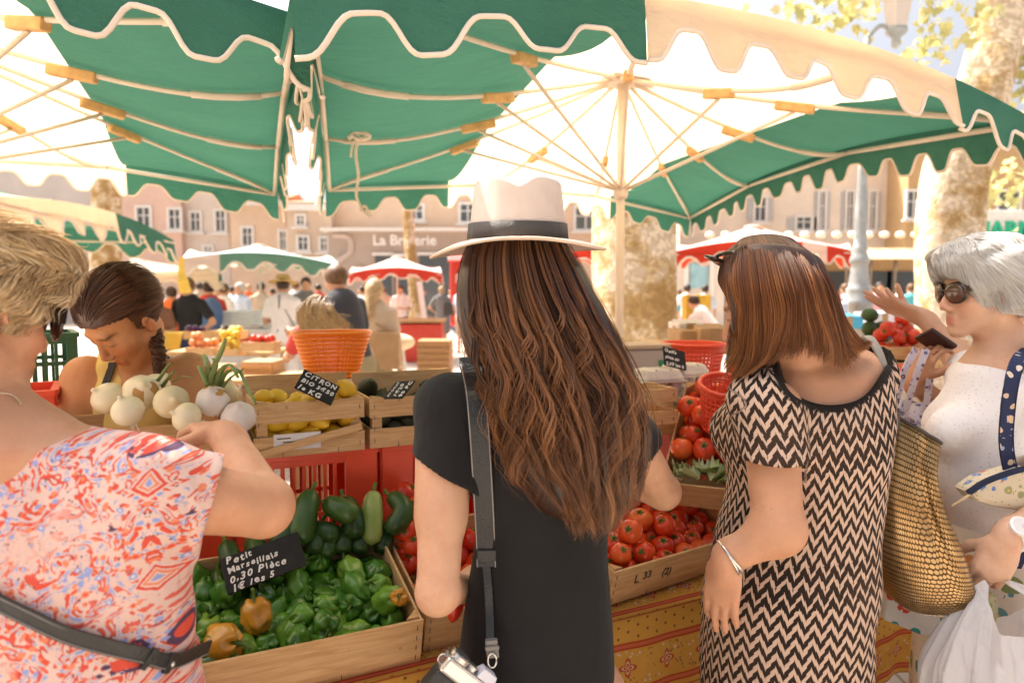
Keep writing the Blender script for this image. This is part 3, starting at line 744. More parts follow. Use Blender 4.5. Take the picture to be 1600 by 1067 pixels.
# ------------------------------------------------------------------ cast iron street lamp
IRON = plain('silver_painted_iron', (.34, .36, .355), .42, .5, var=.25, scale=9, bump=.5, bscale=22)
def lamp():
    Y = 7.2; c = at(1340, 500, Y); c[2] = 0; root = thing('street_lamp', 'silver cast iron street lamp with stepped base right of the zigzag dress', 'street lamp', c)
    def z(py): return at(1340, py, Y)[2]
    k = Y / FPX
    prof = [(.2, 0), (.2, .25), (.17, .3), (.15, z(520))] + [(w * k / 2, z(y)) for y, w in ((505, 42), (497, 44), (476, 44), (472, 48), (468, 40), (455, 36), (452, 38), (448, 30), (440, 30), (420, 25), (412, 24), (411, 30), (405, 29), (400, 25), (394, 20), (390, 23), (385, 20), (380, 18), (340, 17), (300, 15), (200, 10), (60, 9))]
    MB().lathe(prof, c, 20).build('post', IRON, root, smooth=True)
    arm = at(1400, 60, Y); top = c + V3(0, 0, z(60)); arm[2] = top[2]
    MB().tube(catmull([top, lerp(top, arm, .5) + V3(0, 0, .12), arm + V3(0, 0, -.02)], 12), .022, 8).build('arm', IRON, root, smooth=True)
    MB().lathe([(.02, -.1), (.05, -.06), (.04, 0), (.1, .05), (.1, .09)], arm, 14).build('lantern_base', IRON, root, smooth=True)
    MB().lathe([(.1, .09), (.17, .5), (.17, .52)], arm, 6).build('lantern_glass', Mat('frosted_glass', .4).color((.62, .55, .5)).m, root)
    MB().lathe([(.2, .52), (.1, .7), (.03, .8), (.02, .9)], arm, 6).build('lantern_roof', IRON, root)
lamp()
# ------------------------------------------------------------------ stall materials
def m_wood(name, a, b, rough=.7):
    M = Mat(name, rough, .25); o = M.coord('Object', (1, 1, 1)); n1 = M.noise(o, 9, 4)
    st = M.node('ShaderNodeTexCoord').outputs['Object']; mp = M.node('ShaderNodeMapping'); M.lk(st, mp.inputs[0]); mp.inputs['Scale'].default_value = (6, 6, 75)
    g = M.noise(N(M.nt, mp.outputs[0]), 1.6, 5, .6, .9); c = M.ramp(g, [(.3, a), (.5, tuple((np.array(a) + b) / 2)), (.7, b)])
    kn = M.voro(o, 9).ss(.07, .02); c = M.mix(kn * .7, c, tuple(np.array(a) * .45)); c = M.mix(n1.ss(.5, .8) * .25, c, tuple(np.array(a) * .6))
    M.color(c); M.bump(g, .25, .003); return M.m
WOOD = m_wood('poplar_slat', (.52, .30, .125), (.70, .46, .235)); WOOD2 = m_wood('aged_pine_slat', (.44, .255, .11), (.60, .385, .19))
REDP = plain('red_plastic', (.76, .075, .025), .38, .5, var=.08); ORANGEP = plain('orange_plastic', (.80, .22, .008), .35, .5, var=.06); GREENP = plain('green_plastic', (.03, .12, .06), .4, .5)
PAPER = plain('printed_paper', (.72, .70, .68), .8); CARD = plain('cardboard', (.42, .27, .15), .9, .1, var=.12)
SLATE = plain('blackboard', (.022, .021, .02), .7, .2, var=.3, scale=30); CHALK = plain('chalk', (.75, .72, .68), .9); INK = plain('pencil_mark', (.10, .07, .05), .8)
STAPLE = plain('staple_wire', (.12, .10, .09), .4, .5)
def xf(mb, R, o):
    V = np.array(mb.V) @ np.asarray(R).T + np.array(o); mb.V = V.tolist(); return mb
def crate(label, o, R, L, D, H, gap=0, wood=None, back=0, marks=None, group='wooden produce crates', paper=False):
    """thin-board crate; o front left bottom corner; gap>0: two slats with an opening"""
    wood = wood or WOOD; root = thing('wooden_crate', label, 'crate', o, group); th = .006
    def P(name, fn, m=wood, bev=.0012):
        mb = MB(); fn(mb); xf(mb, R, o); return mb.build(name, m, root, bevel=bev)
    def side(mb, c0, ax, ln):
        h1 = H if not gap else (H - gap) / 2
        for z0 in ([0] if not gap else [0, h1 + gap]):
            c = np.array(c0, float); c[2] = z0 + h1 / 2; sz = [th, th, h1]; sz[ax] = ln; c[ax] += ln / 2; mb.box(c, sz)
    fb = MB(); side(fb, (0, th / 2, 0), 0, L); nf = len(fb.F)
    for x in (.012, L - .012):
        for k in range(4): fb.box((x, -.0006, H * (.15 + .23 * k)), (.0016, .0018, .011))
    for x in np.linspace(L * .25, L * .75, 2): fb.box((x, -.0006, .006), (.0016, .0018, .013))
    fo = xf(fb, R, o).build('front_board', [wood, STAPLE], root)
    for i in range(nf, len(fb.F)): fo.data.polygons[i].material_index = 1
    P('back_board', lambda mb: mb.box((L / 2, D - th / 2, (H + back) / 2), (L, th, H + back)))
    for x in (th / 2 + .001, L - th / 2 - .001): P('side_board', lambda mb: (side(mb, (x, th + .001, 0), 1, D - 2 * th - .002)))
    P('bottom_board', lambda mb: [mb.box((L / 2, D * (i + .5) / 4, .004), (L - .016, D / 4 - .012, .005)) for i in range(4)])
    for x, sx in ((.008, 1), (L - .008, -1)):
        for y, sy in ((.009, 1), (D - .009, -1)):
            P('corner_post', lambda mb: mb.prism([(0, 0), (.026, 0), (0, .026)] if sx * sy > 0 else [(0, 0), (0, .026), (.026, 0)], (x, y, .007), (sx, 0, 0), (0, sy, 0), (H - .004) * (1 if sx * sy > 0 else -1)), wood)
    if paper:
        pb = MB(); pb.box((L * .38, -.0015, H * .27), (L * .42, .001, H * .30)); xf(pb, R, o).build('paper_label', PAPER, root)
        pb = MB()
        for k in range(3): pb.box((L * (.26 + .05 * k), -.0026, H * (.34 - .07 * k)), (L * .12, .0008, H * .02))
        xf(pb, R, o).build('print_lines', INK, root)
        pb = MB(); pb.bar((0, -.006, H * .06), (L * .97, -.006, H * .47), .006, H * .13, up=(0, 0, 1)); xf(pb, R, o).build('loose_slat', wood, root)
    if marks: 
        tb = MB(); marks(tb); xf(tb, R, o).build('pencil_writing', INK, root)
    return root
def plastic_crate(label, o, R, L, D, H, mat, solid=.28, group='plastic crates'):
    root = thing('plastic_crate', label, 'crate', o, group); t = .008
    def wall(mb, c0, ax, ln):
        def bx(a0, a1, z0, z1, th=t):
            c = np.array(c0, float); c[ax] += (a0 + a1) / 2; c[2] = (z0 + z1) / 2; s = [th, th, z1 - z0]; s[ax] = a1 - a0; mb.box(c, s)
        w = ln * solid; bx(0, w, 0, H); bx(ln - w, ln, 0, H); bx(w, ln - w, H - .03, H, t * .99); bx(w, ln - w, 0, .03, t * .99); bx(w, ln - w, H * .52, H * .52 + .012, t * .8)
        n = max(3, int((ln - 2 * w) / .024))
        for i in range(1, n): a = lerp(w, ln - w, i / n); bx(a - .0045, a + .0045, .03, H - .03, t * .7)
        bx(-.002, ln + .002, H - .012, H + .001, t * 2.2)
    for nm, c0, ax, ln in (('front_wall', (0, 0, 0), 0, L), ('back_wall', (0, D, 0), 0, L), ('side_wall', (0, .005, 0), 1, D - .01), ('side_wall', (L, .005, 0), 1, D - .01)):
        mb = MB(); wall(mb, c0, ax, ln); xf(mb, R, o).build(nm, mat, root, bevel=.001)
    mb = MB(); mb.box((L / 2, D / 2, .006), (L - .01, D - .01, .008)); xf(mb, R, o).build('bottom', mat, root)
    return root
def pack(n, r, lo, hi, fill=None, it=260, seed=1):
    """drop n balls of radius r (array ok) into a box, return centres"""
    g = np.random.default_rng(seed); lo, hi = np.array(lo, float), np.array(hi, float); r = np.full(n, r) if np.isscalar(r) else np.asarray(r)
    P = lo + g.random((n, 3)) * (hi - lo); P[:, 2] = lo[2] + g.random(n) * (hi[2] - lo[2]) * 2
    for k in range(it):
        P[:, 2] -= .0025 * (1 - k / it) + .0003
        for _ in range(3):
            d = P[:, None] - P[None]; L = np.linalg.norm(d, axis=2) + np.eye(n); ov = np.clip((r[:, None] + r[None]) * .94 - L, 0, None) * (1 - np.eye(n))
            P += (d / L[..., None] * ov[..., None] * .5).sum(1) * .7
            P[:, :2] = np.clip(P[:, :2], lo[:2] + r[:, None], hi[:2] - r[:, None]); P[:, 2] = np.maximum(P[:, 2], lo[2] + r)
    return P
def rrot(g=None): 
    a = RNG.normal(size=4); a /= np.linalg.norm(a); from mathutils import Quaternion
    return np.array(Quaternion(a).to_matrix())
def toR(axis, spin=0):
    """rotation taking +Z to axis"""
    a = unit(axis); t = (1, 0, 0) if abs(a[0]) < .8 else (0, 1, 0); x = unit(np.cross(t, a)); y = np.cross(a, x); return np.stack([x, y, a], 1) @ rotz(spin)
# ------------------------------------------------------------------ produce prototypes
def m_skin(name, stops, rough=.28, spec=.5, scale=9, bump=.1, bs=60, coat=0, attr=None):
    M = Mat(name, rough, spec); o = M.coord(); inf = N(M.nt, M.node('ShaderNodeObjectInfo').outputs['Random'])
    n = M.noise(M.vadd(o, M.vec(inf * 9, inf * 7, inf * 3)), scale, 4, .6); v = n * .75 + (inf - .5) * .45 + .12 if attr is None else n * .3 + M.attr(attr) * .7
    M.color(M.ramp(v, stops)); M.bump(M.noise(o, bs, 3), bump, .002); M.set('Coat Weight', coat); M.set('Coat Roughness', .15); return M.m
PEP = m_skin('green_pepper_skin', [(.2, (.03, .11, .010)), (.5, (.09, .25, .022)), (.8, (.24, .40, .045))], .26, .5, coat=.15)
YPEP = m_skin('ripening_pepper_skin', [(.2, (.40, .16, .01)), (.45, (.55, .27, .02)), (.8, (.60, .38, .06))], .26, coat=.3)
TOM = m_skin('tomato_skin', [(.2, (.50, .026, .008)), (.55, (.68, .065, .014)), (.85, (.74, .16, .028))], .26, .35, 6, coat=.08)
STEM = plain('green_stem', (.10, .17, .03), .6); CUC = m_skin('cucumber_skin', [(.25, (.018, .050, .010)), (.6, (.045, .10, .018)), (.85, (.13, .20, .045))], .32, .4, 14, .25, 120)
CUCL = m_skin('pale_courgette_skin', [(.2, (.10, .17, .03)), (.55, (.20, .28, .06)), (.85, (.36, .42, .14))], .35, .4, 10, .2, 100)
LEMON = m_skin('lemon_peel', [(.2, (.60, .33, .008)), (.8, (.72, .47, .03))], .42, .4, 6, .35, 240); AVO = m_skin('avocado_skin', [(.2, (.012, .012, .008)), (.8, (.05, .05, .022))], .5, .3, 8, .5, 160)
ONION = m_skin('white_onion_skin', [(.2, (.62, .48, .24)), (.55, (.80, .68, .45)), (.9, (.86, .79, .62))], .35, .4, 5, .15, 40, coat=.2)
BROWNSK = plain('dry_onion_skin', (.46, .25, .08), .6, var=.3); GARLIC = m_skin('garlic_skin', [(.2, (.60, .50, .44)), (.8, (.76, .70, .64))], .6, .2, 12)
LEEK = m_skin('onion_green', [(.2, (.14, .22, .06)), (.8, (.34, .42, .17))], .45); LETT = m_skin('lettuce_leaf', [(.2, (.26, .36, .10)), (.8, (.62, .64, .38))], .6)
def pepper_mesh(seed):
    g = np.random.default_rng(seed); lob = g.choice([3, 4]); ph = g.random() * 6; bend = g.uniform(-.3, .3); long = g.uniform(.85, 1.45); n, m = 24, 15; V = []
    a2, a3 = g.uniform(.05, .12), g.uniform(.02, .07); tip = g.uniform(.45, .8)
    for i in range(m + 1):
        t = i / m; z = .034 * long - t * .068 * long
        pr = .030 * (1 - .18 * t * (2 - tip)) * min(1, (math.sin(PI * min(1, t * 2.4 + .04) / 2)) ** .6) * (math.sqrt(max(0, 1 - max(0, (t - tip) / (1.001 - tip)) ** 2.2)))
        dip = -.010 * math.exp(-(pr / .012) ** 2) if t < .3 else 0
        for k in range(n):
            a = 2 * PI * k / n; q = pr * (1 + .22 * abs(math.cos(lob * a / 2 + ph)) ** .7 - .08 + a2 * math.sin(2 * a + ph + t * 3) + a3 * math.sin(5 * a + 7 * t + ph) + .06 * math.sin(11 * t + a * 2 + ph) + .03 * math.sin(7 * a - 9 * t + ph))
            V.append((q * math.cos(a) + bend * .03 * t * t, q * math.sin(a), z + dip + .006 * math.sin(lob * a + ph) * (1 if t < .15 or t > .85 else .2)))
    F = [(i * n + k, (i + 1) * n + k, (i + 1) * n + (k + 1) % n, i * n + (k + 1) % n) for i in range(m) for k in range(n)]
    b = MB().add(V, F); s = MB(); top = .03 * long
    s.tube(catmull([(0, 0, top - .012), (.001, 0, top + .004), (.005, .002, top + .014), (.012, .003, top + .020)], 8), [.008, .0045, .0035, .003, .003, .003, .0035, .004], 7)
    return b, s
HIDE = []
def proto(name, body, mat, stem=None, smat=None, sname='stem'):
    o = body.build(name, mat, smooth=True, loc=(0, 0, 0))
    if stem: stem.build(sname, smat, o, smooth=True)
    return o
def drop(p, first, loc, R, sc, label, cat, group):
    """the first use moves the prototype itself, later ones are copies"""
    o = p if first else copy_tree(p); place(o, loc, R, sc); o['label'] = label; o['category'] = cat
    if group: o['group'] = group
    return o
def scatter(protos, pts, label, cat, group, sc, axis=None, names=None):
    used = set()
    for i, p in enumerate(pts):
        k = i % len(protos); R = rrot() if axis is None else toR(unit(np.array(axis) + RNG.normal(size=3) * .35), RNG.random() * 6)
        s = sc * RNG.uniform(.86, 1.14); lab = label(i, p) if callable(label) else label
        drop(protos[k], k not in used and not protos[k].get('_u'), p, R, s, lab, cat, group); used.add(k)
        protos[k]['_u'] = 1
    for q in protos:
        for o in [q]: pass
def tomato_mesh(seed, r=.03):
    g = np.random.default_rng(seed); n, m = 22, 13; V = []; ph = g.random() * 6; w = g.uniform(.01, .05); fl = g.uniform(.80, .92)
    for i in range(m + 1):
        p = PI * i / m
        for k in range(n):
            a = 2 * PI * k / n; q = r * math.sin(p) * (1 + w * math.cos(5 * a + ph) * math.sin(p) * (1 if p < 1.4 else .4) + .02 * math.sin(2 * a + ph)); V.append((q * math.cos(a), q * math.sin(a), fl * r * math.cos(p) - .16 * r * math.exp(-(math.sin(p) / .25) ** 2) * (p < 1.5)))
    F = [(i * n + k, (i + 1) * n + k, (i + 1) * n + (k + 1) % n, i * n + (k + 1) % n) for i in range(m) for k in range(n)]
    b = MB().add(V, F); s = MB(); z = fl * r * .84
    s.tube([(0, 0, z - .003), (0, 0, z + .004), (.001, .001, z + .008)], [.0028, .002, .0022], 6)
    for k in range(5):
        a = 2 * PI * k / 5 + ph; d = np.array([math.cos(a), math.sin(a), 0]); s.ribbon([d * .001 + [0, 0, z + .001], d * .006 + [0, 0, z + .003], d * .011 + [0, 0, z + .001]], np.cross(d, [0, 0, 1]), [.004, .0045, .001], .0008)
    return b, s
# ------------------------------------------------------------------ tables and cloth
YAW = math.radians(27); U = V3(math.cos(YAW), math.sin(YAW), 0); NV = V3(-math.sin(YAW), math.cos(YAW), 0); ORG = V3(-.18, 1.42, 0); UP = V3(0, 0, 1)
def tp(u, v, z): return ORG + U * u + NV * v + UP * z
RT = rotz(YAW)
def table(label, u0, u1, v0, v1, z):
    root = thing('market_table', label, 'table', tp((u0 + u1) / 2, (v0 + v1) / 2, 0), 'trestle tables of the stall')
    MB().box(tp((u0 + u1) / 2, (v0 + v1) / 2, z - .015), (u1 - u0, v1 - v0, .03), RT).build('tabletop', WOOD2, root)
    for u in (u0 + .06, u1 - .06):
        for v in (v0 + .06, v1 - .06): MB().tube([tp(u, v, 0), tp(u, v, z - .031)], .018, 8).build('leg', STEEL, root, smooth=True)
table('front trestle table under the pepper and tomato crates', -.75, 2.3, .03, .42, .775)
table('rear trestle table carrying the red plastic crates and lemons', -.62, 2.3, .43, .80, .80)
def m_provence():
    M = Mat('provencal_cotton', .85, .15); uv = M.attr('pat', 'Vector'); x, z, _ = M.xyz(uv)
    wob = M.noise(uv, 4, 2); z = z + (wob - .5) * .006
    t = (z / .205).fract(); base = M.ramp(M.noise(uv, 7, 4), [(.3, (.56, .28, .045)), (.7, (.66, .37, .075))])
    gx, gz = (x / .028).fract() - .5, ((z + (x / .028).floor() * .014) / .028).fract() - .5
    dot = (gx * gx + gz * gz).sqrt().lt(.13) * t.band(.0, .32); c = M.mix(dot, base, (.16, .07, .03))
    for a, b, col in ((.33, .42, (.42, .045, .02)), (.86, .95, (.42, .045, .02)), (.355, .395, (.55, .12, .06)), (.885, .925, (.55, .12, .06)), (.01, .035, (.40, .10, .03))): c = M.mix(t.band(a, b), c, col)
    fx = (x / .115).fract() - .5; fz = (t - .64) * 1.78; r = (fx * fx + fz * fz).sqrt(); inb = t.band(.44, .84)
    th = fx._m('ARCTAN2', fz); pet = r / ((th * 4).cos() * .25 + .75)
    fl = M.voro(uv, 95).lt(.32) * M.noise(uv, 22, 2).gt(.5) * inb; c = M.mix(fl * .8, c, (.20, .10, .05))
    fl2 = M.voro(M.vadd(uv, M.vec(.31, .2)), 70).lt(.26) * M.noise(uv, 18, 2).gt(.52) * inb; c = M.mix(fl2, c, (.62, .52, .42)); 
    c = M.mix(pet.lt(.21) * inb, c, (.45, .07, .04)); c = M.mix(pet.band(.1, .14) * inb, c, (.68, .45, .30)); c = M.mix(pet.lt(.05) * inb, c, (.6, .4, .12))
    M.color(c); M.bump(M.noise(uv, 320, 2), .25, .001); M.translucent(.12, (.5, .25, .05)); return M.m
def cloth():
    n, m = 220, 26; V = []; A = []
    for i in range(n + 1):
        u = lerp(-.85, 2.35, i / n)
        for j in range(m + 1):
            if j < 4: v = lerp(.34, .012, j / 3.999); z = .779; dn = .34 - v
            else:
                k = (j - 4) / (m - 4); z = lerp(.776, .36, k); dn = .34 + .776 - z
                v = .004 - .012 * k - k * (.016 * math.sin(u * 11) + .010 * math.sin(u * 23 + 1) + .007 * math.sin(u * 47))
            if j == 4: v = .0
            V.append(tp(u, v, z)); A.append((u, .776 - z if j >= 4 else -(v), 0))
    F = [(i * (m + 1) + j, i * (m + 1) + j + 1, (i + 1) * (m + 1) + j + 1, (i + 1) * (m + 1) + j) for i in range(n) for j in range(m)]
    me = pydata(V, np.array(F)); vattr(me, 'pat', A, True)
    link_mesh('tablecloth', me, m_provence(), loc=tp(.7, .1, .77), smooth=True, label='yellow cotton tablecloth with red stripes and flower medallions hanging from the stall', cat='tablecloth')
cloth()
# ------------------------------------------------------------------ pepper crate
TILT = rotx(math.radians(14))
Ya = math.radians(25.5); RA = rotz(Ya) @ TILT; LA, DA, HA = .66, .34, .105
FRa = np.array([-.1818, 1.42, .877]); oA = FRa - RA @ V3(LA, 0, HA)
crate('low wooden crate heaped with small green peppers', oA, RA, LA, DA, HA)
peps = [proto('pepper', *(lambda q: (q[0], PEP, q[1], STEM))(pepper_mesh(s))) for s in range(11)]
P = pack(112, RNG.uniform(.023, .029, 112), (.014, .024, .01), (LA - .01, DA - .01, .11), seed=4)
P[:, 2] += .004
scatter(peps, [oA + RA @ p for p in P], 'small green pepper in the heap in the pepper crate', 'pepper', 'small green peppers in the crate', .92)
ypr = [proto('pepper', *(lambda q: (q[0], YPEP, q[1], STEM))(pepper_mesh(s))) for s in (31, 32, 33)]
for o, (px, py, Y, ax, sc, lb) in zip(ypr, [(343, 1003, 1.335, (.9, -.25, .1), 1.22, 'large orange pepper lying at the front left of the pepper crate'), (400, 960, 1.41, (-.3, .5, .9), .98, 'yellow pepper in the middle left of the pepper heap'), (624, 932, 1.47, (.1, -.8, .5), .62, 'small yellow pepper at the right end of the pepper heap')]):
    drop(o, True, at(px, py, Y), toR(ax), sc, lb, 'pepper', 'ripening peppers among the green ones')
def sign(label, c, ux, uy, w, h, lines, size, jitter=1, mat=SLATE, th=.004, corner=None):
    ux, uy = unit(ux), unit(uy); uy = unit(uy - ux * (ux @ uy)); nz = np.cross(ux, uy); root = thing('price_sign', label, 'price sign', c)
    MB().box(c, (w, h, th), np.stack([ux, uy, nz], 1)).build('board', mat, root, bevel=.001)
    mb = MB(); n = len(lines)
    for i, t in enumerate(lines):
        sz = size if np.isscalar(size) else size[i]; o = np.array(c) + uy * (h * (.5 - (i + .62) / n)) - ux * (w * .44) + nz * (th / 2 + .0006)
        V0 = len(mb.V); L = add_text(mb, t, sz, o, ux, uy, .0004, .12, .0006, 'LEFT', jitter)
        if L > w * .9:
            k = w * .9 / L
            for q in range(V0, len(mb.V)):
                d = np.array(mb.V[q]) - o; mb.V[q] = (o + ux * (d @ ux) * k + uy * (d @ uy) * k + nz * (d @ nz)).tolist()
    mb.build('chalk_writing', CHALK, root); return root
sign('blackboard sign chalked Petit Marseillais standing in the peppers', at(412, 878, 1.50), at(473, 848, 1.535) - at(355, 891, 1.475), at(345, 866, 1.52) - at(368, 921, 1.47), .166, .084, ['Petit', 'Marseillais', '0,30 Pièce', '1€ les 5'], [.021, .019, .021, .020])
# cucumbers and courgettes leaning behind the peppers
def cucumber(label, p, q, r, mat, bow=(0, 0, 0), name='cucumber'):
    p, q = np.array(p), np.array(q); c = catmull([p, lerp(p, q, .33) + bow, lerp(p, q, .67) + bow, q], 22); t = np.linspace(0, 1, 22)
    rr = r * (np.clip(1 - np.abs(2 * t - 1) ** 5, 0, 1) ** .5 * (.86 + .14 * np.sin(PI * (t * .8 + .1))) * (.84 + .16 * t)) + .001
    root = thing(name, label, name, (p + q) / 2, 'cucumbers and courgettes behind the peppers'); T = np.gradient(c, axis=0); n = 20; V = []; N0 = unit(np.cross(T[0], (0, 0, 1.)))
    for i in range(22):
        d = unit(T[i]); N0 = unit(N0 - d * (N0 @ d)); B = np.cross(d, N0)
        for k in range(n): a = 2 * PI * k / n; V.append(c[i] + rr[i] * (1 + .035 * math.cos(5 * a) + .012 * math.sin(9 * a + i * .9)) * (math.cos(a) * N0 + math.sin(a) * B))
    MB().add(V, [(i * n + k, i * n + (k + 1) % n, (i + 1) * n + (k + 1) % n, (i + 1) * n + k) for i in range(21) for k in range(n)] + [tuple(range(n))[::-1], tuple(21 * n + k for k in range(n))]).build('body', mat, root, smooth=True)
    MB().tube(catmull([c[0] + (c[1] - c[0]) * .3, c[0] - unit(c[1] - c[0]) * .008, c[0] - unit(c[1] - c[0]) * .018 + [.004, 0, .002]], 6), .0045, 7).build('stem', STEM, root, smooth=True)
K = 'dark cucumber '
for lb, a, b, r, m, bw, nm in [
    (K + 'standing tallest beside the elbow of the floral blouse', at(488, 765, 1.80), at(470, 852, 1.70), .030, CUC, (-.004, -.01, 0), 'cucumber'),
    (K + 'lying slanted at the centre of the row', at(508, 786, 1.80), at(558, 808, 1.72), .027, CUC, (0, -.01, .006), 'cucumber'),
    (K + 'tucked behind the slanted one and the pale courgette', at(536, 776, 1.83), at(556, 842, 1.74), .026, CUC, (.006, 0, 0), 'cucumber'),
    ('pale striped courgette standing in front of the red crate', at(584, 766, 1.80), at(581, 852, 1.69), .026, CUCL, (0, -.008, 0), 'courgette'),
    (K + 'curling to the right of the pale courgette', at(607, 772, 1.82), at(603, 832, 1.76), .026, CUC, (.034, 0, .004), 'cucumber'),
    (K + 'poking down over the pepper crate edge', at(521, 818, 1.76), at(505, 872, 1.68), .021, CUC, (.003, -.006, 0), 'cucumber'),
    (K + 'behind the elbow, left of the tallest one', at(452, 790, 1.80), at(444, 858, 1.72), .026, CUC, (-.004, 0, 0), 'cucumber'),
    (K + 'lying behind the blackboard sign, left end', at(352, 846, 1.68), at(366, 890, 1.62), .022, CUC, (0, 0, 0), 'cucumber'),
    (K + 'lying behind the blackboard sign, middle', at(396, 838, 1.70), at(404, 876, 1.65), .024, CUC, (0, 0, 0), 'cucumber'),
    (K + 'lying behind the blackboard sign, right end', at(426, 842, 1.72), at(440, 884, 1.67), .022, CUC, (0, 0, 0), 'cucumber'),
    (K + 'in the back left corner of the pepper crate', at(340, 890, 1.60), at(350, 950, 1.52), .021, CUC, (0, 0, .004), 'cucumber'),
    (K + 'low in the row under the slanted one', at(470, 825, 1.78), at(530, 835, 1.76), .025, CUC, (0, 0, 0), 'cucumber')] + [('dark cucumber at the bottom of the heap, ' + w_, at(x_ + 7, 815, 1.8), at(x_ - 7, 866, 1.8), .023, CUC, (0, -.006, 0), 'cucumber') for w_, x_ in (('under the tallest one', 496), ('beneath the slanted one', 538), ('under the pale courgette', 566), ('at its right end', 602), ('behind the elbow', 440))]:
    Yb = lambda q: np.interp(q[0] / q[1], [-.42, -.18], [1.51, 1.70]); a = np.array([0, 0, CAMZ]) + (a - [0, 0, CAMZ]) * ((Yb(a) + .035) / a[1]); b = np.array([0, 0, CAMZ]) + (b - [0, 0, CAMZ]) * ((Yb(b) - .025) / b[1]); cucumber(lb, a, b, r * 1.06, m, bw, nm)
oB = oA + RA @ V3(0, DA + .012, -.03); crate('wooden crate behind the peppers holding the cucumbers', oB, rotz(Ya) @ rotx(.1), .62, .12, .09)
# crate right of the peppers with tomatoes, between pepper crate and straw-hat woman
oC = oA + RA @ V3(LA + .016, .03, -.012); LC = .42
crate('wooden crate of tomatoes hidden behind the woman in black', oC, RA, LC, .36, .10, wood=WOOD2)
toms = [proto('tomato', *(lambda q: (q[0], TOM, q[1], STEM))(tomato_mesh(s))) for s in range(8)]
P = pack(44, RNG.uniform(.026, .032, 44), (.008, .008, .01), (LC - .01, .35, .1), seed=8)
scatter(toms, [oC + RA @ p for p in P] + [at(634, 771, 1.80), at(634, 800, 1.77), at(633, 828, 1.71), at(644, 795, 1.76), at(646, 850, 1.70)], 'red tomato in the crate behind the woman in black', 'tomato', 'tomatoes in the hidden crate', 1., (0, -.5, .7))
mb = MB(); mb.tube(catmull([at(708, 925, 1.42), at(712, 945, 1.40), at(706, 972, 1.39)], 10), [.004, .010, .014, .016, .017, .017, .016, .014, .010, .003], 12)
mb.build('long_pepper', plain('red_pepper_skin', (.55, .03, .01), .25, .5), loc=at(708, 950, 1.4), smooth=True, label='long red pepper at the elbow of the woman in black', category='pepper')
# ------------------------------------------------------------------ red plastic crates, lemons, avocados
RB = rotz(math.radians(24.8)); oL = at(397, 718, 1.70); zL = oL[2]; ub = RB @ V3(1, 0, 0); vb = RB @ V3(0, 1, 0)
hr = zL - .80 - .004
for i, lb in enumerate(['red plastic crate under the onions', 'red plastic crate under the lemons', 'red plastic crate under the avocados']):
    o = oL + ub * (-.43 + .36 * i + .03) + vb * .02; o[2] = .801; plastic_crate(lb, o, RB, .345, .24, hr, REDP, .24)
for i, lb in enumerate(['red plastic crate under the egg boxes', 'red plastic crate behind the tomatoes on the right']):
    o = tp(.95 + .42 * i, .50, .801); plastic_crate(lb, o, RT, .40, .28, hr - .02, REDP, .24)
crate('slatted crate of lemons with a paper label and a loose slat', oL, RB, .27, .22, .135, gap=.034, back=.045, paper=True)
lem = []
for s in range(4):
    b = MB(); pr = [(.001, -.040), (.006, -.038), (.012, -.033), (.022, -.022), (.0275, -.006), (.0275, .006), (.022, .022), (.012, .033), (.007, .039), (.0045, .043), (.001, .044)]
    b.lathe(pr, n=18); st = MB().tube([(0, 0, -.042), (0, 0, -.038)], [.002, .0035], 6); lem.append(proto('lemon', b, LEMON, st, STEM))
P = pack(46, np.full(46, .027), (.01, .01, .012), (.26, .21, .15), seed=3)
scatter(lem, [oL + RB @ p for p in P], 'yellow lemon in the slatted crate', 'lemon', 'lemons in the crate', .98, (.7, -.3, .2))
oV = oL + ub * .284 + V3(0, .002, 0)
crate('slatted crate of avocados right of the lemons', oV, RB, .30, .22, .13, gap=.03, back=.045)
av = []
for s in range(2):
    b = MB(); b.lathe([(.001, -.036), (.014, -.033), (.026, -.02), (.029, -.004), (.025, .014), (.017, .030), (.010, .041), (.004, .046), (.001, .047)], n=16); av.append(proto('avocado', b, AVO, MB().tube([(0, 0, .045), (0, 0, .05)], .003, 6), STEM))
P = pack(33, np.full(33, .029), (.01, .01, .012), (.29, .21, .14), seed=5)
scatter(av, [oV + RB @ p for p in P], 'dark avocado in the slatted crate', 'avocado', 'avocados in the crate', .98)
CITRON = sign('tilted black lemon price card with white lettering', at(496, 605, 1.76), at(535, 618, 1.78) - at(478, 590, 1.76), at(505, 590, 1.79) - at(480, 618, 1.73), .098, .066, ['CITRON', 'BIO 3€50', 'le KG'], [.019, .017, .019], 1)
sign('black avocado price card lettered AVOCAT', at(624, 609, 1.80), at(634, 592, 1.86) - at(607, 627, 1.81), at(600, 602, 1.86) - at(612, 615, 1.80), .062, .075, ['AVOCAT', '1€20', '90 PC'], [.018, .018, .018], 1)
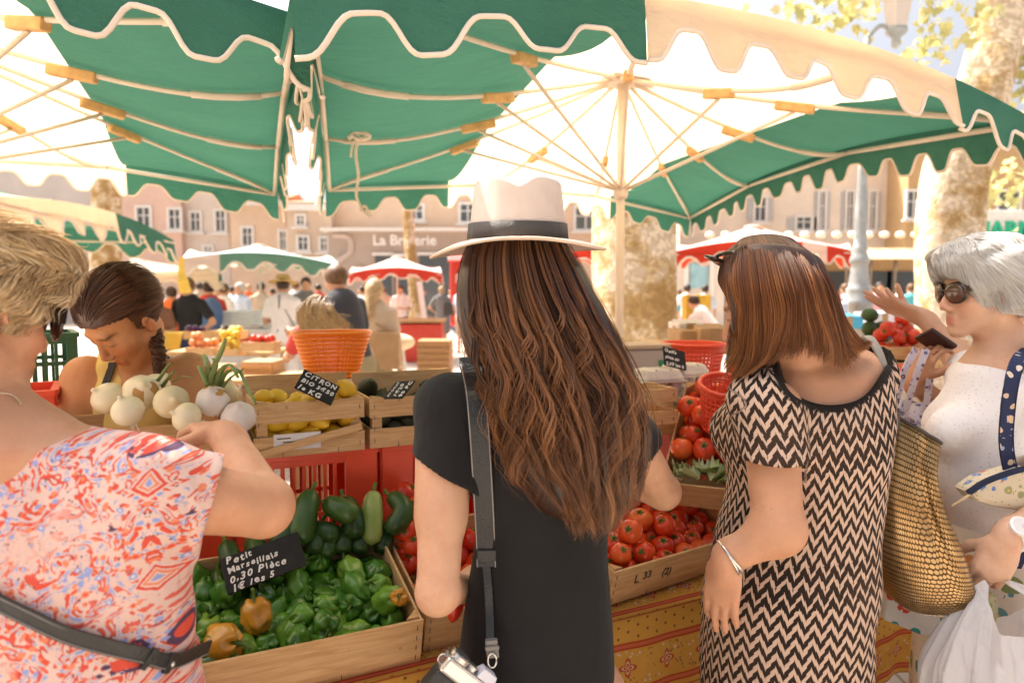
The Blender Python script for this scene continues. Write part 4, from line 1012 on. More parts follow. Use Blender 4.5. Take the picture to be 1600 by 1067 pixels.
# ------------------------------------------------------------------ onions and garlic on their crate
oO = oL - ub * .475 + V3(0, 0, 0) + vb * .0; crate('wooden crate topped with white onions and garlic', oO, RB, .455, .24, .10, wood=WOOD2)
def onion(label, c, r, ax, mat=ONION, leaves=0, patch=False, kind='onion'):
    root = thing(kind, label, kind, c, 'white onions and garlic heads'); R = toR(ax, RNG.random() * 6); n = 24; V = []; m = 16
    for i in range(m + 1):
        t = i / m; p = PI * t; q = math.sin(p) ** .85; z = math.cos(p) * .86
        if t < .2: q = max(q * (t / .2) ** .5, .13); z = .86 + (1 - t / .2) * .28 - .16 * (t / .2)
        for k in range(n):
            a = 2 * PI * k / n; f = (1 + .10 * abs(math.cos(3.5 * a)) - .05) if kind == 'garlic' else 1 + .012 * math.sin(7 * a) + .02 * math.sin(2 * a)
            V.append(np.array([q * f * math.cos(a), q * f * math.sin(a), z]) * r)
    b = MB().add(np.array(V) @ R.T + c, [(i * n + k, (i + 1) * n + k, (i + 1) * n + (k + 1) % n, i * n + (k + 1) % n) for i in range(m) for k in range(n)] + [tuple(range(n))]); b.build('bulb', mat, root, smooth=True)
    tip = np.array(c) + R @ V3(0, 0, r * .95); rt = MB()
    for k in range(9): d = unit(RNG.normal(size=3)) * .4; rt.tube([np.array(c) - R @ V3(0, 0, r * .83), np.array(c) - R @ (V3(0, 0, r * 1.0) + d * r * .5), np.array(c) - R @ (V3(0, 0, r * 1.1) + d * r)], .0012, 4)
    rt.build('roots', PAPER, root)
    if patch:
        s = MB(); n2 = 10
        for sgn in (1, -1):
            L = [[np.array(c) + R @ (V3(math.cos(a) * math.sin(p), math.sin(a) * math.sin(p), math.cos(p) * .88) * r * 1.035) for a in np.linspace(sgn * .4, sgn * (1.2 + .5 * math.sin(4 * p)), 6)] for p in np.linspace(.35, 2.2, 12)]
            s.loft(L, cap=False, closed=False)
        s.build('dry_skin', BROWNSK, root, smooth=True)
    return root, tip
for lb, px, py, Y, r, ax, pt in [('white onion at the left end of the pile', 169, 622, 1.62, .037, (-.3, -.5, .4), 0), ('large white onion with a brown streak at the top of the pile', 222, 613, 1.64, .042, (.4, -.6, .5), 1), ('white onion in the middle of the pile', 268, 628, 1.60, .038, (.5, -.7, .2), 0),
    ('low white onion under the large one', 200, 642, 1.58, .036, (-.2, -.4, .8), 0), ('small white onion beside the reaching fingers', 292, 652, 1.56, .033, (-.6, -.6, .4), 0), ('back onion behind the large one', 245, 604, 1.71, .034, (.4, .2, .6), 0), ('onion half hidden behind the green tops', 352, 618, 1.70, .036, (.2, .2, .8), 0)]: onion(lb, at(px, py, Y), r, ax, ONION, 0, pt)
onion('peeled garlic head with torn brown skin at the top right of the pile', at(332, 626, 1.62), .036, (.1, -.5, .7), GARLIC, patch=True, kind='garlic')
onion('white garlic bulb beside the lemon crate', at(373, 652, 1.61), .038, (.2, -.5, .75), GARLIC, kind='garlic')
onion('garlic bulb under the white one, partly hidden', at(352, 683, 1.60), .034, (.5, -.5, .1), GARLIC, kind='garlic')
root = thing('spring_onion_tops', 'bunch of green onion tops rising from the pile beside the lemon crate', 'onion greens', at(330, 602, 1.68))
for pts, w in [([(335, 612), (326, 580), (320, 555), (322, 572)], 9), ([(336, 612), (334, 576), (346, 548), (352, 530)], 9), ([(338, 612), (345, 580), (360, 570), (372, 590)], 10), ([(340, 612), (352, 584), (372, 578), (384, 600), (400, 632)], 8), ([(330, 612), (318, 586), (312, 574), (322, 600)], 10), ([(342, 612), (358, 592), (372, 582), (380, 576)], 6), ([(334, 612), (330, 590), (338, 570), (333, 560)], 8),
               ([(238, 604), (250, 590), (262, 572), (268, 566)], 7), ([(252, 606), (262, 592), (272, 580)], 7), ([(270, 596), (285, 588), (302, 590)], 4)]:
    q = [at(x, y, 1.68 - .03 * i) for i, (x, y) in enumerate(pts)]; mb = MB(); k = 14; L = catmull(q, k); mb.tube(L, np.linspace(w, w * .45, k) * .0012 * .8, 8, flat=.45); mb.build('leaf', LEEK, root, smooth=True)
o = at(30, 640, 1.70); o[2] = zL + .0; plastic_crate('dark green plastic crate left of the vendor', at(20, 632, 1.80) - V3(.30, 0, .02), rotz(math.radians(35)), .40, .25, .19, GREENP, .06)
plastic_crate('red plastic crate below the dark green one', at(20, 640, 1.55) - V3(.30, .0, .19), rotz(math.radians(30)), .33, .2, .21, REDP, .1)
crate('wooden crate stacked at the far left of the stall', V3(-1.35, 1.36, .80), rotz(math.radians(30)), .45, .28, .3, gap=.05, wood=WOOD2)
# ------------------------------------------------------------------ tomatoes on the right
Yt = math.radians(34.0); RTt = rotz(Yt) @ rotx(math.radians(16)); FLt = np.array([.2457, 1.663, .877]); HT = .095; oT = FLt - RTt @ V3(0, 0, HT)
def marks(mb):
    add_text(mb, 'L', .036, (.075, -.0012, .056), (1, 0, 0), (0, 0, 1), .0006, 0, .0004, 'LEFT'); add_text(mb, '33', .030, (.104, -.0012, .060), (1, 0, 0), (0, 0, 1), .0006, 0, .0004, 'LEFT'); add_text(mb, '(2)', .030, (.172, -.0012, .052), (1, 0, 0), (0, 0, 1), .0006, .1, .0004, 'LEFT')
crate('pale wooden crate of tomatoes pencilled L 33 (2)', oT, RTt, .52, .34, HT, marks=marks)
P = pack(62, RNG.uniform(.027, .034, 62), (.01, .01, .012), (.51, .33, .13), seed=12); P[:, 2] += .004
scatter(toms, [oT + RTt @ p for p in P], 'ripe red tomato in the pencilled front crate', 'tomato', 'tomatoes in the front right crate', 1.04, (0, -.5, .7))
Y2 = math.radians(-24); R2 = rotz(Y2) @ rotx(math.radians(33)); o2 = at(1036, 786, 1.99)
crate('wooden crate of tomatoes and lettuce in front of the red baskets', o2, R2, .42, .44, .085, wood=WOOD2)
P = pack(84, RNG.uniform(.027, .034, 84), (.01, .095, .012), (.41, .43, .17), seed=15); P[:, 2] += .006
scatter(toms, [o2 + R2 @ p for p in P], 'red tomato in the rear crate under the red basket', 'tomato', 'tomatoes in the rear right crate', 1.04, (0, -.5, .7))
extra = [at(1025, 668, 2.10), at(1045, 690, 2.06), at(1068, 684, 2.07), at(1038, 668, 2.12), at(1060, 655, 2.16), at(1078, 712, 2.03), at(1090, 690, 2.06)]
root = thing('lettuce', 'curly pale lettuce at the front of the rear tomato crate', 'lettuce', o2 + R2 @ V3(.15, .05, .07))
lv = []
for i in range(26):
    c = o2 + R2 @ V3(RNG.uniform(.04, .34), RNG.uniform(.02, .075), .060 + RNG.uniform(0, .02)); ax = RNG.uniform(0, 6.28); d = V3(math.cos(ax), math.sin(ax) * .6 - .3, .5); s = np.cross(d, UP); s = unit(s); rings = []
    for a in np.linspace(-1, 1, 9): rings.append([c + d * t * .042 + s * a * .026 * (1 - .3 * t) + UP * (.012 * math.sin(a * 9 + i) * t + .014 * a * a) for t in np.linspace(0, 1, 6)])
    MB().loft(rings, cap=False, closed=False).build('leaf', LETT, root, smooth=True)
crate('small slatted crate beside the hair of the straw-hat woman', at(962, 668, 2.02), rotz(math.radians(18)), .20, .14, .105, gap=.026)
# egg boxes
PULP = plain('grey_pulp_board', (.60, .54, .48), .95, .1, var=.1, scale=25, bump=.4, bscale=90)
def eggbox(label, c, yaw, n=3):
    root = thing('egg_carton', label, 'egg carton', c, 'grey egg cartons'); R = rotz(yaw); b = MB(); w = .05
    for i in range(n):
        for j in range(2): b.lathe([(.014, 0), (.017, .002), (.0245, .034), (.0245, .038)], (w * (i - (n - 1) / 2), w * (j - .5), 0), 12)
    b.box((0, 0, .0385), (w * n + .014, w * 2 + .014, .006)); xf(b, R, c).build('tray', PULP, root, smooth=False)
    def ring(sx, sy, z, q=20): return [np.array([math.copysign(abs(math.cos(a)) ** .45, math.cos(a)) * sx, math.copysign(abs(math.sin(a)) ** .45, math.sin(a)) * sy, z]) for a in np.linspace(0, 2 * PI, q, endpoint=False)]
    L = MB().loft([ring(w * n / 2 + .006, w + .006, .042), ring(w * n / 2 + .004, w + .004, .050), ring(w * n / 2 - .006, w - .008, .072), ring(w * n / 2 - .014, w - .016, .076)])
    for i in range(n - 1): L.box((w * (i - (n - 2) / 2), 0, .070), (.008, w * 1.7, .016))
    xf(L, R, c).build('lid', PULP, root, smooth=False, bevel=.003)
eggbox('egg carton nearest the straw-hat woman\'s hair', at(1026, 612, 2.28), .35); eggbox('egg carton leaning under the small chalk sign', at(1068, 603, 2.38), .5)
eggbox('lower egg carton under the one with the chalk sign', at(1080, 634, 2.34), .4)
m = Mat('cloudy_plastic', .35, .4).color((.52, .47, .42)).m
root = thing('storage_tub', 'cloudy plastic storage tub with a beige lid behind the egg cartons', 'tub', at(1002, 578, 2.6)); c = at(1002, 578, 2.6)
mb = MB(); mb.loft([[c + rotz(.3) @ V3(sx * (.085 + .012 * k), sy * (.06 + .01 * k), .08 * k) for sx, sy in ((-1, -1), (1, -1), (1, 1), (-1, 1))] for k in (0, 1)]); mb.build('tub_body', m, root, bevel=.006)
MB().box(c + V3(0, 0, .09), (.215, .155, .018), rotz(.3)).build('lid', plain('beige_lid', (.50, .38, .27), .5), root, bevel=.005)
MB().box(c + rotz(.3) @ V3(.05, -.069, .03), (.03, .004, .022), rotz(.3)).build('sticker', plain('green_sticker', (.03, .28, .12), .5), root)
def basket(label, c, rt, rb, h, mat, R=None, ribs=26, rings=7, rect=1.0, name='plastic_basket', solid=False):
    root = thing(name, label, 'basket', c); R = np.eye(3) if R is None else R; q = 40
    def ringpts(t, ex=0, n=q):
        r = lerp(rb, rt, t) + ex; out = []
        for a in np.linspace(0, 2 * PI, n, endpoint=False):
            e = 1 if rect == 1 else .55; out.append(np.array([math.copysign(abs(math.cos(a)) ** e, math.cos(a)) * r * rect, math.copysign(abs(math.sin(a)) ** e, math.sin(a)) * r, h * t]))
        return out
    w = MB()
    for i in range(rings): 
        p = ringpts((i + .5) / rings); w.tube(p + [p[0], p[1]], .0024 if not solid else h / rings * .36, 6, flat=1)
    a, b = ringpts(0, 0, ribs), ringpts(1, 0, ribs)
    for i in range(ribs): w.tube([lerp(a[i], b[i], t) for t in (0, .5, 1)], .0028 if not solid else .0042, 6)
    xf(w, R, c).build('weave', mat, root, smooth=True)
    p = ringpts(1, .003); t = MB(); t.tube(p + [p[0], p[1]], .0065, 8); p = ringpts(.88, .002); t.tube(p + [p[0], p[1]], .004, 6); xf(t, R, c).build('rim', mat, root, smooth=True)
    f = MB(); p0 = ringpts(0, .001); p1 = [x + V3(0, 0, .005) for x in ringpts(.03, -.001)]; f.loft([p0, p1]); xf(f, R, c).build('base', mat, root); return root
basket('orange plastic basket with slotted sides standing on the plank', at(520, 588, 2.7), .102, .066, .168, ORANGEP, rotz(.2), ribs=54, rings=11, rect=1.38, solid=True)
basket('wide red plastic basket standing behind the chalk sign', at(1082, 592, 2.62), .112, .085, .13, REDP, ribs=44, rings=9, solid=True)
basket('tilted red openwork basket above the tomatoes', at(1122, 668, 2.02) , .062, .045, .14, REDP, rotz(.3) @ roty(-.12) @ rotx(.35), ribs=28, rings=9)
sign('small chalked slate leaning on the red basket', at(1054, 560, 2.30), at(1078, 553, 2.34) - at(1030, 540, 2.28), at(1029, 540, 2.31) - at(1033, 571, 2.28), .094, .066, ['Oeufs', 'plein air', '2,50 les 6'], [.016, .014, .015])
b = at(1050, 592, 2.75); MB().box((b[0], b[1], (b[2]) / 2 - .004), (.62, .36, b[2] - .008), rotz(.25)).build('display_box', WOOD2, loc=(b[0], b[1], 0), bevel=.004, label='wooden display box under the red basket and storage tub', category='display box')
b = at(1050, 630, 2.36); MB().box((b[0] + .02, b[1] + .0, lerp(1.10, b[2], .5)), (.36, .22, b[2] - 1.10 - .002), rotz(.4)).build('egg_shelf', WOOD2, loc=(b[0], b[1], 1.10), bevel=.004, label='low wooden shelf under the egg cartons', category='shelf')
mb = MB(); c = at(1091, 650, 2.2); mb.ell(c, (.03, .03, .06), toR((.3, -.2, 1)), 16, 12); mb.build('cucumber', CUC, loc=c, smooth=True, label='dark green gourd between the egg cartons and the tilted red basket', category='gourd')
b = at(530, 589, 2.7); mb = MB(); mb.box(b + V3(.02, 0, -.016), (.46, .32, .028), rotz(.2)); mb.build('plank', plain('whitewashed_plank', (.66, .56, .46), .8), loc=b, bevel=.003, label='pale plank under the orange basket', category='plank')
MB().box((b[0] + .02, b[1], (b[2] - .034) / 2), (.38, .26, b[2] - .036), rotz(.2)).build('cardboard_box', CARD, loc=(b[0], b[1], 0), bevel=.006, label='tall cardboard box standing under the pale plank', category='box')
# ------------------------------------------------------------------ people: materials
def m_flesh(name, col, freck=.0):
    M = Mat(name, .48, .35); o = M.coord(); c = np.array(col); n = M.noise(o, 9, 4, .6); f = M.noise(o, 60, 3)
    cc = M.ramp(n, [(.3, tuple(c * .88)), (.7, tuple(np.minimum(c * 1.1, .9)))])
    if freck: cc = M.mix(M.voro(o, 70).lt(.10) * M.noise(o, 7).gt(.55) * freck, cc, tuple(c * .35))
    m2 = M.noise(o, 26, 4, .7); cc = M.mix(m2.ss(.48, .68) * .30, cc, (c[0] * .95, c[1] * .72, c[2] * .62)); cc = M.mix(M.noise(o, 130, 3, .7).ss(.6, .72) * .22, cc, tuple(c * .62)); cc = M.mix(M.attr('warm') * .55, cc, (c[0] * 1.02, c[1] * .62, c[2] * .6)); cc = M.mix(M.attr('lip') * .8, cc, (c[0] * .82, c[1] * .42, c[2] * .45)); cc = M.mix(M.attr('brow') * .85, cc, (.06, .03, .018))
    M.color(cc); M.set('Subsurface Weight', .12); M.set('Subsurface Scale', .012); M.set('Subsurface Radius', (1., .35, .2)); M.bump(f + M.noise(o, 350, 2) * .8 + m2, .22, .003); return M.m
SK_A = m_flesh('tanned_skin', (.55, .28, .16), .5); SK_B = m_flesh('fair_tan_skin', (.60, .34, .21), .8); SK_C = m_flesh('bronzed_skin', (.58, .265, .11)); SK_D = m_flesh('pale_skin', (.60, .355, .235), .5)
def m_hair(name, stops, rough=.36, spec=.55):
    M = Mat(name, rough, spec); r = M.attr('rnd'); a = M.attr('along'); n = M.noise(M.coord(), 6, 3)
    M.color(M.ramp(r * .55 + a * .32 + (n - .5) * .45 + .03, stops)); return M.m
H_BRUN = m_hair('chestnut_hair', [(.12, (.022, .008, .003)), (.42, (.085, .031, .011)), (.7, (.22, .085, .028)), (.95, (.42, .19, .07))])
H_BLON = m_hair('blonde_hair', [(.1, (.30, .165, .06)), (.4, (.58, .39, .19)), (.9, (.84, .68, .44))], .45)
H_CARA = m_hair('caramel_hair', [(.16, (.030, .010, .004)), (.48, (.13, .042, .012)), (.72, (.30, .11, .030)), (.98, (.52, .24, .075))], .42, .35)
H_WHIT = m_hair('white_hair', [(.1, (.40, .37, .34)), (.5, (.62, .59, .55)), (.9, (.76, .74, .70))], .42)
H_DARK = m_hair('dark_brown_hair', [(.1, (.03, .011, .004)), (.5, (.12, .042, .014)), (.95, (.30, .12, .04))], .34)
# ------------------------------------------------------------------ anatomy
def head(F, c, R, s=1, neck=None, k=.012):
    L = lambda x, y, z: np.array(c) + R @ (V3(x, y, z) * s); e = lambda p, r, kk=k, op='add', Q=None: F.ell(L(*p), V3(*r) * s, R if Q is None else R @ Q, kk, op)
    e((0, -.014, .034), (.074, .094, .084), .01); e((0, .028, -.028), (.060, .060, .082), .02)
    for sx in (-1, 1):
        F.cap(L(sx * .052, .0, -.055), L(sx * .016, .062, -.098), .017 * s, .014 * s, .02); e((sx * .036, .054, -.026), (.024, .024, .024), .02)
        e((sx * .031, .092, .001), (.017, .016, .010), .010, 'sub'); F.ell(L(sx * .031, .073, .001), V3(.0125, .0125, .0125) * s, R, .003)
        e((sx * .077, -.012, -.012), (.008, .018, .031), .006, 'add', rotz(-sx * .35) @ rotx(-.15)); e((sx * .083, -.006, -.012), (.005, .009, .018), .004, 'sub')
        e((sx * .011, .094, -.041), (.0085, .010, .0075), .005)
    F.cap(L(-.034, .076, .024), L(.034, .076, .024), .009 * s, None, .012); F.cap(L(0, .082, .012), L(0, .102, -.033), .007 * s, .0095 * s, .008)
    e((0, .064, -.102), (.021, .019, .017), .014); F.cap(L(-.017, .080, -.066), L(.017, .080, -.066), .0065 * s, None, .006); F.cap(L(-.014, .079, -.079), L(.014, .079, -.079), .0075 * s, None, .006)
    F.cap(L(-.020, .091, -.0725), L(.020, .091, -.0725), .0022 * s, None, .002, 'sub')
    if neck is not None: F.cap(L(0, -.022, -.06), neck, .051 * s, .056 * s, .03)
def face_attrs(c, R, s):
    def fn(me, V):
        q = ((V - np.array(c)) @ R) / s; x, y, z = np.abs(q[:, 0]), q[:, 1], q[:, 2]; fr = (y > .05)
        lip = np.exp(-((x / .021) ** 4 + ((z + .0725) / .0115) ** 4)) * fr
        brow = np.exp(-(((x - .033) / .019) ** 4 + ((z - .023 + (x - .03) * .15 * np.sign(x - .03)) / .0042) ** 2)) * fr + np.exp(-(((x - .031) / .015) ** 4 + ((z + .0045) / .0022) ** 2)) * (y > .06)
        warm = np.exp(-(((x - .042) / .022) ** 2 + ((z + .03) / .022) ** 2)) * fr * .7 + np.exp(-((x / .012) ** 2 + ((z + .036) / .014) ** 2)) * fr * .6 + np.exp(-(((q[:, 1] + .01) / .03) ** 2 + ((z + .01) / .03) ** 2)) * (x > .072) * .7
        vattr(me, 'lip', lip); vattr(me, 'brow', np.clip(brow, 0, 1)); vattr(me, 'warm', warm)
    return fn
def hand(F, w, f, n, t, curls, spread=.12, s=1., thumb=.5, kf=.0045):
    """w wrist, f finger direction, n the way the palm faces, t towards the thumb"""
    f = unit(f); n = unit(np.array(n) - f * (np.array(n) @ f)); t0 = np.array(t, float); t = unit(t0 - f * (t0 @ f) - n * (t0 @ n)); w = np.array(w); R = np.stack([t, f, n], 1)
    F.ell(w + f * .052 * s, V3(.040, .052, .0155) * s, R, .012); F.cap(w - f * .02 * s, w + f * .03 * s, .024 * s, .026 * s, .014); tips = []
    for i, ln in enumerate((.93, 1.04, .98, .78)):
        b = w + (f * (.088 - .006 * abs(i - 1.2)) + t * (.029 - .0195 * i)) * s; sp = (1.2 - i) * spread; d = unit(f + t * sp * .6); ax = np.cross(d, n); P = [b - d * .012 * s, b]; a = 0; c3 = curls[i] if not np.isscalar(curls) else curls
        for seg, sl in enumerate((.043, .027, .021)):
            a += c3 * (.8, 1.0, .7)[seg]; P.append(P[-1] + (d * math.cos(a) + n * math.sin(a)) * sl * ln * s)
        F.chain(P, np.array([.0095, .0092, .0085, .0078, .0068]) * s, kf); tips.append(P[-1])
    b = w + (f * .028 + t * .024) * s; d = unit(f * .62 + t * (.85 - thumb * .5) + n * thumb); P = [b, b + d * .040 * s]; d2 = unit(d + f * .5); P.append(P[-1] + d2 * .028 * s); P.append(P[-1] + unit(d2 + f * .2 + n * .15) * .022 * s)
    F.chain(P, np.array([.0150, .0115, .0100, .0078]) * s, .008); return tips
def legs(F, hip, yaw, hgt=.92, r=(.085, .055, .042), stance=.09):
    R = rotz(yaw)
    for sx in (-1, 1):
        h = hip + R @ V3(sx * stance, 0, 0); kn = np.array([*(h + R @ V3(0, .02, 0))[:2], hgt * .52]); an = np.array([*(h + R @ V3(sx * .01, -.02, 0))[:2], .075])
        F.cap(h, kn, r[0], r[1], .03); F.cap(kn, an, r[1], r[2] * .8, .02); F.ell(kn + (an - kn) * .3 - R @ V3(0, .012, 0), (.046, .05, .10), None, .02); F.cap(an - [0, 0, .035] - R @ V3(0, .02, 0), an + R @ V3(0, .15, 0) - [0, 0, .05], .032, .024, .02)
def secs(rows):
    out = []
    for py, l, r, Y, b in rows:
        A, B = at(l, py, Y), at(r, py, Y); out.append((A[2], (A[0] + B[0]) / 2, Y, (B[0] - A[0]) / 2, b))
    return out
def surf(F, px, py, y0, y1, off=.003, default=None):
    ys = np.arange(y0, y1, .0015); P = np.array([at(px, py, y) for y in (y0, y1)]); T = (ys - y0) / (y1 - y0); Q = P[0] + (P[1] - P[0]) * T[:, None]; d = F.sample(Q)
    i = np.argmax(d < 0) if (d < 0).any() else None
    if i is None:
        if default is not None: return at(px, py, default)
        i = int(np.argmin(d))
    q = Q[i]; return q - unit(P[1] - P[0]) * off
def sleeve(D, a, b, t, n, r0, r1, rin, k=.04, sh=.05):
    G = Field(D.lo, D.lo + (D.n - 1) * D.h, D.h); G.d[:] = .2; h = lerp(a, b, t); G.ell(a, (r0, r0, sh), None, .03); G.cap(a, lerp(a, b, t + .12), r0, r1, .03); G.plane(h, n); G.cap(lerp(a, b, t - .05), lerp(a, b, t + .4), min(rin, r1 - .0145), None, 0, 'sub')
    G.d = np.minimum(G.d, .2); w = np.clip(k - np.abs(D.d - G.d), 0, None) / k; D.d = np.minimum(D.d, G.d) - w * w * k * .25
def person(label, loc, group=None): return thing('person', label, 'person', loc, group)
# ------------------------------------------------------------------ hair
def strand_arrays(lines, r, rnd=None, sides=3, taper=.15):
    me = strands(lines, r, rnd, sides, taper); n = len(me.vertices); co = np.empty(n * 3, np.float32); me.vertices.foreach_get('co', co)
    q = np.empty(len(me.loops), np.int32); me.loops.foreach_get('vertex_index', q); A = {}
    for k in ('rnd', 'along'):
        a = np.empty(n, np.float32); me.attributes[k].data.foreach_get('value', a); A[k] = a
    bpy.data.meshes.remove(me); return co.reshape(-1, 3), q.reshape(-1, 4), A
def hair_object(parts, mat, parent, name='hair'):
    """parts: list of (V,Q,rnd,along)"""
    V, Q, r, a, n = [], [], [], [], 0
    for v, q, rr, aa in parts:
        V.append(v); Q.append(q + n); r.append(np.broadcast_to(rr, len(v))); a.append(np.broadcast_to(aa, len(v))); n += len(v)
    me = pydata(np.vstack(V), np.vstack(Q)); vattr(me, 'rnd', np.concatenate(r)); vattr(me, 'along', np.concatenate(a)); return link_mesh(name, me, mat, parent)
def scalp(c, R, s, n, seg, length, flow, region, lift, r=.0011, wave=.003, seed=0, clump=0, lock=0):
    g = np.random.default_rng(seed); ctr = V3(0, -.014, .034); rad = V3(.077, .097, .088); P = np.zeros((0, 3))
    while len(P) < n:
        d = g.normal(size=(n * 2, 3)); d /= np.linalg.norm(d, axis=1)[:, None]; q = ctr + d * rad; P = np.vstack([P, q[region(q)]])
    P = P[:n]; ln = length(P) * g.uniform(.7, 1.15, n); out = [P.copy()]; ph = g.uniform(0, 6.3, (n, 3)); lf = g.uniform(.35, 1.0, n)
    if clump: ph = np.floor(ph * 0) + (np.sin(P[:, :1] * clump + 1) + np.sin(P[:, 1:2] * clump * 1.3 + 2) + np.sin(P[:, 2:] * clump)) * 2 + ph * .12
    for k in range(1, seg):
        t = k / (seg - 1); fl = flow(P, t); nr = (P - ctr) / rad ** 2; nr /= np.linalg.norm(nr, axis=1)[:, None]; dn = (fl * nr).sum(1, keepdims=True)
        fl = fl - nr * np.minimum(dn, 0) ; fl /= np.linalg.norm(fl, axis=1)[:, None] + 1e-9; P = P + fl * (ln / seg)[:, None]
        P = P + wave * np.sin(ph + t * 9 + np.array([0, 2, 4])) * t
        sd = np.linalg.norm((P - ctr) / rad, axis=1); tgt = 1 + (lift(t) if callable(lift) else lift) * lf / .085
        m = sd < tgt; P = np.where(m[:, None], ctr + (P - ctr) * (tgt / np.maximum(sd, 1e-6))[:, None], P); out.append(P.copy())
    Lq = np.stack(out, 1) * s; W_ = Lq @ R.T + np.array(c); rnd = np.clip(.5 + .22 * (np.sin(out[0][:, 0] * 60) + np.sin(out[0][:, 2] * 75 + out[0][:, 1] * 40)) + g.normal(size=n) * .22, 0, 1); return W_, rnd
def scalp_base(c, R, s, region, grow=.008, h=.005):
    F = Field(np.array(c) - .17, np.array(c) + .17, h); F.ell(np.array(c) + R @ (V3(0, -.014, .034) * s), V3(.075 + grow, .095 + grow, .086 + grow) * s, R, 0)
    V, Q = F.nets(1); q = (V - np.array(c)) @ R / s; m = region(q); Q = Q[m[Q].all(1)]; return V, Q, .25, .3
# ------------------------------------------------------------------ cloth materials
def m_cloth(name, col, rough=.85, weave=420, var=.08, sheen=.2, trans=0):
    M = Mat(name, rough, .15); o = M.coord(); c = np.array(col); n = M.noise(o, 5, 4)
    M.color(M.ramp(n, [(.3, tuple(c * (1 - var))), (.7, tuple(np.minimum(c * (1 + var), .9)))])); M.set('Sheen Weight', sheen * .3); f = M.noise(M.coord('Object', (2, 2, .8)), 6, 3, .5, .6); M.bump(f * 3 + M.noise(o, weave, 2) * .25, .35, .012)
    if trans: M.translucent(trans, col)
    return M.m
def m_paisley():
    M = Mat('paisley_print', .8, .2); uv = M.attr('pat', 'Vector'); u, v, _ = M.xyz(uv); a = u.abs(); p = M.vec(a, v); q = M.vadd(p, M.noise(p, 10, 3, .6, col=True), .06); q2 = M.vadd(p, M.noise(p, 30, 2, .5, col=True), .022); q3 = M.vadd(p, M.noise(p, 55, 2, .5, col=True), .012)
    c = M.ramp(M.noise(p, 6, 3), [(.3, (.66, .43, .36)), (.7, (.74, .52, .45))]); d = M.voro(q, 12); dc = M.xyz(M.voro(q, 12, out=1)); zone = M.noise(M.vadd(p, M.vec(3.1, 1.7)), 10, 2).ss(.36, .46).max(a.ss(.12, .04) * .9)
    e = M.voro(q2, 105); ec = M.xyz(M.voro(q2, 105, out=1)); st = M.noise(M.vadd(p, M.vec(7.7, 2.2)), 27, 2, .5, 1.6); lf = ((st * 34).sin()); fine = M.noise(q3, 95, 2)
    RD, CO, BL, WH, DK = (.66, .085, .05), (.74, .23, .12), (.27, .33, .60), (.78, .62, .57), (.10, .05, .09)
    c = M.mix(lf.gt(.5) * fine.gt(.42) * zone, c, RD); c = M.mix(lf.band(.3, .5) * fine.gt(.56), c, DK); c = M.mix(lf.lt(-.90) * fine.gt(.49) * zone, c, BL)
    c = M.mix(e.lt(.36) * ec[0].lt(.42) * zone, c, CO); c = M.mix(e.lt(.24) * ec[0].lt(.22) * zone, c, RD); c = M.mix(e.lt(.36) * ec[0].gt(.80), c, BL); c = M.mix(e.lt(.15) * ec[0].gt(.80), c, WH); c = M.mix(e.lt(.13) * ec[0].band(.42, .6), c, DK)
    w = (d * 9.5 * 3.1416 + fine * 1.2).sin(); big = dc[0].gt(.45); c = M.mix(d.band(.24, .36) * big * fine.gt(.40), c, RD); c = M.mix(d.band(.36, .40) * big * fine.gt(.5), c, DK); c = M.mix(d.band(.12, .19) * big * fine.gt(.45), c, CO); c = M.mix(d.lt(.06) * big, c, BL); c = M.mix(d.band(.06, .10) * big, c, RD)
    f = M.voro(p, 150); c = M.mix(f.lt(.17) * M.noise(p, 34, 2).gt(.56), c, DK)
    ch = ((v + a * .3) / .125).fract() - .5; m = a * .9 + ch.abs() * .10; m = m + (fine - .5) * .006; c = M.mix(m.lt(.017), c, (.72, .50, .44)); c = M.mix(m.band(.011, .0145), c, RD); c = M.mix(m.band(.006, .009), c, CO); c = M.mix(m.lt(.004), c, BL)
    M.color(c); fo = M.noise(M.coord('Object', (1.5, 1.5, .7)), 7, 3, .5, .8); M.bump(fo * 3, .4, .014); return M.m
def m_zigzag():
    M = Mat('zigzag_knit', .85, .15); uv = M.attr('pat', 'Vector'); u, v, tr = M.xyz(uv); nz = M.noise(uv, 30, 2); z = v + (u / .030).tri() * .026 + (nz - .5) * .003; t = z / .0285; fr = t.fract(); fl = t.floor()
    broad = ((fl * .137).sin() * 1.0 + (fl * .43).sin() * .6); step = ((u / .0075).fract() * .16); fr2 = (fr + step).fract(); cream = fr2.gt(.53); thin = fr2.band(.55, .86); mb_ = ((v - .985) / .255).fract(); m = mb_.lt(.20).max(mb_.gt(.90)) * (mb_.band(.05, .10) * -1 + 1)
    mm = thin * m + cream * (m * -1 + 1); dark = M.ramp(M.noise(uv, 3, 2), [(.35, (.016, .012, .010)), (.65, (.055, .030, .020))]); c = M.mix(mm, dark, (.56, .39, .29)); c = M.mix(tr, c, (.02, .015, .012))
    M.color(c); rib = (u / .0028).sin() * .5 + (z / .0022).sin() * .5; fo = M.noise(M.coord('Object', (1.5, 1.5, .8)), 6, 3, .5, .6); M.bump(rib * .25 + fo * 3 + mm * .6, .35, .008); return M.m
def m_lace():
    M = Mat('eyelet_cotton', .85, .2); o = M.coord(); d = M.voro(o, 95, rnd=.55); band = M.noise(o, 14, 2).gt(.42); hole = d.lt(.22) * band; c = M.mix(hole * .55, (.77, .72, .71), (.58, .50, .47)); M.color(c); rim = d.band(.26, .42) * band
    M.bump(M.noise(M.coord('Object', (1.5, 1.5, .8)), 6, 3, .5, .6) * 4 + rim * .7 - hole, .35, .01); return M.m
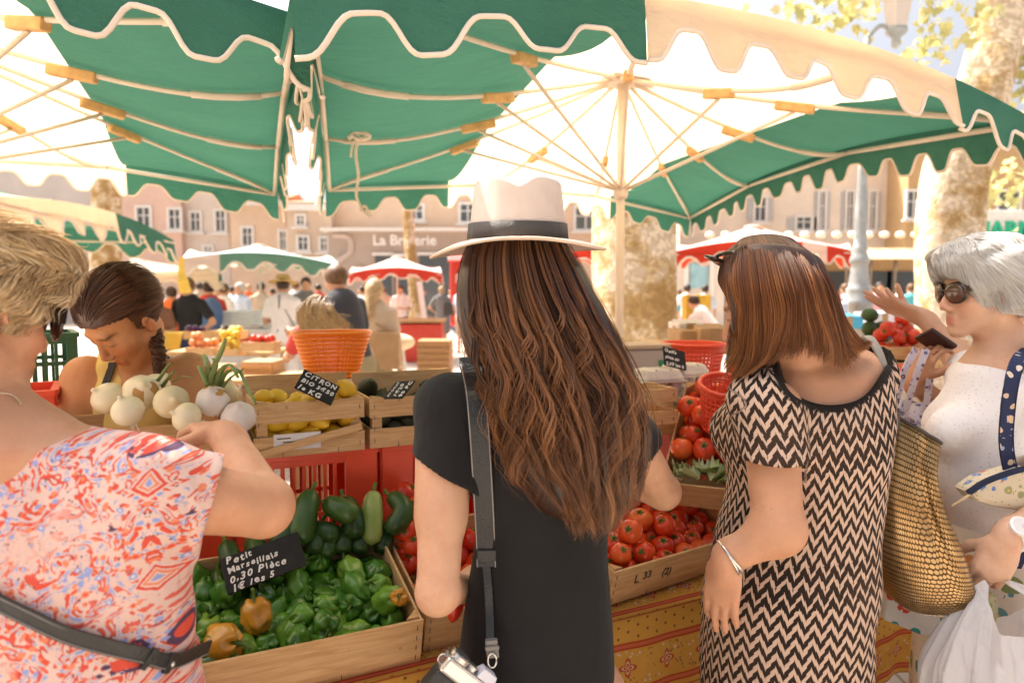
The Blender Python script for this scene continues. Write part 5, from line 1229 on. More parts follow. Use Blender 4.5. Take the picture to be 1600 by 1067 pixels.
def m_floral(name, base, cols, scale=16, dens=.3):
    M = Mat(name, .8, .2); o = M.coord(); q = M.vadd(o, M.noise(o, 18, 2, col=True), .025); d = M.voro(q, scale); e = M.voro(q, scale, out=1); r, g, b = M.xyz(e); c = M.ramp(M.noise(o, 4), [(.3, tuple(np.array(base) * .92)), (.7, base)])
    for i, cc in enumerate(cols): c = M.mix(d.lt(dens) * r.band(i / len(cols), (i + 1) / len(cols)), c, cc)
    c = M.mix(d.lt(dens * .35), c, (.62, .42, .12)); d2 = M.voro(q, scale * 2.6); c = M.mix(d2.lt(.2) * M.noise(o, 9, 2).gt(.5), c, cols[-1]); M.color(c); M.bump(M.noise(o, 7, 3), .4, .012); return M.m
BLACKJ = m_cloth('black_jersey', (.013, .0115, .011), .75, 500, .2, .3); LEATHER = plain('black_leather', (.018, .017, .016), .38, .5, var=.2, scale=40, bump=.5, bscale=260); STITCH = plain('strap_edge', (.30, .27, .24), .6)
# ================================================================== woman with the straw hat
def hat_woman():
    root = person('woman seen from behind in a black dress and white straw hat with long chestnut hair', (.06, 1.25, 0)); F = Field((-.38, .92, 0), (.42, 1.78, 1.80), .005)
    hc = at(812, 452, 1.27); HR = frame((.12, 1, -.18)); c7 = at(818, 590, 1.255); sl, sr = at(697, 634, 1.25), at(958, 646, 1.28)
    head(F, hc, HR, 1, c7)
    rows = [(565, 775, 870, 1.26, .045), (585, 735, 915, 1.26, .058), (600, 716, 935, 1.26, .066), (640, 706, 955, 1.26, .08), (700, 722, 965, 1.26, .095), (770, 738, 960, 1.26, .098), (840, 742, 948, 1.26, .095), (920, 730, 952, 1.26, .105), (1000, 719, 957, 1.26, .118), (1067, 710, 957, 1.26, .122)]
    S = secs(rows); low = [(.62, S[-1][1], 1.26, .135, .12), (.45, S[-1][1], 1.26, .14, .12)]
    B = [(z, x, y, a - .010, b - .010) for z, x, y, a, b in S]; F.loft(B + [(.78, S[-1][1], 1.26, .12, .11)], .02)
    el, er = at(684, 925, 1.135), at(1036, 768, 1.44); wl, wr = at(728, 915, 1.36), at(930, 735, 1.52)
    for a, b, d in ((sl, el, wl), (sr, er, wr)):
        F.ell(a, (.05, .05, .05), None, .03); F.cap(a, b, .0465, .0345, .02); F.ell(b + unit(b - a) * .002, (.031, .031, .033), None, .012); F.cap(b, d, .036, .024, .010)
    F.cap(lerp(sl, el, .25), lerp(sl, el, .6), .045, .043, .02)
    hand(F, wl, (.35, .85, .1), (.3, -.2, -1), (1, .2, .3), .45); hand(F, wr, (-.6, .7, -.3), (.2, .1, -1), (-.6, -.5, .2), .45); legs(F, V3(S[-1][1], 1.26, .80), 0)
    link_mesh('body', sdf_mesh(F, 1, face_attrs(hc, HR, 1)), SK_B, root)
    D = Field((-.38, 1.02, .38), (.42, 1.52, 1.46), .005); D.loft(S + low, .02, p=2.4)
    for a, b, t, n in ((sl, el, .37, V3(-.46, -.1, -.88)), (sr, er, .38, unit(er - sr))):
        sleeve(D, a, b, t, n, .053, .060, .05)
    D.cap(c7 + V3(0, .03, .03), c7 + V3(0, .09, .10), .075, .09, .008, 'sub')
    def wr_(X, Y, Z): return np.sin(X * 46 + Z * 16 + 1.4 * np.sin(Z * 21)) * np.clip((Z - 1.05) * 3, 0, 1) + .8 * np.sin(X * 60 - Z * 7) * np.clip(1.1 - Z, 0, .6)
    D.noise(.0030, wr_); link_mesh('dress', sdf_mesh(D, 1), BLACKJ, root)
    for sx in (-1, 1): pass
    # hat: brim and crown
    hz = at(809, 377, 1.235); n = 72; rows_ = []
    for t in np.linspace(0, 1, 12):
        ring = []
        for k in range(n):
            a = 2 * PI * k / n; rx, ry = lerp(.0865, .149, t), lerp(.0955, .163, t); sag = -.006 * t - .013 * t * t * abs(math.cos(a)) ** 2.2 - .004 * t * (math.sin(a) < 0) * (1 - abs(math.cos(a))) - math.cos(a + .2) * -.006 * t + .004 * t * t * math.sin(3 * a + .4)
            ring.append(hz + V3(rx * math.cos(a), ry * math.sin(a), sag))
        rows_.append(ring)
    under = [[p - V3(0, 0, .0035) for p in r] for r in rows_[::-1]]; b = MB().loft(rows_ + under + [rows_[0]], cap=False); e = MB().tube(np.array(rows_[-1] + [rows_[-1][0]]) - [0, 0, .0018], .0028, 6)
    M = Mat('straw_weave', .75, .2); o = M.coord(); x, y, z = M.xyz(o); wv = (x * 1500).sin() * (z * 1500).sin(); nn = M.noise(o, 14, 3); M.color(M.mix(wv.ss(.2, .9) * .25, M.ramp(nn, [(.3, (.66, .53, .45)), (.7, (.76, .65, .57))]), (.5, .37, .28))); M.bump(wv * .6 + M.noise(o, 90, 2), .4, .002); M.translucent(.12, (.7, .5, .35)); STRAW = M.m
    hat = b.build('hat', STRAW, root, smooth=True); e.build('brim_edge', plain('brim_binding', (.62, .47, .36), .8), hat, smooth=True)
    rings = []
    for t in np.linspace(0, 1, 26):
        if t < .78: q = t / .78; r = lerp(1, .885, q); zz = .103 * q
        else: q = (t - .78) / .22; r = .885 * math.sqrt(max(0, 1 - q ** 2.6)) + .002; zz = .103 + .016 * math.sin(q * PI / 2)
        zz *= .86
        ring = []
        for k in range(n):
            a = 2 * PI * k / n; px_, py_ = .0850 * r * math.cos(a), .094 * r * math.sin(a); hi = smooth01((zz - .045) / .055)
            dz = -.017 * hi * math.exp(-(px_ / .021) ** 2) - .006 * hi * (py_ / .09); pin = 1 - .10 * hi * math.exp(-((a - 1.9) / .5) ** 2) - .1 * hi * math.exp(-((a - 1.2) / .5) ** 2) - .035 * hi * math.exp(-((a - 5.5) / .35) ** 2); ring.append(hz + V3(px_ * pin, py_ * pin, zz + dz))
        rings.append(ring)
    MB().loft(rings).build('crown', STRAW, hat, smooth=True)
    band = [[hz + V3(.0860 * r * math.cos(2 * PI * k / n), .0952 * r * math.sin(2 * PI * k / n), zq + .003 * math.sin(2 * PI * k / n)) for k in range(n)] for zq, r in ((.003, 1.0), (.003, 1.018), (.016, 1.006), (.029, .990), (.029, .972))]
    MB().loft(band, cap=False).build('hat_band', m_cloth('grosgrain', (.075, .066, .060), .6, 300), hat, smooth=True)
    # hair falling over the back
    g = np.random.default_rng(7); ys = [372, 400, 450, 500, 560, 620, 680, 740, 790, 830]; Lx = [742, 728, 722, 726, 742, 762, 786, 806, 840, 880]; Rx = [878, 893, 918, 945, 974, 996, 1005, 992, 980, 962]; dep = [1.150, 1.142, 1.138, 1.136, 1.134, 1.132, 1.128, 1.128, 1.132, 1.14]; bul = [.085, .10, .09, .075, .06, .055, .05, .045, .04, .03]
    def path(s, lay, ph, end, sg=22):
        t = np.linspace(0, 1, sg); y = lerp(372, end, t); l = np.interp(y, ys, Lx); r = np.interp(y, ys, Rx); d = np.interp(y, ys, dep); bb = np.interp(y, ys, bul); w = 2 * s - 1
        am = smooth01((t - .2) / .5) * (7.0 + 13 * t); x = lerp(l, r, s) + am * np.sin(t * 11 + ph) + am * .35 * np.sin(t * 25 + ph * 2)
        Y = d + bb * (1 - math.sqrt(max(0, 1 - min(1, abs(w)) ** 2))) + lay + .006 * am / 8 * np.cos(t * 11 + ph * 1.3); return np.array([at(x[i], y[i], Y[i]) for i in range(sg)])
    lines, rr, rd = [], [], []
    nl = 150
    for i in range(nl):                                     # locks: each is a bundle of strands
        s = (i + .5) / nl + g.normal() * .012; ph = s * 13 + g.normal() * 1.7; lay0 = g.uniform(-.022, .034); end = 835 - 42 * abs(2 * s - 1.25) ** 2 - g.exponential(24); tone = np.clip(g.normal(.5, .24), 0, 1)
        if s < .3: end = min(end, lerp(690, 810, g.random()))
        for j in range(26):
            a = np.clip(s + g.normal() * .0115, -.02, 1.02); lines.append(path(a, lay0 + g.normal() * .004, ph + g.normal() * .13, end + g.normal() * 9)); rr.append(g.uniform(.0006, .0013)); rd.append(np.clip(tone + g.normal() * .17, 0, 1))
    for i in range(60):                                     # shorter layered locks lying on top
        s = g.uniform(.03, .97); ph = g.uniform(0, 6.3); lay0 = g.uniform(-.034, -.012); end = g.uniform(600, 800); tone = np.clip(g.normal(.6, .25), 0, 1)
        for j in range(11): q = path(np.clip(s + g.normal() * .008, 0, 1), lay0 + g.normal() * .003, ph + g.normal() * .1, end + g.normal() * 8); q[:, 0] += .010 * smooth01((np.linspace(0, 1, 22) - .55) / .45) * math.sin(ph); lines.append(q); rr.append(g.uniform(.0007, .0013)); rd.append(np.clip(tone + g.normal() * .1, 0, 1))
    for i in range(170):                                    # loose flyaways
        s = g.uniform(-.05, 1.06); lines.append(path(s, g.uniform(-.035, .0), g.uniform(0, 6), 800 - g.exponential(60))); rr.append(.0006); rd.append(g.uniform(.4, 1))
    V, Q, A = strand_arrays(np.array(lines), np.array(rr), np.array(rd)); parts = [(V, Q, A['rnd'], A['along'])]
    B = Field((-.2, 1.05, 1.15), (.3, 1.42, 1.72), .006)
    for y in np.arange(372, 800, 9.):
        l, r, d, bb = (np.interp(y, ys, q) for q in (Lx, Rx, dep, bul)); A_, C_ = at(l + 9, y, d + .03), at(r - 9, y, d + .03); c = (A_ + C_) / 2; a = np.linalg.norm(C_ - A_) / 2; B.ell(c + V3(0, bb * .55, 0), (a * .96, bb * .62 + .012, .018), None, .03)
    v, q = B.nets(2); parts.append((v, q, .12, .2)); hair_object(parts, H_BRUN, root)
    return D, F
HWD, HWF = hat_woman()
# shoulder strap and camera
def camera_on_strap():
    root = thing('camera', 'silver camera hanging at hip height on a wide black leather shoulder strap', 'camera', at(742, 1045, 1.13))
    S = lambda x, y, o=.004: surf(HWD, x, y, .98, 1.3, o + .007, 1.145)
    P = [S(731, 566) + V3(0, .03, .004), S(737, 578), S(743, 610), S(748, 660), S(752, 720), S(756, 790), S(759, 850), S(760, 885)]; C = catmull(P, 40); MB().ribbon(C, (1, 0, .0), np.interp(np.linspace(0, 1, 40), [0, .1, .95, 1], [.032, .036, .033, .031]), .004).build('wide_strap', LEATHER, root)
    for sx in (-1, 1): MB().tube(C + V3(sx * .0155, -.0025, 0), .0011, 5).build('stitched_edge', STITCH, root)
    MB().box(S(760, 868, .008), (.034, .006, .022)).build('strap_end', LEATHER, root, bevel=.002)
    P = [S(760, 885, .004), S(763, 920, .006), S(765, 960, .008), at(766, 1000, 1.125)]; MB().ribbon(catmull(P, 14), (1, 0, 0), .013, .003).build('thin_strap', LEATHER, root)
    MB().box(at(769, 1012, 1.12), (.020, .010, .030), roty(-.1)).box(at(769, 1012, 1.113), (.023, .004, .007), roty(-.1)).build('buckle', plain('dull_buckle', (.16, .145, .13), .35, .5), root, bevel=.0015)
    R = rotz(.25) @ roty(.75); c = at(735, 1062, 1.10); silver = plain('satin_chrome', (.62, .58, .54), .25, .6, Metallic=.85); mb = MB(); mb.box((0, 0, 0), (.120, .032, .028)); xf(mb, R, c + R @ V3(0, 0, .0)).build('top_plate', silver, root, bevel=.005)
    mb = MB(); mb.box((0, 0, -.034), (.120, .031, .042)); xf(mb, R, c).build('camera_body', LEATHER, root, bevel=.004); mb = MB(); mb.lathe([(.017, 0), (.018, .002), (.018, .009), (.015, .011)], (-.040, 0, .014), 28); mb.lathe([(.009, 0), (.009, .007), (.007, .008)], (-.012, 0, .014), 18); xf(mb, R, c).build('dial', silver, root, smooth=False)
    mb = MB(); mb.loft([[(-.002 + .036 * s_, y_, z_) for s_, y_ in ((0, -.014), (1, -.014), (1, .014), (0, .014))] for z_ in (.014,)] + [[(.003 + .026 * s_, y_, .030) for s_, y_ in ((0, -.010), (1, -.010), (1, .010), (0, .010))]]); xf(mb, R, c).build('viewfinder_hump', plain('white_panel', (.66, .64, .68), .4), root, bevel=.001)
    mb = MB(); mb.lathe([(.026, .016), (.030, .02), (.030, .045), (.026, .05), (.020, .05)], (0, 0, 0), 26, rotx(-PI / 2)); xf(mb, R, c + R @ V3(0, 0, -.026)).build('lens', plain('lens_barrel', (.03, .03, .03), .3, .5), root, smooth=True)
    mb = MB(); t = np.linspace(0, 2 * PI, 16); mb.tube([c + R @ V3(-.062 + .006 * math.cos(q), 0, .0 + .008 * math.sin(q)) for q in t], .0014, 5); mb.build('ring', silver, root, smooth=True); MB().tube([at(769, 1026, 1.11) + V3(.007 * math.cos(q), 0, .012 * math.sin(q) - .006) for q in t], .0015, 5).build('ring', silver, root, smooth=True)
camera_on_strap()
# ================================================================== blonde woman in the floral blouse (left)
def torso_attr(x0, cols=True):
    def fn(me, V):
        A = np.zeros((len(V), 3)); A[:, 0] = V[:, 0] - x0; A[:, 1] = V[:, 2]; vattr(me, 'pat', A, True)
    return fn
def blouse_woman():
    root = person('blonde woman in a pink and red paisley blouse reaching for the onions', (-.58, .93, 0)); F = Field((-1.0, .62, 0), (-.18, 1.50, 1.72), .005)
    hc = at(-46, 494, .94); HR = frame((.43, .90, -.14)); c7 = at(0, 668, .92); sl, sr = at(-195, 755, .95), at(226, 768, .93); s = .93; head(F, hc, HR, s, c7)
    rows = [(668, -60, 120, .92, .055), (690, -130, 200, .92, .075), (720, -190, 250, .93, .095), (780, -205, 268, .93, .12), (860, -195, 278, .93, .13), (950, -205, 286, .93, .138), (1020, -220, 290, .93, .148), (1067, -228, 304, .93, .155)]
    S = secs(rows); cx = S[-1][1]; S += [(.80, cx, .93, .235, .165), (.70, cx, .93, .235, .165)]; F.loft([(z, x, y, a - .008, b - .008) for z, x, y, a, b in S], .03); F.cap(c7 - V3(0, 0, .02), sr, .045, .04, .04); F.cap(c7 - V3(0, 0, .02), sl, .045, .04, .04); F.ell(c7 + V3(.02, -.02, -.03), (.07, .06, .05), None, .05)
    er = at(410, 791, 1.07); wr = at(356, 684, 1.21); el = sl + V3(-.06, .0, -.28); wl = el + V3(.05, .2, -.08)
    for a, b, c in ((sr, er, wr), (sl, el, wl)): F.ell(a, (.055, .055, .055), None, .03); F.cap(a, b, .052, .046, .03); F.ell(b + unit(b - a) * .004, (.041, .041, .041), None, .015); F.cap(b, c, .043, .028, .012)
    hand(F, wr, unit(at(300, 655, 1.31) - wr), (-.5, .3, -.8), (-.5, -.8, -.1), .62, .08, .95); hand(F, wl, (.2, .9, -.2), (.9, 0, -.3), (.2, .3, .9), .4); legs(F, V3(cx, .93, .78), -.3, .8)
    link_mesh('body', sdf_mesh(F, 1, face_attrs(hc, HR, s)), SK_A, root)
    D = Field((-1.02, .66, .66), (-.18, 1.26, 1.52), .005); D.loft(S, .02); D.cap(c7 - V3(-.03, .0, .052), sr + V3(-.02, 0, .012), .042, .046, .05); D.cap(c7 - V3(.03, .0, .052), sl + V3(.02, 0, .012), .042, .046, .05)
    sleeve(D, sr, er, .52, unit(V3(.90, .35, -.36)), .060, .070, .058, .05, .058); sleeve(D, sl, el, .5, unit(el - sl), .062, .07, .056, .05, .058)
    D.ell(c7 + V3(.0, .02, .064), (.112, .13, .068), None, .006, 'sub')
    D.noise(.0022, lambda X, Y, Z: np.sin(X * 30 + Z * 26 + Y * 14) * np.clip((1.36 - Z) * 4, 0, 1) + .7 * np.sin(Z * 48 - X * 20))
    axx = at(186, 850, .80)[0]; link_mesh('blouse', sdf_mesh(D, 1, torso_attr(axx)), m_paisley(), root)
    q = Field((-.95, .70, .05), (-.25, 1.16, .84), .01); q.loft([(.82, cx, .93, .215, .15), (.6, cx, .93, .22, .16), (.3, cx, .93, .22, .16), (.1, cx, .93, .23, .17)]); link_mesh('skirt', sdf_mesh(q, 1), m_cloth('stone_linen', (.42, .36, .28)), root)
    # short blonde hair, swept back in loose waves
    B = Field(hc - .2, hc + .2, .005); q_ = lambda *p: hc + HR @ (V3(*p) * .95); B.ell(q_(0, -.012, .052), (.092, .108, .084), HR, .02); B.ell(q_(.01, .058, .088), (.070, .056, .042), HR, .03); B.ell(q_(0, -.070, -.020), (.070, .050, .075), HR, .03); B.ell(q_(.072, .02, .060), (.022, .045, .03), HR, .03)
    B.ell(q_(0, .115, -.055), (.10, .085, .088), HR, .012, 'sub'); B.noise(.006, lambda X, Y, Z: np.sin(X * 90 + 2 * np.sin(Z * 50)) * np.sin(Z * 80 + Y * 50))
    for sx in (-1, 1): B.ell(q_(sx * .095, .0, -.022), (.035, .030, .036), HR, .01, 'sub')
    def flow(P, t, P0):
        l = (P - hc) @ HR; l0 = (P0 - hc) @ HR; w = np.sin(l0[:, 0] * 45 + l0[:, 2] * 30) + np.sin(l0[:, 1] * 42 - l0[:, 2] * 36 + 2); f = np.stack([.45 * np.sign(l[:, 0]) + .5 * w, .55 - 1.5 * (l[:, 2] < .07) + .5 * np.sin(w * 2 + t * 3), -.85 + .9 * (l[:, 2] > .11) + .35 * np.sin(l0[:, 1] * 60 + t * 4)], 1); return f @ HR.T
    Lq, rd = fur(B, 11000, .062, 9, flow, lambda t: .002 + .011 * t, 2); V, Q, A = strand_arrays(Lq, .00085, rd); v, q = B.nets(1)
    hair_object([(V, Q, A['rnd'], A['along']), (v, q, .25, .2)], H_BLON, root)
    # dark sunglasses, ear stud, thin necklace, strap across the back
    T = lambda x, y, z: hc + HR @ (V3(x, y, z) * s); g = MB(); dark = plain('dark_glossy_frame', (.02, .015, .012), .12, .6)
    g.ribbon([T(.078, -.005, .012), T(.080, .04, .014), T(.076, .088, .010)], HR @ V3(0, 0, 1), [.006, .014, .022], .004); fr = g.build('sunglasses', dark, root, bevel=.001)
    for sx in (-1, 1):
        mb = MB(); mb.ell((0, 0, 0), (.031, .006, .026), None, 20, 10); xf(mb, HR @ rotz(-sx * .35), T(sx * .036, .100, .0)); mb.build('lens', Mat('dark_lens', .05, .6).color((.035, .02, .016)).m, fr, smooth=True)
    g = MB(); 
    for k in range(3): g.ribbon([T(.0815 , .03 + .010 * k, .008), T(.082, .034 + .010 * k, .020)], HR @ V3(0, 1, 0), .003, .003)
    g.build('silver_hinge', STEEL, fr); mb = MB(); mb.ell(T(.081, -.010, -.046), (.004, .004, .006), None, 10, 8); mb.build('ear_stud', plain('dark_stud', (.03, .03, .04), .1, .8), root, smooth=True)
    P = [surf(F, x, y, .70, 1.1, .003, .86) for x, y in ((-20, 616), (0, 614), (16, 616), (26, 622), (33, 632))]; mb = MB().tube(catmull(P, 20), .0011, 5); mb.build('necklace', plain('pale_gold', (.75, .6, .4), .25, .6, Metallic=.8), root, smooth=True)
    X = [(-60, 905), (-10, 937), (40, 962), (100, 990), (160, 1008), (220, 1022), (270, 1033), (300, 1039)]; P = [surf(D, x, y, .66, 1.05, .010, .86) for x, y in X]; P[-1] = P[-1] + V3(.002, .05, 0); bag = thing('shoulder_strap', 'narrow black leather bag strap across the back of the paisley blouse', 'bag strap', P[3])
    C = catmull(P, 44); N_ = np.array([unit(V3(0, 0, 1) + .5 * V3((x_[0] + .6), 0, 0)) for x_ in C]); MB().ribbon(C, V3(.25, 0, 1), .0195, .004).build('strap', LEATHER, bag)
    for off in (-.0082, .0082): MB().tube(C + V3(0, -.0024, off), .0007, 4).build('stitching', STITCH, bag)
    for i, w in ((32, .024), (36, .022)): MB().ribbon(C[i:i + 2] + V3(0, -.003, 0), V3(.25, 0, 1), w + .004, .006).build('keeper', LEATHER, bag, bevel=.001)
    MB().ell(C[37] + V3(0, -.006, 0), (.0045, .003, .0045), None, 12, 8).build('stud', STEEL, bag, smooth=True)
blouse_woman()
# ================================================================== the vendor
def vendor():
    root = person('vendor in a yellow tank top with a dark braid looking down behind the onions', (-.92, 1.86, 0)); F = Field((-1.36, 1.52, 0), (-.58, 2.08, 1.66), .005)
    hc = at(192, 500, 1.80); HR = frame((-.36, -.58, -.70), (.10, 0, 1)); s = .98; c7 = at(220, 584, 1.90); head(F, hc, HR, s, c7); sl, sr = at(136, 592, 1.86), at(296, 586, 1.90)
    rows = [(562, 176, 262, 1.90, .05), (580, 135, 298, 1.90, .07), (610, 138, 296, 1.88, .095), (660, 140, 290, 1.88, .11), (740, 150, 280, 1.88, .105), (830, 145, 285, 1.88, .12)]
    S = secs(rows); cx = S[-1][1]; S.append((.75, cx, 1.88, .155, .12)); F.loft([(z, x, y, a - .006, b - .006) for z, x, y, a, b in S], .03)
    el, er = at(96, 690, 1.74), at(322, 690, 1.78); wl, wr = at(160, 720, 1.62), at(280, 720, 1.66)
    for a, b, c in ((sl, el, wl), (sr, er, wr)): F.ell(a, (.056, .056, .056), None, .03); F.cap(a, b, .053, .042, .03); F.cap(b, c, .04, .027, .02)
    hand(F, wl, (.5, -.5, -.3), (.4, .2, -.8), (.6, .6, 0), .5); hand(F, wr, (-.6, -.4, -.3), (-.4, .2, -.8), (-.6, .6, 0), .5); legs(F, V3(cx, 1.88, .84), PI, .85)
    link_mesh('body', sdf_mesh(F, 1, face_attrs(hc, HR, s)), SK_C, root)
    D = Field((-1.3, 1.66, .74), (-.6, 2.06, 1.48), .005); D.loft([q for q in S], .02); D.cap(at(166, 580, 1.86), at(172, 560, 1.90), .034, .03, .03); D.cap(at(270, 578, 1.89), at(262, 558, 1.92), .034, .03, .03)
    for a in (sl, sr): sx = -1 if a is sl else 1; D.cap(a + V3(sx * .022, -.16, .015), a + V3(sx * .022, .16, .015), .058, None, .006, 'sub'); D.cap(a + V3(sx * .05, -.16, -.05), a + V3(sx * .05, .16, -.05), .055, None, .01, 'sub')
    n0 = at(218, 566, 1.80); D.ell(n0 + V3(0, 0, .01), (.068, .16, .105), None, .006, 'sub'); D.noise(.0016, lambda X, Y, Z: np.sin(X * 50 + Z * 30)); link_mesh('tank_top', sdf_mesh(D, 1), m_cloth('yellow_jersey', (.80, .60, .20)), root)
    q = Field((-1.25, 1.66, .06), (-.6, 2.1, .86), .012); q.loft([(.84, cx, 1.88, .16, .125), (.5, cx, 1.88, .15, .11), (.1, cx, 1.88, .13, .1)]); link_mesh('trousers', sdf_mesh(q, 1), m_cloth('dark_denim', (.04, .05, .08)), root)
    reg = lambda p: (p[:, 2] > np.where(p[:, 1] > .02, .062 - .25 * (.095 - p[:, 1]), np.where(p[:, 1] > -.03, -.004, -.07)))
    tgt = V3(.03, -.13, -.04)
    def flow(p, t): f = tgt - p; f /= np.linalg.norm(f, axis=1)[:, None]; f[:, 2] += .25 * (1 - t); return f
    Lq, rd = scalp(hc, HR, s, 3000, 12, lambda p: np.linalg.norm(p - tgt, axis=1) * 1.02, flow, reg, lambda t: .012, wave=.0007, seed=4); V, Q, A = strand_arrays(Lq, .0011, rd); fe = scalp_base(hc, HR, s, reg, .010)
    parts = [(V, Q, A['rnd'], A['along']), (fe[0], fe[1], .3, .3)]
    B0 = [at(232, 500, 1.86), at(242, 530, 1.81), at(247, 560, 1.77), at(247, 584, 1.76), at(243, 606, 1.755)]; C = catmull(B0, 70); g = np.random.default_rng(3); lines, rr, rd = [], [], []
    for k in range(3):
        for j in range(60):
            o = g.normal(size=3) * .0045; ph = 2 * PI * k / 3; t = np.linspace(0, 1, 70); w = .012 * (1 - .45 * t); lines.append(C + np.stack([w * np.sin(t * 26 + ph), -.006 * np.cos(2 * (t * 26 + ph)), .0 * t], 1) + o * (1 - .4 * t)[:, None]); rr.append(.0016); rd.append(g.uniform(.2, 1))
    V, Q, A = strand_arrays(np.array(lines), np.array(rr), np.array(rd)); parts.append((V, Q, A['rnd'], A['along'])); hair_object(parts, H_DARK, root)
    P = [surf(D, x, y, 1.6, 2.1, .006, 1.80) for x, y in ((176, 566), (172, 580), (166, 596), (160, 615), (156, 640))]; b = thing('apron_strap', 'dark apron strap over the shoulder of the yellow tank top', 'strap', P[0]); MB().ribbon(catmull(P, 14), (1, 0, .2), .020, .003).build('strap', m_cloth('dark_webbing', (.05, .045, .045)), b)
vendor()
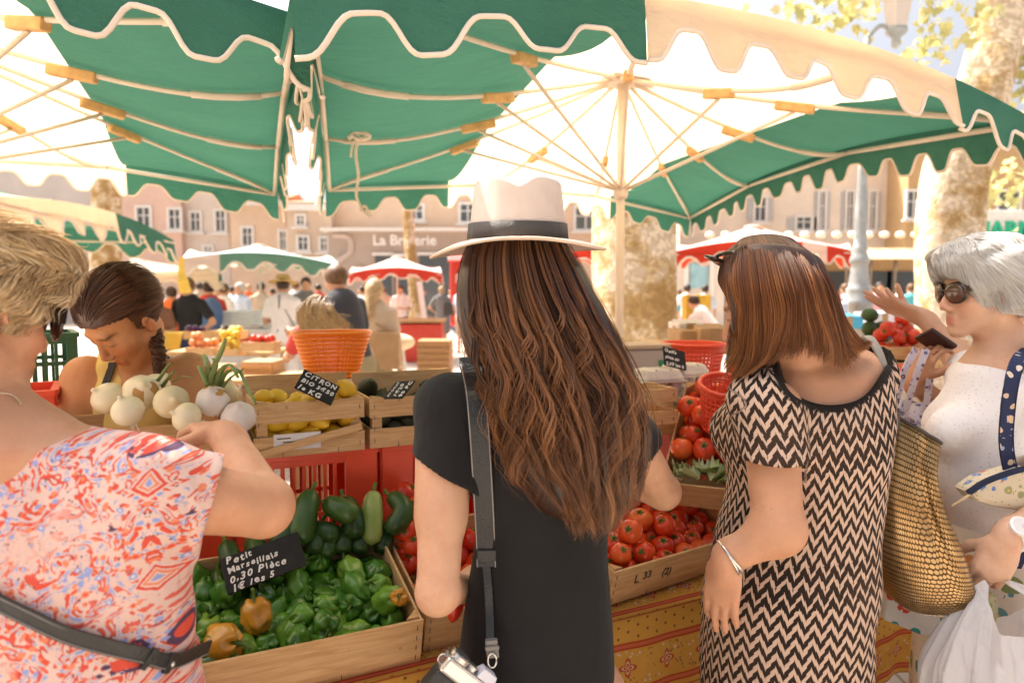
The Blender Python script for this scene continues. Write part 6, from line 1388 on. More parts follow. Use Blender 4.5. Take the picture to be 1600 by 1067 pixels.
# ================================================================== woman in the zigzag dress
def arm_uv(a, b, r):
    a, b = np.array(a), np.array(b); ax = unit(b - a); L = np.linalg.norm(b - a); e1 = unit(np.cross(ax, (0, 1, 0))); e2 = np.cross(ax, e1)
    def fn(V): d = V - a; t = d @ ax; q = d - t[:, None] * ax; return np.linalg.norm(q, axis=1), t / L, np.arctan2(q @ e1, q @ e2) * r, t
    return fn
def zigzag_woman():
    root = person('woman with caramel hair in a black and beige zigzag knit dress', (.57, 1.44, 0)); F = Field((.26, 1.02, 0), (.90, 1.86, 1.72), .005); s = .93
    hc = at(1200, 485, 1.44); HR = frame((-.86, .46, -.30), (.05, 0, 1), .10); c7 = at(1262, 585, 1.45); head(F, hc, HR, s, c7); sl, sr = at(1202, 640, 1.345), at(1352, 592, 1.54)
    rows = [(545, 1290, 1372, 1.50, .05), (575, 1195, 1386, 1.45, .075), (605, 1160, 1390, 1.45, .10), (650, 1136, 1388, 1.45, .13), (700, 1135, 1380, 1.45, .145), (750, 1140, 1372, 1.45, .14), (800, 1134, 1366, 1.45, .14), (850, 1122, 1362, 1.45, .15), (900, 1110, 1357, 1.45, .165), (950, 1104, 1351, 1.45, .17), (1000, 1101, 1347, 1.45, .17), (1067, 1098, 1343, 1.45, .165)]
    S = secs(rows); cx = S[-1][1]; low = [(.62, cx, 1.45, .155, .15), (.48, cx, 1.45, .15, .145)]; F.loft([(z, x, y, a - .014, b - .014) for z, x, y, a, b in S] + [(.72, cx, 1.45, .138, .13)], .03)
    el, wl = at(1216, 826, 1.27), at(1136, 872, 1.275); er = sr + V3(.0, .12, -.27); wr = er + V3(-.06, .20, .02)
    for a, b, c, r in ((sl, el, wl, 1), (sr, er, wr, 1)): F.ell(a, (.055, .055, .05), None, .03); F.cap(a, b, .053, .044, .03); F.ell(b, (.042, .042, .042), None, .02); F.cap(b, c, .042, .028, .025)
    hand(F, wl, unit(at(1122, 962, 1.285) - wl), (.62, .75, 0), (-.75, .62, .1), (.30, .22, .20, .24), .03, .90, .85); hand(F, wr, (-.7, .5, -.2), (.1, .1, -1), (.5, .7, 0), .5); legs(F, V3(cx, 1.45, .70), .9, .72, (.068, .05, .04), .065)
    link_mesh('body', sdf_mesh(F, 1, face_attrs(hc, HR, s)), SK_A, root)
    D = Field((.24, 1.06, .44), (.92, 1.86, 1.52), .005); D.loft(S + low, .02); D.ell(at(1150, 668, 1.53), (.052, .062, .052), None, .05); D.cap(at(1215, 590, 1.40), at(1180, 618, 1.37), .045, .05, .04); D.cap(at(1352, 545, 1.52), sr, .042, .048, .04)
    sleeve(D, sl, el, .39, unit(V3(.06, .1, -1)), .062, .066, .058, .03, .058); sleeve(D, sr, er, .45, unit(er - sr), .062, .064, .058, .03, .058)
    sc = Field(D.lo, D.lo + (D.n - 1) * D.h, D.h); 
    nk = [(1262, 578), (1290, 602), (1326, 592), (1352, 550)]
    for (x, y) in nk: sc.cap(at(x, y - 14, 1.20), at(x, y - 14, 1.52), .052, None, .05)
    sc.ell(at(1270, 520, 1.45), (.10, .2, .06), None, .03); D.d = np.maximum(D.d, -sc.d); D.noise(.0018, lambda X, Y, Z: np.sin(X * 34 + Z * 30 + Y * 10) * .8 + .7 * np.sin(Z * 44 - X * 25))
    au = arm_uv(sl, el, .062); ctr = np.array([(z, x) for z, x, *_ in S + low]); ctr = ctr[np.argsort(ctr[:, 0])]
    def fn(me, V):
        rr, t, u, h = au(V); x0 = np.interp(V[:, 2], ctr[:, 0], ctr[:, 1]); ua = np.arctan2(V[:, 0] - x0, -(V[:, 1] - 1.45)) * .165; A = np.zeros((len(V), 3)); A[:, 0] = ua; A[:, 1] = V[:, 2] - .10 * ua - .35 * ua * ua
        m = (rr < .072) & (t > -.35) & (t < .6) & (V[:, 0] < at(1256, 640, 1.33)[0]); A[m, 0] = u[m]; A[m, 1] = 1.35 - h[m]; A[:, 2] = sc.sample(V) < .011; vattr(me, 'pat', A, True)
    link_mesh('dress', sdf_mesh(D, 1, fn), m_zigzag(), root)
    # shoulder length caramel hair with flicked ends
    g = np.random.default_rng(5); lines, rr, rd = [], [], []
    KP = [[(1154, 376, 1.48), (1134, 398, 1.475), (1124, 432, 1.48), (1132, 455, 1.47), (1146, 470, 1.45), (1150, 480, 1.44)], [(1160, 372, 1.46), (1150, 392, 1.42), (1146, 440, 1.385), (1152, 490, 1.37), (1152, 540, 1.37), (1134, 578, 1.38)], [(1174, 368, 1.455), (1170, 392, 1.39), (1176, 440, 1.345), (1182, 495, 1.33), (1176, 560, 1.34), (1148, 594, 1.35)],
          [(1192, 366, 1.455), (1200, 392, 1.375), (1212, 440, 1.325), (1220, 490, 1.31), (1210, 545, 1.325), (1190, 574, 1.335)], [(1208, 366, 1.455), (1230, 394, 1.37), (1248, 440, 1.315), (1258, 486, 1.305), (1264, 530, 1.31), (1258, 562, 1.32)], [(1222, 368, 1.455), (1256, 398, 1.385), (1280, 440, 1.33), (1292, 490, 1.32), (1308, 545, 1.33), (1314, 582, 1.335)],
          [(1234, 371, 1.46), (1274, 406, 1.415), (1298, 450, 1.375), (1314, 498, 1.37), (1336, 540, 1.375), (1354, 548, 1.38)], [(1240, 374, 1.48), (1280, 414, 1.47), (1304, 460, 1.45), (1322, 505, 1.44), (1344, 534, 1.44), (1358, 530, 1.44)]]
    KP = np.array([[at(*q) for q in r] for r in KP]); KQ = np.stack([catmull(r, 22) for r in KP])                  # keys x 22 x 3
    nl = 150
    for i in range(nl):
        s0 = np.clip((i + .5) / nl + g.normal() * .01, 0, 1); tone = np.clip(g.normal(.5, .2), 0, 1); lay0 = g.uniform(-.010, .012); ph = s0 * 20 + g.normal() * .5; cut = g.uniform(.86, 1.0)
        for j in range(30):
            a_ = np.clip(s0 + g.normal() * .012, 0, .9999) * 7; k0 = int(a_); f_ = a_ - k0; P3 = np.array([KQ[max(k0 - 1, 0)], KQ[k0], KQ[k0 + 1], KQ[min(k0 + 2, 7)]]); q = .5 * (2 * P3[1] + (P3[2] - P3[0]) * f_ + (2 * P3[0] - 5 * P3[1] + 4 * P3[2] - P3[3]) * f_ ** 2 + (3 * P3[1] - P3[0] - 3 * P3[2] + P3[3]) * f_ ** 3)
            t = np.linspace(0, 1, 22); tt = np.clip(t * (cut + g.normal() * .03), 0, 1); q = np.stack([np.interp(tt, t, q[:, m]) for m in range(3)], 1); lay = lay0 + g.normal() * .003; q[:, 1] += lay * smooth01(t * 5); q[:, 0] += .0035 * smooth01((t - .3) / .5) * np.sin(t * 9 + ph); q[:, 2] += .002 * smooth01((t - .6) / .4) * np.cos(t * 14 + ph + g.normal() * .4)
            lines.append(q); rr.append(g.uniform(.0005, .0011)); rd.append(np.clip(tone + g.normal() * .16, 0, 1))
    V, Q, A = strand_arrays(np.array(lines), np.array(rr), np.array(rd)); B = Field(hc - .26, hc + .26, .006)
    for i in range(5, 16): 
        for k in range(1, 7): p_ = lerp(KQ[k][i], hc + V3(.02, .02, (KQ[k][i][2] - hc[2]) * 1.0), .24); B.ell(p_, (.024, .018, .024), None, .02)
    B.ell(hc + HR @ V3(0, -.013, .032), (.071, .089, .080), HR, .02); B.ell(hc + HR @ V3(0, .105, -.045), (.07, .075, .10), HR, .01, 'sub'); v, q = B.nets(2)
    hair_object([(V, Q, A['rnd'], A['along']), (v, q, .14, .2)], H_CARA, root)
    T = lambda x, y, z: hc + HR @ V3(x, y, z); gl = MB(); gl.tube(catmull([T(.085, -.02, .085), T(.080, .02, .118), T(.055, .058, .130), T(.02, .070, .126)], 16), .004, 8); gl.tube(catmull([T(-.07, -.02, .085), T(-.070, .02, .118), T(-.045, .058, .130), T(-.02, .070, .126)], 16), .004, 8); fr = gl.build('sunglasses', plain('dark_glossy_frame', (.02, .015, .012), .12, .6), root, smooth=True)
    for sx in (-1, 1): MB().ell(T(sx * .033, .070, .128), (.026, .022, .006), HR @ rotx(.6), 16, 8).build('lens', plain('brown_lens', (.03, .016, .010), .06, .6), fr, smooth=True)
    mb = MB(); ax = unit(wl - el); f0 = frame(ax); 
    for k in range(3):
        c = lerp(el, wl, .92 + .035 * k); mb2 = MB(); mb2.tube([c + f0 @ (V3(math.cos(q), .12 * math.sin(q + k), math.sin(q)) * .034) for q in np.linspace(0, 2 * PI, 26)], .0022, 6); mb2.build('bracelet', plain('silver_bangle', (.68, .64, .6), .2, .7, Metallic=.9), root, smooth=True)
    return D
ZD = zigzag_woman()
def gold_bag():
    root = thing('handbag', 'large bronze snakeskin tote bag hanging from the shoulder of the zigzag dress', 'handbag', at(1420, 800, 1.50)); secs_ = [((1387, 645), (1462, 690), 1.50, .05), ((1372, 700), (1452, 738), 1.50, .075), ((1360, 760), (1462, 790), 1.50, .09), ((1360, 820), (1484, 842), 1.50, .10), ((1372, 880), (1500, 892), 1.50, .105), ((1388, 922), (1507, 918), 1.50, .10), ((1400, 940), (1500, 936), 1.50, .085), ((1412, 946), (1484, 943), 1.50, .06)]
    rings = []; n = 56
    for (l, r, Y, dp) in secs_: rings.append((at(*l, Y), at(*r, Y), dp))
    L = catmull([q[0] for q in rings], 40); R = catmull([q[1] for q in rings], 40); dpt = np.interp(np.linspace(0, 1, 40), np.linspace(0, 1, len(rings)), [q[2] for q in rings]); V = []; A = []
    for i in range(40):
        c, h = (L[i] + R[i]) / 2, (R[i] - L[i]) / 2; t = i / 39; 
        for k in range(n):
            a = 2 * PI * k / n; x = math.copysign(abs(math.cos(a)) ** .6, math.cos(a)); y = math.copysign(abs(math.sin(a)) ** .6, math.sin(a)); fold = -.022 * math.exp(-((x - .34 + .25 * t) / .16) ** 2) * math.sin(PI * min(1, t * 1.15 + .1)) * (y < 0); V.append(c + h * x + V3(0, dpt[i] * .8 * y - fold * 1.3 + .05 * (x < 0) * x * -1 * .2, 0)); A.append((a * .11, t * .36, 0))
    F = [(i * n + k, i * n + (k + 1) % n, (i + 1) * n + (k + 1) % n, (i + 1) * n + k) for i in range(39) for k in range(n)] + [tuple(39 * n + k for k in range(n)), tuple(range(n))[::-1]]
    me = pydata(V, F); vattr(me, 'pat', A, True); M = Mat('bronze_snakeskin', .30, .5, Metallic=.8); uv = M.attr('pat', 'Vector'); x, y, z = M.xyz(uv); w = M.noise(uv, 12, 2); row = y / .0075; o = (row.floor() * .5); cx = (x / (.0064) + o + w * .6).fract() - .5; cy = row.fract() - .5; d = (cx.abs() * cx.abs() * 3 + cy.abs() * cy.abs() * 3.6); sc = (d + (M.noise(uv, 60, 2) - .5) * .5).ss(.85, .5)
    nn = M.noise(uv, 22, 3); M.color(M.mix(sc, (.10, .055, .02), M.ramp(nn, [(.3, (.27, .155, .062)), (.7, (.52, .34, .155))]))); M.bump(sc, .7, .004); link_mesh('bag_body', me, M.m, root); rim = plain('dark_brown_leather', (.04, .028, .02), .45, .4)
    MB().tube(V[:n] + V[:1], .004, 6).build('rim', rim, root, smooth=True); st = MB(); b = 34 * n
    for k in range(0, n, 1):
        if V[b + k][1] < 1.49: st.bar(np.array(V[b + k]) + [0, -.004, 0], lerp(np.array(V[b + k]), np.array(V[b + (k + 1) % n]), .55) + [0, -.004, 0], .0022)
    st.build('stitching', plain('cream_thread', (.6, .48, .3), .7), root)
    P = [at(1398, 652, 1.47), at(1392, 620, 1.46), at(1384, 585, 1.47), at(1372, 548, 1.49), at(1358, 528, 1.53), at(1350, 535, 1.58), at(1380, 600, 1.58), at(1405, 660, 1.54)]; MB().ribbon(catmull(P, 40), (1, .2, .1), .017, .005).build('shoulder_strap', plain('taupe_strap', (.30, .26, .22), .5), root)
    MB().box(at(1388, 655, 1.455), (.045, .02, .05), rotz(.2)).build('strap_tab', LEATHER, root, bevel=.006); P = [surf(ZD, 1385, 680, 1.3, 1.6, 0, 1.47)]
gold_bag()
# ================================================================== white haired woman at the right
def white_woman():
    root = person('white haired woman in sunglasses and a white eyelet top gesturing at the right', (1.12, 1.76, 0)); F = Field((.78, 1.34, 0), (1.62, 2.34, 1.72), .005); s = .92
    hc = at(1536, 456, 1.72); HR = frame((-1, .06, -.03)); c7 = at(1580, 555, 1.72); head(F, hc, HR, s, c7); sl, sr = at(1648, 640, 1.58), at(1520, 598, 1.86); hx = .92
    rows = [(552, 1528, 1640, 1.72, .06), (575, 1500, 1680, 1.72, .09), (610, 1484, 1690, 1.72, .115), (650, 1468, 1690, 1.72, .135), (700, 1456, 1684, 1.72, .14), (750, 1456, 1680, 1.72, .15), (800, 1472, 1680, 1.72, .155), (838, 1478, 1684, 1.72, .16)]
    S = secs(rows); cx = S[-1][1]; low = [(.86, cx, 1.72, .16, .165), (.76, cx, 1.72, .165, .17)]; F.loft([(z, x, y, a - .008, b - .008) for z, x, y, a, b in S + low], .03); F.ell(c7 + V3(-.03, 0, -.02), (.07, .07, .05), None, .05)
    el, wl = at(1660, 800, 1.50), at(1575, 838, 1.47); er, wr = at(1500, 560, 2.02), at(1442, 496, 2.10)
    for a, b, c in ((sl, el, wl), (sr, er, wr)): F.ell(a, (.05, .05, .05), None, .03)
    F.cap(sl, el, .055, .05, .03); F.cap(el, wl, .052, .031, .02); F.cap(sr, er, .046, .040, .03); F.cap(er, wr, .040, .024, .02)
    hand(F, wl, unit(at(1540, 905, 1.475) - wl), (.3, .75, .1), (-.75, .1, -.1), (.55, .6, .65, .75), .05, 1.02, .7); hand(F, wr, unit(at(1372, 468, 2.12) - wr), (-.1, .3, 1), (.4, .8, .5), (.12, .1, .15, .2), .22, .98, .2); F.cap(wr + V3(-.05, .0, .02), at(1402, 446, 2.10), .011, .008, .006)
    legs(F, V3(cx, 1.72, .72), PI / 2, .74); link_mesh('body', sdf_mesh(F, 1, face_attrs(hc, HR, s)), SK_D, root)
    D = Field((.80, 1.36, .90), (1.62, 2.12, 1.48), .005); D.loft(S, .02, cap=.008); D.ell(at(1478, 672, 1.66), (.042, .05, .05), None, .05); D.ell(at(1478, 672, 1.78), (.042, .05, .05), None, .05); sleeve(D, sl, el, .50, unit(el - sl), .066, .072, .06, .04, .06); sleeve(D, sr, er, .55, unit(er - sr), .055, .056, .05, .04, .05); D.ell(at(1570, 535, 1.72), (.085, .115, .055), None, .008, 'sub'); D.noise(.002, lambda X, Y, Z: np.sin(X * 40 + Z * 35) + .6 * np.sin(Z * 60 - X * 30)); link_mesh('top', sdf_mesh(D, 1), m_lace(), root)
    q = Field((.76, 1.42, .12), (1.66, 2.04, 1.04), .008); q.loft([(1.02, cx, 1.72, .155, .158), (.9, cx - .01, 1.72, .18, .175), (.6, cx - .01, 1.72, .19, .19), (.3, cx, 1.72, .20, .2), (.16, cx, 1.72, .205, .205)]); q.noise(.006, lambda X, Y, Z: np.sin(np.arctan2(Y - 1.72, X - cx) * 14 + Z * 3) * np.clip(1.05 - Z, 0, 1)); link_mesh('skirt', sdf_mesh(q, 1), m_floral('floral_skirt_print', (.70, .60, .48), [(.55, .06, .04), (.22, .26, .10), (.60, .25, .08), (.12, .25, .25)], 11, .26), root)
    B = Field(hc - .2, hc + .2, .005); q_ = lambda *p: hc + HR @ (V3(*p) * s); B.ell(q_(0, -.016, .050), (.106, .122, .094), HR, .02); B.ell(q_(0, -.06, -.005), (.098, .078, .075), HR, .03); B.ell(q_(0, .062, .088), (.075, .060, .036), HR, .03)
    B.ell(q_(0, .125, -.05), (.12, .085, .098), HR, .012, 'sub'); B.ell(q_(0, -.0, -.115), (.12, .12, .075), HR, .015, 'sub'); B.noise(.004, lambda X, Y, Z: np.sin(X * 60 + 2 * np.sin(Z * 40)) * np.sin(Z * 70 + Y * 40))
    for sx in (-1, 1): B.ell(q_(sx * .10, .014, -.03), (.035, .030, .036), HR, .01, 'sub')
    def flow(P, t, P0):
        l = (P - hc) @ HR; l0 = (P0 - hc) @ HR; w = np.sin(l0[:, 0] * 40 + l0[:, 2] * 26) + np.sin(l0[:, 1] * 36 - l0[:, 2] * 30); f = np.stack([.9 * np.sign(l[:, 0]) * (l[:, 2] > .07) + .15 * w, -.55 + .9 * ((l[:, 1] > .045) & (l[:, 2] > .09)) + .25 * w, -.9 * (l[:, 2] < .10) - .15 - .1 * w], 1); return f @ HR.T
    Lq, rd = fur(B, 9000, .075, 10, flow, lambda t: .0015 + .005 * t, 8); V, Q, A = strand_arrays(Lq, .0009, rd); v, q = B.nets(1); hair_object([(V, Q, A['rnd'], A['along']), (v, q, .4, .3)], H_WHIT, root)
    T = lambda x, y, z: hc + HR @ (V3(x, y, z) * s); fr = MB(); dk = plain('tortoise_frame', (.03, .014, .008), .12, .6)
    for sx in (-1, 1): fr.tube([T(sx * (.036 + .004) + .030 * math.cos(a) * 1.0, .100 - .018 * abs(sx * .036 + .030 * math.cos(a)) / .06, .0 + .024 * math.sin(a)) for a in np.linspace(0, 2 * PI, 26)], .0045, 8)
    fr.tube([T(-.012, .104, .006), T(.012, .104, .006)], .003, 6); g = fr.build('sunglasses', dk, root, smooth=True)
    for sx in (-1, 1):
        MB().ribbon([T(sx * .072, .085, .010), T(sx * .078, .05, .012), T(sx * .078, .0, .012)], HR @ V3(0, 0, 1), [.015, .012, .008], .004).build('temple_arm', dk, g, bevel=.001); MB().ell(T(sx * .038, .094, .0), (.028, .006, .022), HR @ rotz(-sx * .3), 18, 10).build('lens', plain('amber_lens', (.09, .045, .028), .05, .6), g, smooth=True)
        for dy in (.064, .070): MB().box(T(sx * .0795, dy, .0115), (.003, .0025, .009), HR).build('silver_emblem', STEEL, g)
    MB().ell(T(.080, -.012, -.046), (.004, .006, .006), None, 12, 8).ell(T(-.080, -.012, -.046), (.004, .006, .006), None, 12, 8).build('pearl_earring', plain('pearl', (.75, .70, .66), .15, .6), root, smooth=True)
    ax = unit(wl - el); f0 = frame(ax, (0, -1, 0)); wc = lerp(el, wl, .93); w = MB(); V_ = []
    w.loft([[wc + ax * dx + f0 @ (V3(math.cos(q), 0, math.sin(q)) * r) for q in np.linspace(0, 2 * PI, 26, endpoint=False)] for dx, r in ((-.009, .034), (-.009, .0375), (.009, .0365), (.009, .033))] , cap=False); wt = w.build('watch', plain('white_silicone', (.76, .72, .70), .4), root, smooth=True)
    fd = unit(at(1562, 830, 1.40) - wc) ; fd = unit(fd - ax * (fd @ ax)); Rf = toR(fd); b = MB(); b.lathe([(.019, .034), (.0215, .036), (.0215, .043), (.018, .045)], n=28); xf(b, Rf, wc).build('watch_case', plain('white_silicone', (.76, .72, .70), .4), wt, smooth=False); b = MB(); b.lathe([(.0165, .0452), (.0165, .0458)], n=28); xf(b, Rf, wc).build('dial', plain('pale_dial', (.64, .60, .58), .3), wt); b = MB(); b.box((0, .005, .0463), (.0012, .010, .0006)); b.box((.004, 0, .0465), (.009, .0012, .0006)); xf(b, Rf, wc).build('hand', STEEL, wt)
    return D
WD = white_woman()
def white_bits():
    # navy floral shoulder bag
    NAVY = m_floral('navy_floral_cotton', (.025, .032, .075), [(.60, .52, .42), (.55, .40, .30), (.30, .32, .42)], 42, .30); root = thing('shoulder_bag', 'navy flowered fabric bag with a wide strap at the right edge', 'handbag', at(1600, 740, 1.52))
    P = [at(1610, 545, 1.66), at(1594, 560, 1.57), at(1582, 590, 1.535), at(1574, 640, 1.53), at(1572, 700, 1.535), at(1586, 760, 1.53), at(1602, 790, 1.52)]; MB().ribbon(catmull(P, 30), (1, .1, .0), [.030] * 30, .006).build('strap', NAVY, root)
    for sx in (-1, 1): MB().tube(catmull(P, 30) + V3(sx * .0152, -.002, 0), .0016, 5).build('strap_piping', m_cloth('navy_piping', (.02, .025, .05)), root)
    o = [(1516, 772), (1545, 752), (1600, 735), (1640, 740), (1640, 800), (1600, 800), (1552, 792), (1530, 785)]; mb = MB(); a = [at(x, y, 1.50) for x, y in o]; b = [q + V3(.0, .07, 0) for q in a]; n = len(a); mb.add(a + b, [tuple(range(n))[::-1], tuple(range(n, 2 * n))] + [(k, (k + 1) % n, n + (k + 1) % n, n + k) for k in range(n)])
    mb.build('pouch', m_floral('pale_floral_cotton', (.60, .50, .36), [(.60, .16, .10), (.12, .20, .42), (.30, .30, .14)], 38, .33), root, bevel=.012); MB().ribbon(catmull([at(1512, 770, 1.49), at(1545, 750, 1.492), at(1602, 732, 1.495), at(1640, 736, 1.50)], 20), (0, .2, 1), .012, .006).build('zip_edge', m_cloth('navy_piping', (.02, .025, .05)), root); MB().tube(catmull([at(1516, 772, 1.488), at(1500, 782, 1.484), at(1486, 790, 1.48)], 8), [.002, .003, .0035, .0025, .002, .002, .0025, .0015], 6).build('zip_pull', plain('straw_tassel', (.5, .36, .2), .8), root, smooth=True)
    o2 = [(1592, 850), (1640, 850), (1650, 910), (1600, 912), (1584, 880)]; mb = MB(); a = [at(x, y, 1.56) for x, y in o2]; b = [q + V3(0, .06, 0) for q in a]; n = len(a); mb.add(a + b, [tuple(range(n))[::-1], tuple(range(n, 2 * n))] + [(k, (k + 1) % n, n + (k + 1) % n, n + k) for k in range(n)]); mb.build('bag_base', NAVY, root, bevel=.01)
    # white plastic carrier bag
    root = thing('carrier_bag', 'white plastic carrier bag hanging from the wrist-watch hand at the lower right', 'plastic bag', at(1540, 960, 1.48)); M = Mat('thin_white_plastic', .35, .4); o = M.coord(); c = M.noise(M.coord('Object', (1, 1, .6)), 8, 3, .5, .5); M.color((.80, .76, .75)); M.set('Roughness', .28); c2 = M.noise(M.coord('Object', (1, 1, .7)), 19, 2, .5, .7); M.bump((c - .5).abs() * 3 + (c2 - .5).abs() * 1.4, .6, .02); M.translucent(.42, (.82, .78, .75)); top = at(1547, 896, 1.475); n = 160; V = []; m = 46
    for i in range(m + 1):
        t = i / m
        for k in range(n):
            a = 2 * PI * k / n; ca, sa = math.cos(a), math.sin(a); w = np.interp(t, [0, .35, .75, 1], [.150, .176, .182, .10]); d = np.interp(t, [0, .35, .75, 1], [.055, .095, .105, .06]); pl = 1 + (.085 * math.sin(9 * a + 1.2 * math.sin(5 * t)) + .05 * math.sin(21 * a + 3 * t) + .025 * math.sin(43 * a - 5 * t)) * (1 - .55 * t)
            q = np.array([top[0] + .012 + w * ca * pl, 1.405 + d * sa * pl, lerp(.915, .52, t) + .006 * math.sin(7 * a + 9 * t)]); g_ = smooth01((abs(ca) - .40) / .46) * max(0, 1 - t / .30) ** 1.3
            hp = top + V3(.022 * ca, .012 * sa - .02, -.004) ; V.append(lerp(q, hp, g_ * .97) - V3(0, 0, .05 * (1 - abs(ca)) * max(0, 1 - t / .3)))
    me = pydata(V, [(i * n + k, i * n + (k + 1) % n, (i + 1) * n + (k + 1) % n, (i + 1) * n + k) for i in range(m) for k in range(n)] + [tuple(m * n + k for k in range(n))]); link_mesh('bag_film', me, M.m, root)
    mb = MB(); mb.ell(at(1540, 960, 1.475), (.022, .02, .05), rotz(.2) @ roty(.2), 16, 10); mb.build('wrapped_baguette', m_floral('food_wrap', (.45, .38, .22), [(.25, .30, .12), (.5, .3, .12)], 60, .4), root, smooth=True)
    # hidden shopper behind, holding a wallet and a lilac tote
    p = person('shopper mostly hidden behind the white haired woman, holding a dark wallet', (1.50, 2.14, 0)); F = Field((1.02, 1.78, 0), (1.86, 2.42, 1.62), .007); hc = at(1560, 470, 2.16); HR = frame((-.9, .3, -.1)); c7 = at(1580, 555, 2.18); head(F, hc, HR, .9, c7); cx = 1.54; F.loft([(1.35, cx, 2.18, .10, .07), (1.25, cx, 2.18, .15, .10), (1.0, cx, 2.18, .14, .11), (.8, cx, 2.18, .15, .12)], .03); sh = V3(1.44, 2.08, 1.28); e2 = at(1490, 650, 2.02); w2 = at(1430, 598, 1.98); F.cap(sh, e2, .045, .038, .03); F.cap(e2, w2, .037, .025, .02); hand(F, w2, unit(at(1452, 540, 1.96) - w2), (.8, .3, -.1), (-.2, -.5, .8), (.75, .8, .8, .8), .07, .92, .5); legs(F, V3(cx, 2.18, .8), PI / 2, .82); link_mesh('body', sdf_mesh(F, 1, face_attrs(hc, HR, .9)), SK_A, p); q = Field((1.3, 1.95, .3), (1.8, 2.42, 1.4), .01); q.loft([(1.34, cx, 2.18, .11, .08), (1.25, cx, 2.18, .16, .11), (1.0, cx, 2.18, .15, .12), (.4, cx, 2.18, .17, .15)]); link_mesh('dress', sdf_mesh(q, 1), m_cloth('lilac_linen', (.42, .38, .50)), p); v = scalp_base(hc, HR, .9, lambda p: (p[:, 2] > np.where(p[:, 1] > .03, .06, -.06)), .015); hair_object([v], H_DARK, p)
    wal = thing('wallet', 'dark leather wallet held up between two fingers beside the zigzag dress', 'wallet', at(1462, 535, 1.96)); R = frame((.4, .5, .6), (.3, 0, 1)) @ roty(.5); MB().box(at(1462, 534, 1.965), (.088, .012, .062), R).build('cover', plain('oxblood_leather', (.05, .018, .014), .4, .4), wal, bevel=.004)
    LIL = m_floral('lilac_print_cotton', (.64, .58, .64), [(.16, .12, .26), (.34, .26, .42), (.10, .08, .16)], 60, .34); t = thing('tote_bag', 'lilac printed cotton tote hanging from the hand with the wallet', 'tote bag', at(1420, 640, 1.95))
    for P in ([at(1432, 545, 1.95), at(1415, 575, 1.93), at(1402, 620, 1.93), at(1392, 665, 1.94)], [at(1448, 545, 1.95), at(1434, 580, 1.92), at(1420, 625, 1.92), at(1408, 668, 1.94)], [at(1456, 560, 1.96), at(1452, 600, 1.94), at(1446, 640, 1.94), at(1440, 680, 1.95)]): MB().ribbon(catmull(P, 14), (1, .2, .2), .020, .003).build('handle', LIL, t)
    rings = []
    for y, l, r, d in ((628, 1404, 1462, .012), (660, 1390, 1466, .03), (720, 1384, 1468, .05), (800, 1384, 1466, .05), (860, 1392, 1460, .03)):
        a, b = at(l, y, 1.96), at(r, y, 1.96); c = (a + b) / 2; h = (b[0] - a[0]) / 2; rings.append([c + V3(h * math.cos(k), d * math.sin(k) + .006 * math.sin(k * 5 + y), .008 * math.sin(k * 4 + y * .1)) for k in np.linspace(0, 2 * PI, 30, endpoint=False)])
    MB().loft(rings).build('tote_body', LIL, t, smooth=True)
    mb = MB(); a, b = at(1384, 948, 1.62), at(1446, 940, 1.62); t = thing('folded_cloth_bag', 'white flowered cloth bag showing under the bronze tote', 'cloth bag', a); rr_ = []
    for y, l, r in ((900, 1398, 1470), (940, 1386, 1470), (968, 1381, 1470), (992, 1440, 1470)):
        a, b = at(l, y, 1.60), at(r, y, 1.62); rr_.append([a, lerp(a, b, .5) + V3(0, -.01, 0), b, b + V3(0, .035, 0), a + V3(0, .035, 0)])
    MB().loft(rr_).build('bag_cloth', m_floral('white_poppy_print', (.72, .68, .62), [(.6, .06, .04), (.05, .28, .28), (.7, .66, .6)], 22, .34), t, smooth=False, bevel=.004)
white_bits()
# ------------------------------------------------------------------ shoppers and stalls across the square
BGSK = m_flesh('shopper_skin', (.50, .27, .16)); BGD = plain('shopper_dark_hair', (.035, .02, .012), .5, var=.4, scale=30); BGL = plain('shopper_fair_hair', (.36, .24, .12), .5, var=.35, scale=30); BGG = plain('shopper_grey_hair', (.42, .38, .34), .5, var=.3, scale=30); BGB = plain('shopper_brown_hair', (.12, .06, .025), .5, var=.4, scale=30)
def cl(name, col): return MC.get('c_' + name) or MC.setdefault('c_' + name, m_cloth(name, col, var=.12))
WHT, BLK, BLU, NVY, ORG_, REDc, PNK, GRY, BEI, TEA, KHA, LBL = (cl(n, c) for n, c in (('white_cotton', (.74, .70, .68)), ('black_cotton', (.022, .021, .022)), ('blue_cotton', (.10, .16, .30)), ('navy_cotton', (.03, .04, .08)), ('orange_cotton', (.72, .17, .05)), ('red_cotton', (.52, .06, .05)), ('pink_cotton', (.62, .30, .32)), ('grey_cotton', (.17, .165, .16)), ('beige_cotton', (.48, .37, .26)), ('teal_cotton', (.10, .36, .40)), ('khaki_cotton', (.26, .21, .12)), ('pale_blue_cotton', (.46, .52, .62))))
STRAWB = plain('yellow_straw', (.52, .34, .12), .8, var=.25, scale=40)
